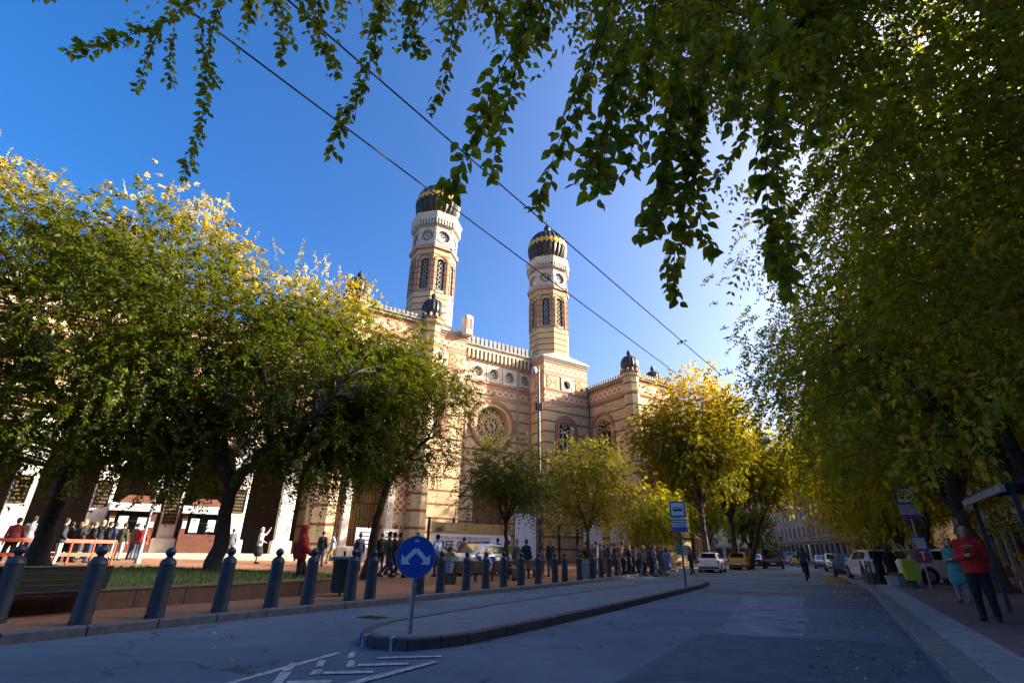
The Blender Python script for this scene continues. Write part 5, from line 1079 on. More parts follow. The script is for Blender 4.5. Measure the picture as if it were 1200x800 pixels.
m_ = MB(); m_.prism(rect(-.22, .26, .95, 1.95), Ps, -.03, .02); b4 = build(m_, 'timetable_case', BLU, st); m_ = MB(); m_.prism(rect(-.17, .21, 1.5, 1.9), Ps, -.034, -.028); q = build(m_, 'timetable_sheet', WHT, b4); lines(q, -.15, .19, 1.52, 1.88, 6, MATS['grey_print'], -.037); m_ = MB(); m_.prism(rect(-.17, .21, 1.0, 1.44), Ps, -.034, -.028); q = build(m_, 'red_sheet', REDP, b4)
m_ = MB(); m_.prism(rect(.0, .06, 1.08, 1.34), Ps, -.037, -.033); m_.prism(rect(-.06, .12, 1.34, 1.39), Ps, -.0375, -.033); build(m_, 'white_mark', WHT, q)
# yellow bin
p = np.array(p)+np.array([ER[0]*-.45+ES[0]*.6, ER[1]*-.45+ES[1]*.6, 0]); bn = empty('litter_bin', (p[0], p[1], .12), -.5, 'lime yellow litter bin fixed beside the right bus stop pole', 'litter bin')
m_ = MB(); m_.add([(-.24, -.2, .28), (.24, -.2, .28), (.24, .2, .28), (-.24, .2, .28), (-.29, -.25, 1.0), (.29, -.25, 1.0), (.29, .25, 1.0), (-.29, .25, 1.0)], [(3, 2, 1, 0), (0, 1, 5, 4), (1, 2, 6, 5), (2, 3, 7, 6), (3, 0, 4, 7)]); build(m_, 'bin_body', M('lime_plastic', (.42, .48, .03), .5, var=.2), bn)
m_ = MB(); m_.bbox(-.31, .31, -.27, .27, 1.0, 1.09, .03); build(m_, 'lid', MATS['lime_plastic'], bn); m_ = MB(); m_.box(-.1, .1, -.08, .08, 0, .28); build(m_, 'foot', DKG, bn)
# ---- lattice pole with street lamp
p = AT(633, 26.5); lp_ = empty('lattice_pole', p, -.1, 'grey steel lattice pole carrying overhead wires and a small lamp', 'utility pole')
GP = M('pole_grey_paint', (.13, .145, .16), .55, .3, var=.25, scale=4); m_ = MB()
for x in (-.17, .17):
    for y in (-.1, .1): m_.bar((x, y, 0), (x*.7, y*.7, 5.2), .05)
build(m_, 'lattice_leg', GP, lp_); m_ = MB()
for k in range(9):
    z = .3+k*.55; f = 1-.3*z/5.2; m_.box(-.17*f, .17*f, -.115*f, -.1*f, z, z+.2); m_.box(-.17*f, .17*f, .1*f, .115*f, z, z+.2)
tag(build(m_, 'batten_plate', GP, lp_), kind='stuff')
m_ = MB(); m_.tube([(0, 0, 5.0), (0, 0, 8.4), (0, 0, 10.9)], [.085, .07, .055], 10); build(m_, 'mast', GP, lp_, True)
m_ = MB(); m_.tube([(0, 0, 10.75), (-.18, -.1, 10.8)], .025, 6); ar = build(m_, 'lamp_arm', GP, lp_); m_ = MB(); m_.ball((-.24, -.12, 10.62), .17, 12, 8, 1.3); build(m_, 'lamp', M('lamp_white', (.6, .6, .6), .35), ar, True)
m_ = MB(); m_.tube([(-.14, 0, 8.35), (-.14, 0, 8.75)], .06, 8); m_.tube([(.14, 0, 8.35), (.14, 0, 8.75)], .06, 8); tag(build(m_, 'insulator', BLK, lp_), kind='stuff')
pole_top = Vector(p)+Vector((0, 0, 8.5))
# ---- plaza lamp with ring
p = AT(163, 30); lm = empty('plaza_lamp', p, .6, 'pale lamp post with a lantern inside a ring, in front of the kiosks', 'lamp post'); LG = M('lamp_grey', (.30, .29, .28), .5, .2, var=.15)
m_ = MB(); m_.lathe([(.13, 0), (.13, .2), (.09, .3), (.06, .9), (.075, .95), (.05, 1.0), (.042, 3.0), (.07, 3.05), (.05, 3.12)], 10); build(m_, 'post', LG, lm, True)
m_ = MB(); m_.tube([(.42*math.cos(a), 0, 3.5+.42*math.sin(a)) for a in np.linspace(-math.pi/2, 1.5*math.pi, 28)], .025, 6); build(m_, 'ring', LG, lm, True)
m_ = MB(); m_.lathe([(.06, 3.1), (.12, 3.25), (.2, 3.3), (.22, 3.62), (.1, 3.78), (.03, 3.9)], 10); build(m_, 'lantern', M('lantern_glass', (.75, .73, .68), .3, var=.1), lm, True)
# ---- benches
def bench(label, loc, rz, L=2.0, mats=(WOODD, BOLM), back=True):
    b = empty('park_bench', loc, rz, label, 'bench'); b.scale = (1, 1, .8)
    for k in range(4): m_ = MB(); m_.bbox(-L/2, L/2, -.25+k*.125, -.14+k*.125, .42, .46, .01); build(m_, 'seat_slat', mats[0], b)
    if back:
        for k in range(4): z = .50+k*.115; m_ = MB(); m_.box(-L/2, L/2, .27+k*.02, .30+k*.02, z, z+.105); build(m_, 'back_slat', mats[0], b)
        m_ = MB(); m_.tube([(-L/2, .36, .98), (L/2, .36, .98)], .025, 8); build(m_, 'top_rail', mats[1], b)
    for x in (-L/2+.15, L/2-.15):
        m_ = MB(); m_.bar((x, -.2, 0), (x, -.2, .42), .07); m_.bar((x, .2, 0), (x, .34, .98), .07); m_.bar((x, -.25, .40), (x, .3, .40), .05); build(m_, 'leg', mats[1], b)
    return b
rzs = STREET_ROT+R(90)
bench('long dark slatted bench backing onto the bollards near the lawn wall', SR(3.85, -12.15, .13), rzs+math.pi, 2.0)
bench('dark slatted bench beside the concrete planter, in front of the police car', SR(17.3, -12.7, .13), rzs+math.pi, 2.3)
bench('dark slatted bench with a seated person, behind the bollards', SR(20.2, -12.9, .13), rzs+math.pi, 2.3)
bench('dark slatted bench next to the steel lattice pole', SR(22.9, -13.0, .13), rzs+math.pi, 2.0)
# ---- planters
def planter(label, loc, w_, h, mat):
    pl = empty('concrete_planter', loc, random.uniform(0, 1), label, 'planter'); m_ = MB()
    m_.lathe([(w_*.40, 0), (w_*.42, .03), (w_*.46, h*.8), (w_*.5, h*.82), (w_*.5, h), (w_*.42, h), (w_*.42, h-.08)], 8); build(m_, 'tub', mat, pl)
    rg = np.random.default_rng(int(w_*1000)); n = 160; a = rg.uniform(0, 6.28, n); o = np.stack([np.cos(a)*rg.uniform(0, w_*.35, n), np.sin(a)*rg.uniform(0, w_*.35, n), np.full(n, h-.06)], 1)
    Q, _ = sprays(o, nrm(rg.normal(0, .5, (n, 3))+np.array([0, 0, 1])), .22, 5, .05, .5, .2, rg); link('plants', quads_mesh('plants', Q, rg.uniform(0, .8, len(Q)), LEAF_R), pl); return pl
planter('tall pale concrete planter at the end of the benches', (*G(525, 683, .13)[:2], .13), .75, .95, CONC)
planter('concrete planter beside the steel lattice pole', AT(684, 27.5), .7, .8, CONC)
planter('low concrete flower bowl on the right pavement corner', (*SR(28.9, 1.9)[:2], .12), .9, .42, CONC)
planter('small planter with green leaves by the slim green posts', (*SR(30.6, 1.0)[:2], .12), .6, .4, M('brown_pot', (.16, .10, .06), .8))
# ---- litter bin (dark, by the slender tree)
p = AT(404, 15.6); b = empty('litter_bin', p, .3, 'dark green street litter bin with a pale rim behind the bollards', 'litter bin')
m_ = MB(); m_.lathe([(.22, .08), (.25, .1), (.27, .85), (.3, .9)], 12); build(m_, 'bin_body', M('bin_dark', (.015, .022, .025), .5), b, True); m_ = MB(); m_.lathe([(.31, .9), (.33, .92), (.33, .96), (.24, .98)], 12); build(m_, 'rim', M('teal_rim', (.06, .22, .2), .5), b)
m_ = MB(); m_.box(-.03, .03, .2, .26, 0, 1.1); build(m_, 'post', BLK, b)
# ---- slim green posts on the right
for i, (s_, r_) in enumerate(((28.6, 1.0), (29.8, .9), (31.0, .75), (32.3, 2.0))):
    b = empty('slim_post', SR(s_, r_, .12), 0, 'slim green steel post at the bend of the right kerb', 'post', 'slim green posts by the right kerb'); m_ = MB(); m_.lathe([(.045, 0), (.045, .95), (.03, 1.0)], 10); build(m_, 'shaft', DKG, b, True); m_ = MB(); m_.lathe([(.05, .82), (.05, .9)], 10); build(m_, 'collar', STEEL, b)
b = empty('ball_post', SR(9.45, 2.3, .12), 0, 'green post with a round ball top at the edge of the right pavement', 'post'); m_ = MB(); m_.lathe([(.06, 0), (.06, .88), (.075, .9), (.075, .94), (.05, .96)], 14); build(m_, 'shaft', DKG, b, True); m_ = MB(); m_.ball((0, 0, 1.04), .09, 16, 10); build(m_, 'ball_cap', DKG, b, True); m_ = MB(); m_.ball((0, 0, .93), .075, 14, 8, .5); build(m_, 'collar', DKG, b, True)
# ---- bus shelter (right)
sh = empty('bus_shelter', SR(15.6, 3.95, .12), STREET_ROT, 'dark teal bus shelter with louvred roof at the edge of the right pavement', 'bus shelter'); TEAL = M('shelter_teal', (.02, .05, .06), .4, .2, var=.25)
for k in range(6): m_ = MB(); y = -1.9+k*.62; m_.add([(-.95, y, 2.48), (.6, y, 2.62), (.6, y+.56, 2.66), (-.95, y+.56, 2.52), (-.95, y, 2.54), (.6, y, 2.68), (.6, y+.56, 2.72), (-.95, y+.56, 2.58)], [(3, 2, 1, 0), (4, 5, 6, 7), (0, 1, 5, 4), (1, 2, 6, 5), (2, 3, 7, 6), (3, 0, 4, 7)]); build(m_, 'roof_slat', TEAL, sh)
m_ = MB(); m_.box(-1.0, -.92, -1.95, 1.85, 2.36, 2.5); build(m_, 'fascia', M('shelter_fascia', (.30, .30, .29), .5), sh)
for y in (-1.8, 1.7):
    for x in (-.8, .5): m_ = MB(); m_.bar((x, y, 0), (x, y, 2.5), .08); build(m_, 'post', TEAL, sh)
m_ = MB(); m_.box(.5, .52, -1.7, 1.6, .25, 2.3); build(m_, 'glass_panel', M('shelter_glass', (.03, .04, .045), .08, 0, 0, spec=.9), sh)
m_ = MB(); m_.bbox(.1, .45, -1.4, 1.3, .42, .47, .01); build(m_, 'seat', WOODD, sh)
m_ = MB(); m_.box(.42, .5, .5, 1.6, .9, 2.1); pb = build(m_, 'poster_case', TEAL, sh); m_ = MB(); m_.box(.412, .42, .58, 1.52, .98, 2.02); build(m_, 'poster', M('poster_print', (.30, .10, .05), .5, var=.9, scale=2.2), pb)
# ---- café chairs and tables on the right
def chair(loc, rz):
    c = empty('cafe_chair', loc, rz, 'wicker café chair on the right pavement', 'chair', 'café chairs on the right pavement'); W = M('wicker', (.13, .085, .05), .8, var=.3, scale=20)
    m_ = MB(); m_.bbox(-.23, .23, -.22, .22, .42, .46, .02); build(m_, 'seat', W, c); m_ = MB(); m_.bbox(-.22, .22, .2, .24, .5, .9, .015); build(m_, 'backrest', W, c)
    for x in (-.2, .2):
        for y in (-.18, .2): m_ = MB(); m_.bar((x, y, 0), (x, y, .9 if y > 0 else .43), .03); build(m_, 'leg', BLK, c)
for i, (s_, r_, a) in enumerate(((22.5, 5.2, .4), (23.4, 6.1, 2.6), (24.6, 5.3, 1.2), (21.2, 6.2, 3.5), (25.8, 6.2, 5.0), (27.2, 5.4, .2), (20.0, 5.6, 2.1))): chair(SR(s_, r_, .12), a)
for s_, r_ in ((23.0, 5.7), (26.4, 5.8), (20.6, 5.9)):
    t = empty('cafe_table', SR(s_, r_, .12), 0, 'small round café table between the wicker chairs', 'table', 'round café tables on the right pavement'); m_ = MB(); m_.lathe([(.35, .71), (.36, .72), (.36, .74), (.34, .745)], 20); build(m_, 'tabletop', M('table_dark', (.04, .035, .03), .4), t); m_ = MB(); m_.lathe([(.24, 0), (.24, .02), (.04, .05), (.035, .71)], 12); build(m_, 'pedestal', BLK, t)
# string of warm lamps over the café
AMB = M('warm_bulb', (.9, .5, .2), .4, var=0, emit=((1, .45, .12), 6))
for i in range(12):
    s_ = 17+i*1.3; q = SR(s_, 9.0, 2.9+.35*math.sin(i*1.9)); m_ = MB(); m_.ball(q, .07, 8, 6, 1.2); tag(build(m_, 'festoon_bulb', AMB), 'glowing amber bulb hanging in front of the dark shopfronts', 'bulb', 'festoon bulbs by the shopfronts')
m_ = MB(); m_.tube([SR(17+i*.65, 9.0, 2.99+.35*math.sin(i*.95)) for i in range(23)], .008, 4); tag(build(m_, 'festoon_cable', BLK), 'thin black cable holding the amber bulbs', 'cable')
# ---- red railing on the plaza
a = np.array(AT(-12, 27)); b_ = np.array(AT(132, 28.5)); rl = empty('red_railing', tuple(a), 0, 'orange red two rail barrier in front of the queue by the kiosks', 'railing'); v = b_-a
for z, nm in ((.92, 'top_rail'), (.42, 'lower_rail')): m_ = MB(); m_.bar((0, 0, z), (v[0], v[1], v[2]+z), .05, .13); build(m_, nm, ORG, rl)
for k in range(6): m_ = MB(); q = v*k/5; m_.bar((q[0], q[1], q[2]), (q[0], q[1], q[2]+.95), .06); build(m_, 'post', ORG, rl)
# ---- kiosks in the arcade
def syn_w(x, y, z=0.): c, s = math.cos(SROT), math.sin(SROT); return (SM[0]+x*c-y*s, SM[1]+x*s+y*c, z)
KB = M('kiosk_brown', (.13, .045, .025), .6, var=.25, scale=5)
for i, (x, lab) in enumerate(((-29.35, 'brown ticket kiosk with white sign between the plaques, by the lamp post'), (-25.95, 'brown ticket kiosk with white sign behind the person in the pink jacket'))):
    k = empty('ticket_kiosk', syn_w(x, -11.0, .98), SROT, lab, 'kiosk'); m_ = MB(); m_.box(-1.05, 1.05, -.5, .9, 0, 1.0); m_.box(-1.05, -.8, -.5, .9, 1.0, 2.1); m_.box(.8, 1.05, -.5, .9, 1.0, 2.1); m_.box(-.8, .8, .7, .9, 1.0, 2.1); build(m_, 'body', KB, k)
    m_ = MB(); m_.box(-1.2, 1.2, -.7, 1.0, 2.1, 2.2); m_.add([(-1.2, -.7, 2.2), (1.2, -.7, 2.2), (1.2, 1.0, 2.2), (-1.2, 1.0, 2.2), (-.5, .1, 3.0), (.5, .1, 3.0), (.5, .3, 3.0), (-.5, .3, 3.0)], [(0, 1, 5, 4), (1, 2, 6, 5), (2, 3, 7, 6), (3, 0, 4, 7), (4, 5, 6, 7)]); build(m_, 'roof', KB, k)
    m_ = MB(); m_.box(-1.15, 1.15, -.78, -.705, 2.12, 2.52); sb_ = build(m_, 'sign_board', WHT, k); text_mesh('TICKET OFFICE', .2, M('sign_print', (.05, .05, .07), .6), sb_, faceY(-.55, -.783, 2.24))
    m_ = MB(); m_.prism(circ(-.85, 2.32, .09, 8), Ps, -.785, -.781); build(m_, 'sign_emblem', MATS['sign_print'], sb_)
    for j, (xx, z, ww, hh) in enumerate(((-.62, 1.1, .42, .75), (.25, 1.15, .4, .65), (-1.0, 1.3, .2, .4), (.8, 1.3, .22, .3))): m_ = MB(); m_.box(xx, xx+ww, -.53, -.51, z, z+hh); q = build(m_, 'notice', WHT, k)
    m_ = MB(); m_.box(-.8, .8, -.3, -.28, 1.0, 2.1); build(m_, 'window', PANE, k)
# ---- iron railings of the forecourt with banners
fn = empty('iron_fence', syn_w(-11.2, -10.6, 0), SROT, 'black iron fence closing the forecourt between the two wings', 'fence'); z0, z1 = .3, 3.3
for k in range(12): x = k*2.05; m_ = MB(); m_.bbox(x-.09, x+.09, -.09, .09, z0, z1+.15, .02); m_.ball((x, 0, z1+.25), .12, 8, 6); build(m_, 'post', BLK, fn)
for z in (.55, 1.6, 2.9): m_ = MB(); m_.bar((0, 0, z), (22.55, 0, z), .05); build(m_, 'rail', BLK, fn)
m_ = MB()
for k in range(165): x = .08+k*.1365; m_.tube([(x, 0, z0), (x, 0, z1), (x, 0, z1+.1)], [.014, .014, .003], 4)
tag(build(m_, 'bars', BLK, fn), kind='stuff')
m_ = MB()
for k in range(80): x = .2+k*.28; m_.ring2(lambda u, v, d: (u, d, v), circ(x, 2.5, .11, 8), circ(x, 2.5, .085, 8), -.01, .01)
tag(build(m_, 'scroll_rings', BLK, fn), kind='stuff')
GOLDC = M('gold_banner', (.30, .20, .06), .6, var=.12); WHC = M('white_banner', (.62, .62, .64), .65, var=.08, scale=1.2); INK = M('banner_ink', (.03, .035, .06), .6, var=0)
bnr = empty('tour_banner', syn_w(-11.0, -10.75, 0), SROT, 'gold and white banner reading FREE GUIDED TOUR on the iron fence', 'banner')
def cloth(x0, x1, z0, z1, y, name, mat, parent, amp=.03, curve=0.):
    m_ = MB(); nx, nz = 24, 4; vs = []
    for th in (0, .012):
        for j in range(nz+1):
            for i in range(nx+1):
                u, v = i/nx, j/nz; vs.append((x0+(x1-x0)*u, y+th+amp*math.sin(u*17+v*2)*(.3+v*.7), z0+(z1-z0)*v+curve*(1-(2*u-1)**2)*(1 if j == nz or True else 0)))
    N_ = (nx+1)*(nz+1); fs = []
    for j in range(nz):
        for i in range(nx):
            a = j*(nx+1)+i; fs += [(a, a+1, a+nx+2, a+nx+1), (N_+a+nx+1, N_+a+nx+2, N_+a+1, N_+a)]
    m_.add(vs, fs); return build(m_, name, mat, parent, True)
W_ = 7.0
cloth(0, W_, 2.5, 3.3, -.02, 'gold_strip', GOLDC, bnr, .02); wb = cloth(0, W_, .9, 2.5, -.02, 'white_sheet', WHC, bnr, .02)
text_mesh('ENTRY FULL OF MINI EXPLORE WALL TOUR IN', .30, INK, wb, faceY(.3, -.075, 2.12), sx=.74); text_mesh('FREE GUIDED', .82, INK, wb, faceY(.35, -.075, 1.45), bold=.014, sx=.9); text_mesh('TOUR', .7, INK, wb, faceY(1.2, -.075, .92), bold=.014)
m_ = MB(); m_.prism([(.35, 2.65), (.85, 2.65), (.9, 2.95), (.75, 2.82), (.7, 3.1), (.6, 2.85), (.5, 3.1), (.45, 2.82), (.3, 2.95)], Ps, -.06, -.05); gs = [o for o in bnr.children if o.name.startswith('gold')][0]; build(m_, 'crown_emblem', INK, gs)
text_mesh('EXPLORE\nHERITAGE', .2, WHC, gs, faceY(1.1, -.06, 2.95))
bn2 = empty('tall_banner', syn_w(-3.7, -10.9, 0), SROT, 'tall pale lilac banner on the iron fence behind the slim tree', 'banner'); cloth(0, 2.1, .6, 4.3, -.05, 'sheet', M('lilac_banner', (.50, .51, .60), .6, var=.1, scale=1.5), bn2, .04); 
m_ = MB(); m_.box(-.05, 0, 0, .05, .3, 4.6); build(m_, 'batten', BLK, bn2); m_ = MB(); m_.box(2.1, 2.15, 0, .05, .3, 4.4); build(m_, 'batten', BLK, bn2)
for x, w2, lab in ((3.6, 2.2, 'round ended white banner by the queue of people'), (6.8, 2.6, 'white banner further along the fence beside the queue')):
    bq = empty('white_banner', syn_w(x, -10.9, 0), SROT, lab, 'banner'); cloth(0, w2, .6, 3.3, -.05, 'sheet', WHC, bq, .05, .35); m_ = MB(); m_.box(-.05, 0, 0, .05, .3, 3.4); build(m_, 'batten', BLK, bq)
# notice boards in the gate
for x, lab in ((-16.6, 'white notice board standing left of the amber gate'), (-14.7, 'white framed notice board right of the amber gate')):
    nb = empty('notice_board', syn_w(x, -12.2, H(syn_w(x, -12.2))), SROT, lab, 'notice board'); m_ = MB(); m_.box(-.5, .5, -.03, .03, .9, 2.1); q = build(m_, 'board', WHT, nb)
    for xx in (-.45, .45): m_ = MB(); m_.bar((xx, .05, 0), (xx, .05, 2.1), .05); build(m_, 'leg', BLK, nb)
    m_ = MB()
    for j in range(4): m_.box(-.4, .4, -.034, -.03, 1.05+j*.25, 1.12+j*.25)
    tag(build(m_, 'print_line', MATS['sign_print'], q), kind='stuff')
# ---- overhead wires
WIRE = M('wire_black', (.015, .015, .016), .5, var=0)
def wire(name, label, a, b, r_, sag, cat='wire', group=None):
    a = Vector(a); b = Vector(b); m_ = MB(); pts = [a.lerp(b, i/24)-Vector((0, 0, sag*4*(i/24)*(1-i/24))) for i in range(25)]; m_.tube(pts, r_, 6); o = build(m_, name, WIRE); return tag(o, label, cat, group)
def Wz(u, v, z): d = ray(u, v); t = (z-CH)/d[2]; return CAMP+d*t
for (ua, va, ub, vb, lab) in ((215, 2, 792, 437, 'overhead contact wire crossing the sky in front of the left tower'), (345, 2, 846, 440, 'overhead contact wire crossing the sky above the right tower')):
    a = Wz(ua, va, 6.2); b = Wz(ub, vb, 6.2); d = a-b; a2 = a+d*.9; wire('overhead_wire', lab, a2, b, .011, .05)
wire('span_wire', 'thin span wire stretched from the lattice pole across the street', pole_top, SR(27.5, 9.6, 8.2), .008, .35)
q1 = np.array(PT(860, 468, 30)); wire('span_wire', 'thin span wire holding the hanging street lamp', (AT(760, 40)[0], AT(760, 40)[1], 9.2), SR(38, 9.6, 9.4), .01, .5)
wire('span_wire', 'thin wire leaving the picture above the gold topped tree', (*AT(-30, 26)[:2], 15.4), (*AT(130, 30)[:2], 12.6), .01, .1)
a = Vector((AT(760, 40)[0], AT(760, 40)[1], 9.2)); b = Vector(SR(38, 9.6, 9.4)); c = a.lerp(b, .42)-Vector((0, 0, .5)); hl = empty('hanging_lamp', tuple(c), .3, 'grey street lamp hanging from a span wire over the road', 'street lamp')
m_ = MB(); m_.lathe([(.05, .05), (.12, 0), (.32, -.1), (.34, -.22), (.3, -.26)], 12); build(m_, 'hood', M('lamp_hood', (.25, .27, .3), .4, .3), hl, True); m_ = MB(); m_.lathe([(.29, -.26), (.2, -.34), (.02, -.36)], 12); build(m_, 'diffuser', M('lamp_diffuser', (.6, .6, .58), .3), hl, True)
m_ = MB(); m_.tube([(0, 0, .05), (0, 0, .35)], .012, 5); build(m_, 'hanger', BLK, hl)
# ---- fallen leaves on road and pavement (uncountable)
rg = np.random.default_rng(77); n = 2600; s_ = rg.uniform(4, 60, n)**1.0; r_ = np.where(rg.uniform(0, 1, n) < .45, rg.normal(.3, .5, n), rg.uniform(-14, 7, n)); p = np.outer(s_, ES)+np.outer(r_, ER)
z = np.array([H(q)+.012 for q in p]); 
isl_m = (r_ > -7.3) & (r_ < -4.7) & (s_ > 5.6) & (s_ < 27.8); z[isl_m] = .165
a = rg.uniform(0, 6.28, n); d1 = np.stack([np.cos(a), np.sin(a), rg.normal(0, .25, n)], 1); d2 = np.stack([-np.sin(a), np.cos(a), rg.normal(0, .25, n)], 1); L = rg.uniform(.02, .05, n)[:, None]; P_ = np.concatenate([p, z[:, None]], 1)
V = np.stack([P_-d1*L, P_-d2*L*.55+d1*L*.1, P_+d1*L, P_+d2*L*.55], 1); V[:, :, 2] = np.maximum(V[:, :, 2], (z-.008)[:, None])
o = link('fallen_leaves', quads_mesh('fallen_leaves', V, rg.uniform(.5, 1, n), m_leaf('fallen_leaf', [(0, (.20, .12, .02)), (1, (.55, .36, .06))], .05))); tag(o, 'small yellow leaves scattered over road and pavement', 'leaves', kind='stuff')
n = 1500; s_ = rg.normal(36, 3.0, n); r_ = np.array([kR(x) for x in s_])+np.abs(rg.normal(0, .5, n))*-1; p = np.outer(s_, ES)+np.outer(r_, ER); z = np.full(n, .012); a = rg.uniform(0, 6.28, n); d1 = np.stack([np.cos(a), np.sin(a), rg.normal(0, .3, n)], 1); d2 = np.stack([-np.sin(a), np.cos(a), rg.normal(0, .3, n)], 1); P_ = np.concatenate([p, z[:, None]], 1); V = np.stack([P_-d1*.05, P_-d2*.03, P_+d1*.05, P_+d2*.03], 1); V[:, :, 2] = np.maximum(V[:, :, 2], .006)
tag(link('leaf_drift', quads_mesh('leaf_drift', V, rg.uniform(.5, 1, n), MATS['fallen_leaf'])), 'drift of yellow leaves in the gutter at the bend of the right kerb', 'leaves', kind='stuff')
# ================================================================ vehicles (local +Y forward)
TYRE = M('tyre_rubber', (.012, .012, .013), .8, var=.2); RIM = M('wheel_alloy', (.35, .36, .37), .35, .8, var=.1); CGL = M('car_glass', (.012, .015, .018), .05, 0, 0, spec=.9); LAMPW = M('headlamp_glass', (.55, .56, .58), .12, .3, var=.1); LAMPR = M('tail_lamp_red', (.38, .012, .012), .2, var=.1); PLATE = M('number_plate', (.6, .6, .58), .5, var=.05); CBLK = M('car_black_trim', (.018, .018, .02), .5, var=.1)
STY = {'hatch': dict(st=[(-2.0, .36, .62, .66, .78, .70), (-1.96, .24, .86, .90, .83, .74), (-1.82, .22, .94, 1.02, .845, .70), (-1.42, .20, .97, 1.40, .85, .62), (-.6, .2, .96, 1.46, .855, .63), (.15, .2, .95, 1.43, .855, .62), (.95, .2, .93, .97, .85, .70), (1.5, .2, .86, .88, .83, .70), (1.88, .22, .72, .74, .77, .64), (2.0, .32, .58, .60, .68, .58)], ws=5, rw=2, wy=(-1.27, 1.27), wr=.31, sw=[(-1.5, -.42), (-.36, .72)]),
       'estate': dict(st=[(-2.25, .36, .62, .66, .80, .72), (-2.2, .24, .9, .94, .87, .78), (-2.08, .22, .98, 1.06, .885, .74), (-1.78, .20, 1.02, 1.50, .89, .68), (-.6, .2, 1.01, 1.56, .895, .68), (.2, .2, 1.0, 1.52, .895, .67), (1.1, .2, .98, 1.02, .89, .74), (1.7, .2, .92, .94, .87, .74), (2.15, .22, .78, .8, .8, .68), (2.25, .32, .6, .62, .7, .6)], ws=5, rw=2, wy=(-1.38, 1.38), wr=.34, sw=[(-1.8, -1.02), (-.96, -.1), (-.04, .85)]),
       'sedan': dict(st=[(-2.25, .36, .62, .66, .80, .72), (-2.2, .24, .88, .92, .85, .76), (-1.75, .22, .95, .99, .86, .74), (-1.0, .20, .95, 1.40, .87, .62), (-.4, .2, .94, 1.45, .87, .63), (.2, .2, .94, 1.42, .87, .62), (1.0, .2, .93, .96, .86, .72), (1.65, .2, .87, .89, .84, .72), (2.1, .22, .72, .74, .77, .64), (2.25, .32, .58, .60, .68, .58)], ws=5, rw=2, wy=(-1.35, 1.38), wr=.32, sw=[(-1.2, -.42), (-.36, .74)]),
       'van': dict(st=[(-2.45, .4, .7, .8, .90, .84), (-2.42, .26, 1.1, 1.2, .94, .88), (-2.36, .22, 1.15, 1.35, .95, .86), (-2.25, .22, 1.15, 1.92, .95, .80), (-.8, .22, 1.14, 1.97, .955, .80), (.75, .22, 1.12, 1.90, .955, .78), (1.55, .22, 1.08, 1.14, .95, .80), (2.1, .22, 1.0, 1.02, .93, .78), (2.4, .25, .8, .82, .88, .74), (2.48, .34, .62, .64, .8, .68)], ws=5, rw=2, wy=(-1.55, 1.55), wr=.34, sw=[(-2.1, -.75), (-.65, .4), (.48, 1.2)])}
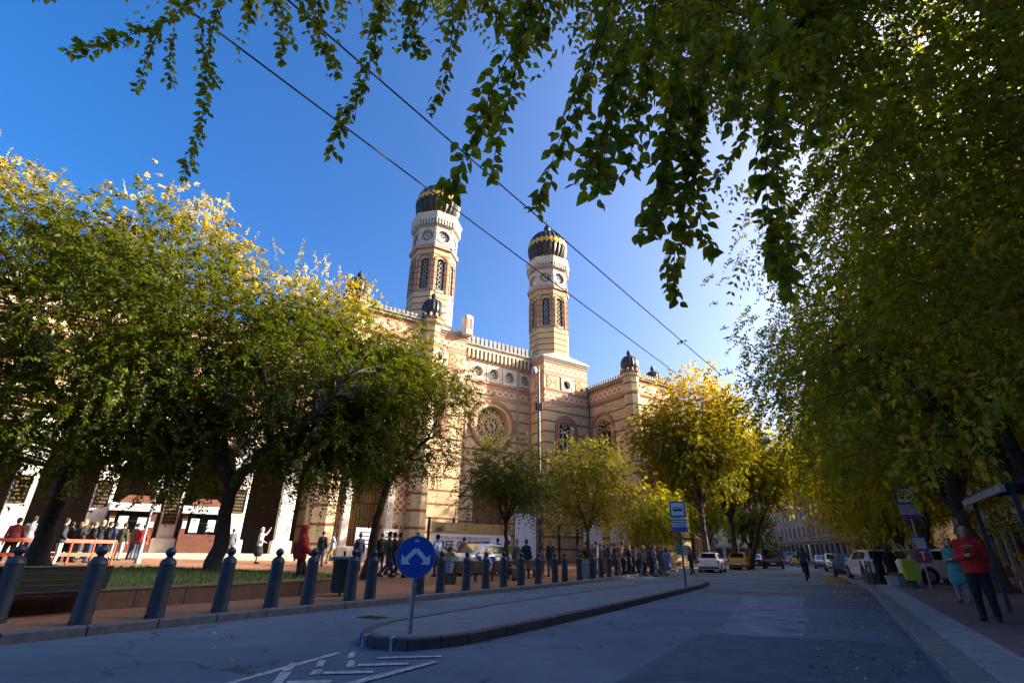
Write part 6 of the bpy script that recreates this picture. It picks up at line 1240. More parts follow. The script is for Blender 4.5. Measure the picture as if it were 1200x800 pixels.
def car(label, loc, rz, style, paint, cat='car', group=None, plate='front'):
    S = STY[style]; st = S['st']; root = empty('parked_car' if cat == 'car' else cat.replace(' ', '_'), loc, rz, label, cat, group); m_ = MB(); n = 14; vs = []
    def sect(a):
        y, zb, zl, zt, w_, wt = a; half = [(w_*.90, zb), (w_*.985, zb+.10), (w_*1.0, zb+(zl-zb)*.55), (w_*.985, zl-.05), (w_*.955, zl), (wt+.02, zt-.07), (wt*.86, zt)]
        return [(x, y, z) for x, z in half]+[(-x, y, z) for x, z in half[::-1]]
    for a in st: vs += sect(a)
    fs = []
    for i in range(len(st)-1):
        for j in range(n): fs.append((i*n+j, (i+1)*n+j, (i+1)*n+(j+1) % n, i*n+(j+1) % n))
    fs += [tuple(range(n)), tuple(range((len(st))*n-1, (len(st)-1)*n-1, -1))]
    m_.add(vs, fs); body = build(m_, 'body', paint, root, True, sharp=32)
    def screen(i0, i1, nm, f0=.06, f1=.94, off=.012):
        a, b = st[i0], st[i1]; q = []
        nv = Vector((0, -(b[3]-a[3]), b[0]-a[0])).normalized()
        if nv.z < 0: nv = -nv
        for f, sg in ((f0, -1), (f0, 1), (f1, 1), (f1, -1)):
            wt = (a[5]+(b[5]-a[5])*f)*.86*.95; q.append((sg*wt, a[0]+(b[0]-a[0])*f+nv.y*off, a[3]+(b[3]-a[3])*f+nv.z*off))
        g = MB(); g.add(q, [(0, 1, 2, 3)]); return build(g, nm, CGL, root)
    screen(S['ws'], S['ws']+1, 'windscreen'); screen(S['rw'], S['rw']+1, 'rear_window')
    def sidex(y, f):
        for a, b in zip(st[:-1], st[1:]):
            if a[0] <= y <= b[0]:
                t = (y-a[0])/(b[0]-a[0]); zl, zt, w_, wt = [a[k]+(b[k]-a[k])*t for k in (2, 3, 4, 5)]; return w_*.955+(wt+.02-w_*.955)*f, zl+(zt-.07-zl)*f
    for sg in (-1, 1):
        for y0, y1 in S['sw']:
            g = MB(); vs = []; N_ = 6
            for i in range(N_+1):
                y = y0+(y1-y0)*i/N_
                for f in (.1, .92): x, z = sidex(y, f); vs.append((sg*(x+.01), y, z))
            g.add(vs, [(2*i, 2*i+2, 2*i+3, 2*i+1) for i in range(N_)]); build(g, 'side_window', CGL, root)
        for wy in S['wy']:
            wr = S['wr']; wmax = max(a[4] for a in st); g = MB(); g.tube([(sg*(wmax*.80), wy, wr+.02), (sg*(wmax+.006), wy, wr+.02)], wr+.07, 20); build(g, 'wheel_arch', CBLK, root)
            g = MB(); g.tube([(sg*(wmax-.2), wy, wr), (sg*(wmax-.02), wy, wr), (sg*(wmax+.012), wy, wr)], [wr, wr, wr-.03], 20); wh = build(g, 'wheel', TYRE, root, True)
            g = MB(); g.tube([(sg*(wmax-.02), wy, wr), (sg*(wmax+.018), wy, wr)], wr*.62, 16); g.tube([(sg*(wmax+.018), wy, wr), (sg*(wmax+.026), wy, wr)], wr*.2, 10); build(g, 'rim', RIM, wh)
        a = st[-3]; g = MB(); wv = st[-2][4]; zf = st[-2][2]; yf = st[-2][0]
        g.add([(sg*wv*.52, yf+.07, zf-.17), (sg*wv*.97, yf-.10, zf-.15), (sg*wv*.96, yf-.16, zf+.0), (sg*wv*.55, yf+.02, zf-.03)], [(0, 1, 2, 3)]); build(g, 'headlight', LAMPW, root)
        a = st[1]; b = st[2]; zl = a[2]; g = MB(); g.box(min(sg*a[4]*.80, sg*a[4]*1.0), max(sg*a[4]*.80, sg*a[4]*1.0), a[0]-.03, a[0]+.14, zl-.22, zl+.02 if style != 'van' else zl+.2); build(g, 'tail_light', LAMPR, root)
        x, z = sidex(S['sw'][-1][1]-.05, .12); g = MB(); g.bbox(min(sg*(x+.02), sg*(x+.2)), max(sg*(x+.02), sg*(x+.2)), S['sw'][-1][1]-.1, S['sw'][-1][1]+.02, z, z+.13, .03); build(g, 'mirror', CBLK if style == 'van' else paint, root)
    for y, nm in ((st[0][0]-.012, 'number_plate'), (st[-1][0]+.002, 'number_plate')): g = MB(); g.box(-.26, .26, y, y+.01, .46, .57); build(g, nm, PLATE, root)
    g = MB(); g.box(-st[0][4]*.95, st[0][4]*.95, st[0][0]-.008, st[0][0]+.05, .30, .43); build(g, 'rear_bumper_strip', CBLK, root); g = MB(); g.box(-.5, .5, st[-1][0]-.05, st[-1][0]+.006, .34, .44); build(g, 'front_grille', CBLK, root)
    return root
PW = M('car_paint_white', (.62, .63, .64), .28, .0, var=.05, coat=.6); PY = M('car_paint_yellow', (.62, .34, .012), .3, var=.05, coat=.6); PB = M('car_paint_black', (.012, .012, .014), .25, var=.05, coat=.8); PG = M('car_paint_grey', (.12, .125, .13), .3, .3, var=.05, coat=.6); PS = M('car_paint_silver', (.36, .37, .38), .3, .5, var=.05, coat=.6)
def along(u, dist, dr=0): p = AT(u, dist); return (p[0], p[1], 0.0)
car('white hatchback with a blue lower stripe parked beyond the left bollards', along(833, 47), STREET_ROT+.06, 'hatch', PW)
car('yellow taxi parked in front of the white hatchback', along(866, 59), STREET_ROT+.05, 'estate', PY)
car('black car parked between the yellow taxi and the black van', along(885, 66), STREET_ROT+.05, 'sedan', PB)
car('large black van parked at the left side of the road', along(905, 66.5), STREET_ROT+.06, 'van', PB, 'van')
car('white van driving away in the distance', along(926, 104), STREET_ROT+.1, 'van', PW, 'van')
car('yellow taxi driving away beside the white van', along(933, 88), STREET_ROT+.1, 'estate', PY)
car('dark grey car parked far along the right kerb', along(962, 72), STREET_ROT+math.pi+.05, 'sedan', PG)
car('silver estate car parked along the right kerb past the trees', along(976, 60), STREET_ROT+math.pi+.04, 'estate', PS)
car('black hatchback with red tail lights parked at the right kerb', along(990, 44), STREET_ROT, 'hatch', PB)
c1 = car('white estate car parked at an angle behind the slim green posts', (*SR(36.5, 1.4)[:2], 0.1), STREET_ROT+.25, 'estate', PW)
car('white estate car parked side on behind the right bus stop', (*SR(34.2, 4.3)[:2], .12), STREET_ROT-R(62), 'estate', PW)
# police car on the plaza
p = AT(558, 27.6); pc = car('white police car with blue stripes and a red and blue light bar', p, R(138), 'hatch', PW, 'police car')
m_ = MB(); m_.bbox(.004, .55, -.42, -.18, 1.47, 1.58, .02); lb_ = build(m_, 'light_bar', M('beacon_red', (.45, .01, .02), .2), pc); m_ = MB(); m_.bbox(-.55, .0, -.42, -.18, 1.47, 1.58, .02); build(m_, 'blue_beacon', M('beacon_blue', (.01, .03, .45), .2), lb_)
PBL = M('police_blue', (.012, .05, .42), .35, var=.05)
for sg in (-1, 1):
    for a in (-.75, -.28, .2):
        m_ = MB(); m_.add([(sg*.868, a, .42), (sg*.868, a+.3, .42), (sg*.858, a+.62, .86), (sg*.858, a+.32, .86)], [(0, 1, 2, 3)]); build(m_, 'blue_stripe', PBL, pc)
# ---- bicycle
bk = G(945, 682, 0); BK = SR(*toSR((17.0, 31.1)), 0); bic = empty('bicycle', (BK[0], BK[1], 0), STREET_ROT, 'bicycle ridden away along the middle of the road', 'bicycle')
m_ = MB()
for y in (-.52, .52): 
    w_ = MB(); w_.tube([(0, y+.33*math.cos(a), .34+.33*math.sin(a)) for a in np.linspace(0, 2*math.pi, 25)], .022, 6); wh = build(w_, 'wheel', TYRE, bic, True); w_ = MB()
    for k in range(8): a = math.pi*k/8; w_.tube([(0, y-.32*math.cos(a), .34-.32*math.sin(a)), (0, y+.32*math.cos(a), .34+.32*math.sin(a))], .002, 3)
    build(w_, 'spokes', STEEL, wh)
for a, b in (((0, -.52, .34), (0, -.08, .3)), ((0, -.08, .3), (0, -.2, .86)), ((0, -.52, .34), (0, -.17, .74)), ((0, -.08, .3), (0, .38, .78)), ((0, -.18, .76), (0, .36, .84)), ((0, .36, .95), (0, .52, .34))): m_.tube([a, b], .018, 6)
build(m_, 'frame', BLK, bic); m_ = MB(); m_.tube([(-.26, .28, 1.0), (-.1, .36, .98), (.1, .36, .98), (.26, .28, 1.0)], .014, 6); build(m_, 'handlebar', STEEL, bic); m_ = MB(); m_.bbox(-.08, .08, -.34, -.08, .86, .92, .03); build(m_, 'saddle', BLK, bic)
m_ = MB(); m_.box(.05, .13, -.11, -.03, .17, .2); m_.box(-.13, -.05, -.13, -.05, .42, .45); build(m_, 'pedal', BLK, bic)
# ================================================================ people: one continuous surface each, grown from a distance field
def surfnet(val, lo, h):
    s = val < 0; c = [s[i:s.shape[0]-1+i, j:s.shape[1]-1+j, k:s.shape[2]-1+k] for i in (0, 1) for j in (0, 1) for k in (0, 1)]
    cnt = sum(x.astype(np.int8) for x in c); act = (cnt > 0) & (cnt < 8); I = np.argwhere(act); idx = -np.ones(act.shape, np.int64); idx[act] = np.arange(len(I))
    acc = np.zeros((len(I), 3)); num = np.zeros(len(I)); i0, j0, k0 = I.T
    for ax in range(3):
        o = [q for q in range(3) if q != ax]
        for a in (0, 1):
            for b in (0, 1):
                d0 = np.zeros(3, int); d0[o[0]] = a; d0[o[1]] = b; d1 = d0.copy(); d1[ax] = 1
                v0 = val[i0+d0[0], j0+d0[1], k0+d0[2]]; v1 = val[i0+d1[0], j0+d1[1], k0+d1[2]]; x = (v0 < 0) != (v1 < 0); t = np.where(x, v0/(np.where(x, v0-v1, 1)), 0)
                P = np.tile(d0.astype(float), (len(I), 1)); P[:, ax] = t; acc[x] += P[x]; num[x] += 1
    V = (I+acc/num[:, None])*h+lo; F_ = []
    for ax in range(3):
        o1, o2 = (ax+1) % 3, (ax+2) % 3; sl0 = [slice(None)]*3; sl1 = [slice(None)]*3; sl0[ax] = slice(0, -1); sl1[ax] = slice(1, None); x = s[tuple(sl0)] != s[tuple(sl1)]; E_ = np.argwhere(x)
        m = (E_[:, o1] > 0) & (E_[:, o2] > 0) & (E_[:, o1] < s.shape[o1]-1) & (E_[:, o2] < s.shape[o2]-1); E_ = E_[m]; q = []
        for a, b in ((-1, -1), (0, -1), (0, 0), (-1, 0)): e = E_.copy(); e[:, o1] += a; e[:, o2] += b; q.append(idx[e[:, 0], e[:, 1], e[:, 2]])
        q = np.stack(q, 1); fl = ~s[E_[:, 0], E_[:, 1], E_[:, 2]]; q[fl] = q[fl][:, ::-1]; F_.append(q)
    return V, np.concatenate(F_)
def field(caps, lo, hi, h, k=.03, cut=None, minus=None):
    g = [np.arange(lo[i], hi[i]+h, h) for i in range(3)]; X = np.stack(np.meshgrid(*g, indexing='ij'), -1); d = np.full(X.shape[:3], 9.)
    for c in caps:
        a, b, ra, rb = np.array(c[0], float), np.array(c[1], float), c[2], c[3]; fl = np.array(c[4] if len(c) > 4 else (1, 1, 1), float); R_ = max(ra, rb)+.12
        mn, mx = np.minimum(a, b)-R_, np.maximum(a, b)+R_; s_ = tuple(slice(max(0, int((mn[i]-lo[i])/h)), max(0, int((mx[i]-lo[i])/h)+2)) for i in range(3)); x = X[s_]
        if x.size == 0: continue
        ab = b-a; t = np.clip(((x-a)@ab)/max(1e-9, ab@ab), 0, 1); q = (x-(a+t[..., None]*ab))*fl; e = np.linalg.norm(q, axis=-1)-(ra+(rb-ra)*t); o = d[s_]
        hh = np.maximum(k-np.abs(o-e), 0)/k; d[s_] = np.minimum(o, e)-hh*hh*k*.25
    if cut is not None: d = np.maximum(d, cut(X))
    if minus is not None: d = np.maximum(d, -minus(X))
    return d
def sdf_mesh(name, caps, h, k=.03, cut=None, minus=None):
    P = np.array([c[i] for c in caps for i in (0, 1)], float); r_ = max(max(c[2], c[3]) for c in caps)+.05; lo = P.min(0)-r_; hi = P.max(0)+r_
    V, F_ = surfnet(field(caps, lo, hi, h, k, cut, minus), lo, h); me = D.meshes.new(name); me.from_pydata(V.tolist(), [], F_.tolist()); me.polygons.foreach_set('use_smooth', [True]*len(me.polygons)); return me
def skel(pose, rg=None):
    """joint positions for a 1.75 m figure facing +Y"""
    J = dict(hip=(0, 0, .94), waist=(0, 0, 1.08), chest=(0, 0, 1.30), neck=(0, -.01, 1.47), head=(0, .02, 1.63), sl=(-.165, -.01, 1.395), sr=(.165, -.01, 1.395), el=(-.225, -.03, 1.12), er=(.225, -.03, 1.12), wl=(-.24, .06, .89), wr=(.24, .06, .89),
             hl=(-.09, 0, .92), hr=(.09, 0, .92), kl=(-.10, .02, .50), kr=(.10, .02, .50), al=(-.11, -.03, .09), ar=(.11, -.03, .09), yaw=0.)
    if pose == 'walk': J.update(kl=(-.09, .16, .52), al=(-.09, .20, .12), kr=(.09, .02, .50), ar=(.09, -.30, .14), el=(-.25, -.16, 1.16), wl=(-.25, -.16, .92), er=(.25, .08, 1.15), wr=(.24, .26, .98))
    if pose == 'phone': J.update(el=(-.205, -.02, 1.11), wl=(-.06, .22, 1.17), er=(.21, -.03, 1.10), wr=(.07, .22, 1.15), head=(0, .05, 1.62))
    if pose == 'photo': J.update(el=(-.26, .2, 1.42), wl=(-.12, .34, 1.66), er=(.24, .0, 1.13), wr=(.2, .2, 1.05))
    if pose == 'crossed': J.update(el=(-.25, .05, 1.15), wl=(.02, .2, 1.15), er=(.25, .05, 1.15), wr=(-.02, .22, 1.12))
    if pose == 'contra': J.update(hip=(.03, 0, .94), kl=(-.13, .08, .5), al=(-.17, .04, .09), er=(.28, -.06, 1.14), wr=(.2, .1, 1.0))
    if pose == 'sit':
        dz = -.48
        for k_ in ('hip', 'waist', 'chest', 'neck', 'head', 'sl', 'sr', 'el', 'er', 'hl', 'hr'): J[k_] = (J[k_][0], J[k_][1], J[k_][2]+dz)
        J.update(kl=(-.12, .42, .47), kr=(.12, .42, .47), al=(-.12, .42, .09), ar=(.12, .45, .09), wl=(-.1, .3, .58), wr=(.1, .3, .58), chest=(0, .03, .82), neck=(0, .05, .99), head=(0, .1, 1.14))
    if pose == 'ride':
        J.update(hip=(0, -.2, .97), waist=(0, -.14, 1.1), chest=(0, .0, 1.30), neck=(0, .08, 1.46), head=(0, .13, 1.61), sl=(-.18, .02, 1.40), sr=(.18, .02, 1.40), el=(-.27, .12, 1.17), er=(.27, .12, 1.17), wl=(-.25, .27, 1.03), wr=(.25, .27, 1.03), hl=(-.09, -.2, .95), hr=(.09, -.2, .95), kl=(-.11, .16, .80), kr=(.11, .08, .58), al=(-.1, -.04, .50), ar=(.1, -.05, .24))
    return {k_: (np.array(v) if k_ != 'yaw' else v) for k_, v in J.items()}
def person_meshes(pose, h, female=False, hood=False, coat=False, long_hair=False, skirt=False, fingers=False, bulky=0.):
    J = skel(pose); c = []; fwd = np.array([0, 1, 0.]); fl = (1, 1.35, 1); sw = .92 if female else 1.0
    for s in 'lr':
        for nm in ('s', 'e', 'w'): J[nm+s] = J[nm+s]*np.array([sw, 1, 1])
    tor = [(J['hip'], J['waist'], .145, .135, fl), (J['waist'], J['chest'], .135, .165, fl), (J['chest'], J['chest']+np.array([0, 0, .07]), .165, .12, fl), (J['sl'], J['sr'], .05, .05), (J['neck']-np.array([0, .0, .03]), J['sl'], .05, .045), (J['neck']-np.array([0, .0, .03]), J['sr'], .05, .045)]
    arms = []; hands = []; legs = []; feet = []
    for s, sg in (('l', -1), ('r', 1)):
        arms += [(J['s'+s], J['e'+s], .053, .04), (J['e'+s], J['w'+s], .041, .029)]
        d = J['w'+s]-J['e'+s]; d = d/np.linalg.norm(d); hd = J['w'+s]+d*.08
        if fingers:
            x = np.cross(d, np.array([0, 0, 1.])); x = x/np.linalg.norm(x); y = np.cross(x, d); hands.append((J['w'+s]+d*.02, J['w'+s]+d*.085, .026, .032))
            for i in range(4):
                o = J['w'+s]+d*.085+x*(i-1.5)*.02; L = (.034, .041, .044, .036)[i]; m1 = o+d*L-y*.008*sg*0+y*(-.012); m2 = m1+d*L*.55-y*.03; hands += [(o, m1, .0105, .010), (m1, m2, .010, .008)]
            o = J['w'+s]+d*.03; hands += [(o, o+x*sg*-.045+d*.03, .014, .011), (o+x*sg*-.045+d*.03, o+x*sg*-.05+d*.065, .011, .009)]
        else: hands += [(J['w'+s], hd, .028, .036), (hd, hd+d*.07, .03, .018)]
        legs += [(J['h'+s], J['k'+s], .088, .062), (J['k'+s], J['a'+s], .058, .04)]
        kd = J['a'+s]; feet += [(kd+np.array([0, -.03, -.035]), kd+np.array([.02*sg, .14, -.052]), .036, .030)]
    hc = J['head']; head = [(J['neck']-np.array([0, 0, .05]), J['neck']+np.array([0, .01, .07]), .055, .052), (hc+np.array([0, -.01, .035]), hc+np.array([0, -.005, -.0]), .094, .088, (1.12, 1, 1)), (hc+np.array([0, .025, -.045]), hc+np.array([0, .045, -.075]), .062, .04)]
    if fingers: head += [(hc+np.array([0, .088, .005]), hc+np.array([0, .104, -.026]), .009, .011), (hc+np.array([-.03, .075, .025]), hc+np.array([.03, .075, .025]), .014, .014), (hc+np.array([-.022, .082, -.062]), hc+np.array([.022, .082, -.062]), .011, .011)]+[(hc+np.array([sg*.083, -.005, .015]), hc+np.array([sg*.085, -.012, -.02]), .016, .012) for sg in (-1, 1)]
    body = tor+[(a[0], a[1], a[2]-.008, a[3]-.006) for a in arms]+hands+legs+feet+head; out = {}
    out['body'] = sdf_mesh('body', body, h if not fingers else .0095, .03 if not fingers else .012)
    B = .018+bulky; jac = [(a[0], a[1], a[2]+B, a[3]+B, *a[4:]) for a in tor]+[(a[0], a[1], a[2]+B*.9, a[3]+B*.75) for a in arms]
    if pose not in ('sit', 'ride') and not coat: jac += [(J['hip']-np.array([0, 0, .2]), J['waist'], .168+B*.6, .14+B*.6, (.84, 1.2, 1))]
    if coat: jac += [(J['hip'], J['hip']*np.array([1, 1, 0])+(J['kl']+J['kr'])/2*np.array([0, .5, 1])+np.array([0, 0, .1]), .165, .2, (.84, 1.2, 1))]
    if hood: jac += [(hc+np.array([0, -.03, .03]), hc+np.array([0, -.05, -.05]), .118, .11), (J['neck']+np.array([0, -.03, -.02]), J['neck']+np.array([0, -.03, .03]), .09, .1)]
    elif fingers and not female: jac += [(J['neck']+np.array([x0, y0, -.03]), J['neck']+np.array([x1, y1, -.03]), .035, .035) for x0, y0, x1, y1 in ((-.085, .03, -.07, -.06), (-.07, -.06, .07, -.06), (.07, -.06, .085, .03))]+[(J['neck']+np.array([0, -.015, -.06]), J['neck']+np.array([0, -.012, -.03]), .07, .06)]
    else: jac += [(J['neck']+np.array([0, -.015, -.05]), J['neck']+np.array([0, -.012, -.015]), .075, .068)]
    wz = J['hip'][2]-(.10 if not coat else .45); face = hc+np.array([0, .12, -.02])
    cutj = (lambda X: wz-X[..., 2]) if pose not in ('sit',) else None
    out['jacket'] = sdf_mesh('jacket', jac, h, .02, cutj, (lambda X: np.linalg.norm(X-face, axis=-1)-.1) if hood else None)
    pr = [(a[0], a[1], a[2]+.014, a[3]+.018) for a in legs]+[(J['hip']+np.array([0, 0, -.03]), J['hip'], .145, .14, fl)]
    if skirt: pr = [(J['hip'], J['hip']+np.array([0, 0, -.38]), .15, .25, (1, 1.1, 1))]
    out['trousers'] = sdf_mesh('skirt' if skirt else 'trousers', pr, h, .03, lambda X: np.maximum(X[..., 2]-(J['hip'][2]+.04), -X[..., 2]+.06))
    for i, f in enumerate(feet): out['shoe%d' % i] = sdf_mesh('shoe', [(f[0], f[1], f[2]+.012, f[3]+.012), (J['al' if i == 0 else 'ar']+np.array([0, -.01, -.03]), J['al' if i == 0 else 'ar'], .05, .05)], min(h, .02), .03, lambda X, z=(J['al' if i == 0 else 'ar'][2]-.09): z-X[..., 2])
    if not hood:
        hr = [(hc+np.array([0, -.018, .045]), hc+np.array([0, -.03, .0]), .098, .092, (1.08, 1, 1))]
        if long_hair: hr += [(hc+np.array([0, -.06, .0]), hc+np.array([0, -.085, -.2]), .075, .06), (hc+np.array([-.06, -.02, .0]), hc+np.array([-.075, -.01, -.15]), .04, .03), (hc+np.array([.06, -.02, .0]), hc+np.array([.075, -.01, -.15]), .04, .03)]
        fc = hc+np.array([0, .13, -.035]); out['hair'] = sdf_mesh('hair', hr, min(h, .018), .02, None, lambda X: np.minimum(np.linalg.norm((X-fc)*np.array([1, .8, .75]), axis=-1)-.105, 9))
    return out
PM = {}
def person(label, loc, rz, top, bottom, hair=(.03, .02, .015), pose='stand', h=.028, ht=1.75, skin=(.50, .28, .17), group=None, shoe=(.03, .03, .03), **k):
    key = (pose, h, tuple(sorted(k.items())))
    if key not in PM: PM[key] = person_meshes(pose, h, **k)
    ms = PM[key]; root = empty('person', loc, rz, label, 'person', group); root.scale = (ht/1.75,)*3; objs = {}
    def cm(nm, c, ro=.85): return M('%s_%02x%02x%02x' % (nm, *[int(min(1, x)*255) for x in c]), c, ro, var=.16, scale=4.5, bump=2.0 if nm == 'cloth' else 0)
    for nm, me in ms.items():
        c = {'body': skin, 'jacket': top, 'trousers': bottom, 'hair': hair}.get(nm, shoe); mat = cm('skin' if nm == 'body' else 'hair' if nm == 'hair' else 'cloth', c, .55 if nm == 'body' else .85)
        o = link(me.name.split('.')[0], me, root)
        if not me.materials: me.materials.append(None)
        o.material_slots[0].link = 'OBJECT'; o.material_slots[0].material = mat; objs[nm] = o
    return root, objs
def face_to(p, q): return math.atan2(-(q[0]-p[0]), q[1]-p[1])
CAMXY = (0, 0)
DKB = (.02, .025, .045); JEAN = (.06, .09, .17); BLKC = (.012, .012, .014); GREYC = (.12, .12, .13); KHA = (.16, .12, .07)
# near right: man in red hoodie, woman in turquoise
p = SR(14.4, 2.3, .12); mr, ob = person('man in a red hoodie and black trousers looking at his phone on the right pavement', p, face_to(p, (2, 4)), (.72, .018, .015), (.02, .018, .02), pose='phone', h=.018, ht=1.80, fingers=True, bulky=.008, skin=(.50, .27, .15), shoe=(.09, .02, .025))
m_ = MB()
for sx in (-.03, .03): m_ = MB(); m_.ball((sx, .112, 1.643), .0095, 8, 6); build(m_, 'eye', BLK, ob['body'])
for sx in (-.032, .032): m_ = MB(); m_.tube([(sx-.018, .1, 1.668), (sx, .106, 1.673), (sx+.018, .1, 1.668)], .004, 5); build(m_, 'eyebrow', BLK, ob['body'])
m_ = MB(); m_.tube([(-.02, .12, 1.556), (0, .124, 1.554), (.02, .12, 1.556)], .005, 5); build(m_, 'mouth', M('lip', (.28, .10, .08), .5), ob['body'])
m_ = MB()
for i_, (xx, zz) in enumerate(((-.075, 1.335), (-.04, 1.345), (0, 1.35), (.04, 1.345), (.075, 1.335), (0, 1.30))): m_.box(xx-.013, xx+.013, .150, .166, zz-.014, zz+.014)
tag(build(m_, 'chest_print', M('chest_print', (.55, .35, .08), .7), ob['jacket']), kind='stuff')
m_ = MB(); m_.bbox(-.04, .04, .31, .325, 1.19, 1.33, .005); ph = build(m_, 'phone', BLK, None, False, p, mr.rotation_euler[2]); tag(ph, 'black phone held in front of the red hoodie', 'phone')
p = SR(19.9, 2.75, .12); wm, ob = person('woman in a turquoise top and pale jeans holding a phone beside the man in red', p, face_to(p, (0, 3)), (.10, .36, .36), (.30, .33, .38), hair=(.10, .05, .025), pose='phone', h=.018, ht=1.67, fingers=True, female=True, long_hair=True, bulky=.01, skin=(.60, .36, .23), shoe=(.10, .13, .12), coat=True)
for sx in (-.03, .03): m_ = MB(); m_.ball((sx, .112, 1.643), .0095, 8, 6); build(m_, 'eye', BLK, ob['body'])
c = np.array(p)+np.array([.12, -.38, 1.02]); bg_ = empty('shopping_bag', (c[0], c[1], c[2]-.25), .3, 'white quilted bag carried by the woman in turquoise', 'bag'); m_ = MB(); m_.ball((0, 0, .32), .12, 10, 8, .9); m_.ball((.02, 0, .14), .13, 10, 8, .85); build(m_, 'bag_body', M('white_fluff', (.6, .6, .62), .9), bg_, True); m_ = MB(); m_.tube([(-.05, 0, .42), (0, 0, .52), (.05, 0, .42)], .01, 6); build(m_, 'strap', WHT, bg_, True)
# right pavement, further back
p = SR(30.6, 1.45, .12); person('woman with long hair and a black coat facing away by the slim green posts', p, .2, (.014, .014, .016), BLKC, hair=(.20, .11, .04), pose='stand', h=.024, ht=1.68, coat=True, long_hair=True, female=True)
p = SR(31.4, 1.95, .12); person('second woman in a black coat beside the parked white estate car', p, -.3, (.016, .016, .02), BLKC, hair=(.05, .03, .02), pose='contra', h=.024, ht=1.7, coat=True, long_hair=True, female=True)
p = SR(29.6, 2.7, .12); person('woman in a beige jacket and lilac trousers raising a phone to take a picture', p, face_to(p, (-20, 40)), (.32, .27, .22), (.42, .36, .52), hair=(.05, .03, .02), pose='photo', h=.024, ht=1.68, female=True, shoe=(.5, .5, .5))
# cyclist
person('cyclist in a dark blue coat riding away on a bicycle', (BK[0], BK[1], .0), STREET_ROT, (.018, .03, .07), (.02, .022, .035), pose='ride', h=.022, ht=1.76)
# plaza people
p = AT(353, 17.2); person('person in a red hooded jacket and black trousers walking past the bollards', p, -1.2, (.40, .012, .014), (.014, .014, .018), pose='walk', h=.022, ht=1.80, hood=True, bulky=.03, shoe=(.2, .22, .25))
P_ = [(376, 30.5, 'person in a black jacket and blue jeans in front of the patterned brick wall', 0, (.015, .017, .022), JEAN, 'stand', {}), (388, 33, 'person in a pale shirt and tan trousers striding past the gate', 1.9, (.42, .46, .54), (.22, .14, .06), 'walk', {}),
      (420, 27, 'person in a navy jacket standing by the slender tree', .4, (.02, .03, .08), (.03, .06, .2), 'stand', {}), (455, 23.4, 'person in a green jacket and blue jeans walking along the plaza', -1.4, (.05, .09, .05), (.05, .09, .2), 'walk', {}), (461, 24.6, 'person in a navy coat beside the person in green', -1.2, (.018, .024, .05), BLKC, 'walk', {}), (468, 23.0, 'person in a brown jacket walking behind the round blue sign', -1.4, (.10, .07, .05), BLKC, 'walk', {}), (446, 27.5, 'person in a black coat beyond the slender tree', .3, (.014, .014, .016), BLKC, 'stand', {}),
      (512, 25.2, 'person in a pale blue shirt and dark trousers before the tour banner', .9, (.30, .42, .62), DKB, 'stand', {}), (527, 25.0, 'person in a purple top sitting beyond the concrete planter', .2, (.16, .03, .10), DKB, 'sit', {}), (543, 29.8, 'person in a mustard jacket behind the police car bonnet', 0, (.30, .17, .03), BLKC, 'stand', {}),
      (583, 29.5, 'person in a dark jacket behind the police car boot', .3, (.02, .03, .05), BLKC, 'stand', {}), (596, 28.8, 'person in a yellow vest behind the slim tree trunk', .2, (.42, .30, .02), DKB, 'stand', {}), (606, 26.8, 'grey haired person in a grey coat before the lilac banner', .6, (.15, .17, .20), GREYC, 'stand', dict(coat=True)), (617, 26.2, 'person in a navy jacket standing beside the person in grey', -.4, (.02, .03, .07), BLKC, 'stand', {}), (645, 28.4, 'person with blonde hair in a dark coat at the iron fence', .2, (.04, .035, .03), GREYC, 'stand', dict(female=True, long_hair=True)),
      (229, 38, 'person in a navy jacket next to the person in pink', 0, (.03, .045, .08), (.12, .17, .26), 'stand', {}), (219, 37.5, 'person in a bright pink jacket in front of a ticket kiosk', .2, (.60, .03, .25), (.35, .30, .26), 'stand', dict(female=True)), (268, 36, 'person in a grey jacket leaning by the white pier', .5, (.12, .13, .15), GREYC, 'stand', {}), (302, 31.5, 'person with white hair and a white top in a black skirt on the plaza', -1.2, (.62, .62, .62), BLKC, 'photo', dict(female=True, skirt=True)),
      (161, 33.2, 'person in a red jacket and blue jeans beside the lamp post', .3, (.45, .02, .015), JEAN, 'stand', {}), (152, 33.6, 'person in a brown top and blue jeans next to the person in red', -.2, (.18, .11, .07), JEAN, 'stand', {}), (137, 32.6, 'person in an olive jacket and white trousers by the kiosk', .1, (.05, .06, .03), (.5, .5, .5), 'stand', {}), (126, 33, 'person in a blue jacket and pale jeans near the kiosk', .4, (.04, .07, .14), (.3, .35, .42), 'stand', {}),
      (65, 27.6, 'person in a dark puffer jacket and white trousers by the red railing', -.6, (.03, .035, .05), (.5, .5, .5), 'contra', {}), (26, 29.5, 'person in a white scarf and jeans at the railing end', .3, (.35, .35, .38), JEAN, 'stand', {}), (8, 27.4, 'person in a dark red coat at the edge of the red railing', .8, (.16, .014, .02), DKB, 'contra', {})]
for u, d_, lab, a, tp, bt, ps, kk in P_:
    p = AT(u, d_); hc_ = (.55, .54, .5) if 'white hair' in lab else (.25, .24, .23) if 'grey haired' in lab else (.30, .2, .08) if 'blonde' in lab else (.03, .02, .015); z_ = .98 if d_ > 37.2 and u < 260 else p[2]
    person(lab, (p[0], p[1], z_), a, tp, bt, hair=hc_, pose=ps, ht=random.uniform(1.66, 1.8), **kk)
rg = np.random.default_rng(12)
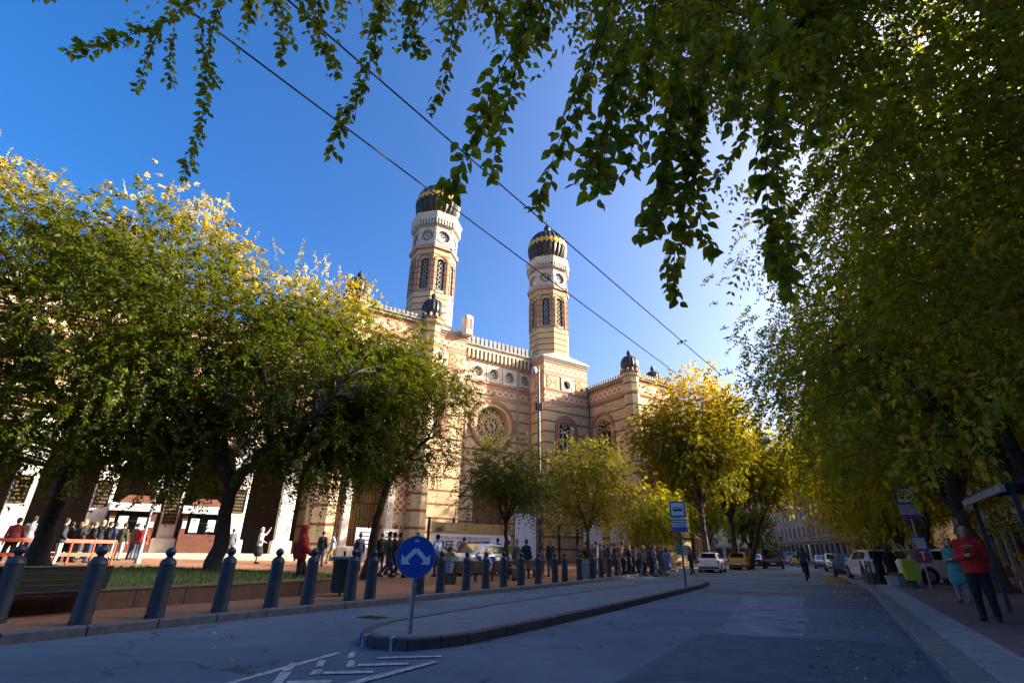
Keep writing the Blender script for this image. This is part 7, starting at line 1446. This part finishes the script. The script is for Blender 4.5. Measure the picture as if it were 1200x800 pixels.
for i, u in enumerate((74, 84, 88, 97, 101, 110, 119)):
    p = AT(u, 29.8+rg.uniform(0, 4.2)); person('person in dark clothes in the queue behind the red railing', p, rg.uniform(-1, 1), ((.02, .022, .03), (.03, .03, .035), (.016, .018, .022), (.05, .04, .03))[i % 4], (DKB, JEAN, BLKC)[i % 3], hair=((.03, .02, .015), (.16, .09, .04), (.3, .22, .1))[i % 3], pose=('stand', 'contra', 'crossed')[i % 3], ht=rg.uniform(1.6, 1.8), group='queue behind the red railing')
# crowd along the fence
us = list(np.linspace(678, 776, 24)); cols = [(.03, .04, .07), (.06, .06, .07), (.02, .022, .03), (.10, .11, .13), (.05, .07, .13), (.12, .08, .05)]
special = {1: ((.32, .22, .02), 'person in a mustard coat in the crowd along the fence'), 6: ((.03, .10, .42), 'person in a bright blue jacket in the crowd along the fence'), 9: ((.30, .34, .40), 'person in a light grey jacket in the crowd along the fence'), 12: ((.34, .26, .16), 'person in a tan coat in the crowd along the fence'), 16: ((.42, .42, .42), 'person in a white jacket in the crowd along the fence'), 19: ((.18, .16, .42), 'person with a lilac top in the crowd along the fence')}
for i, u in enumerate(us):
    d_ = 31+rg.uniform(0, 5)+i*.1; p = AT(u+rg.uniform(-1, 1), d_); tp, lab = special.get(i, (cols[i % 6], 'person in dark clothes standing in the crowd along the fence'))
    person(lab, p, rg.uniform(-2.5, 2.5), tp, (DKB, JEAN, BLKC, GREYC)[i % 4], hair=((.03, .02, .015), (.14, .08, .04), (.02, .018, .016), (.28, .2, .1), (.2, .19, .18))[i % 5], pose=('stand', 'contra', 'crossed', 'stand', 'walk')[i % 5], ht=rg.uniform(1.6, 1.84), group=None if i in special else 'crowd along the fence')
p = AT(781, 36.2); person('woman in a pale blue denim dress stepping off the left kerb', (p[0], p[1], 0.0), -.6, (.16, .27, .42), (.12, .2, .34), hair=(.06, .03, .02), pose='walk', ht=1.68, female=True, skirt=True, long_hair=True)
p = AT(809, 41); person('person in dark blue clothes by the bus stop sign on the island', (p[0], p[1], 0.0), .5, (.02, .03, .06), DKB, pose='stand', ht=1.78)
# seated person on a bench
s_ = SR(20.4, -12.75, .13); person('person in a dark hooded jacket sitting on the bench with grey trousers', s_, STREET_ROT+R(-90)+math.pi*0+R(0), (.02, .03, .055), (.14, .13, .12), pose='sit', h=.025, hood=True, ht=1.75)
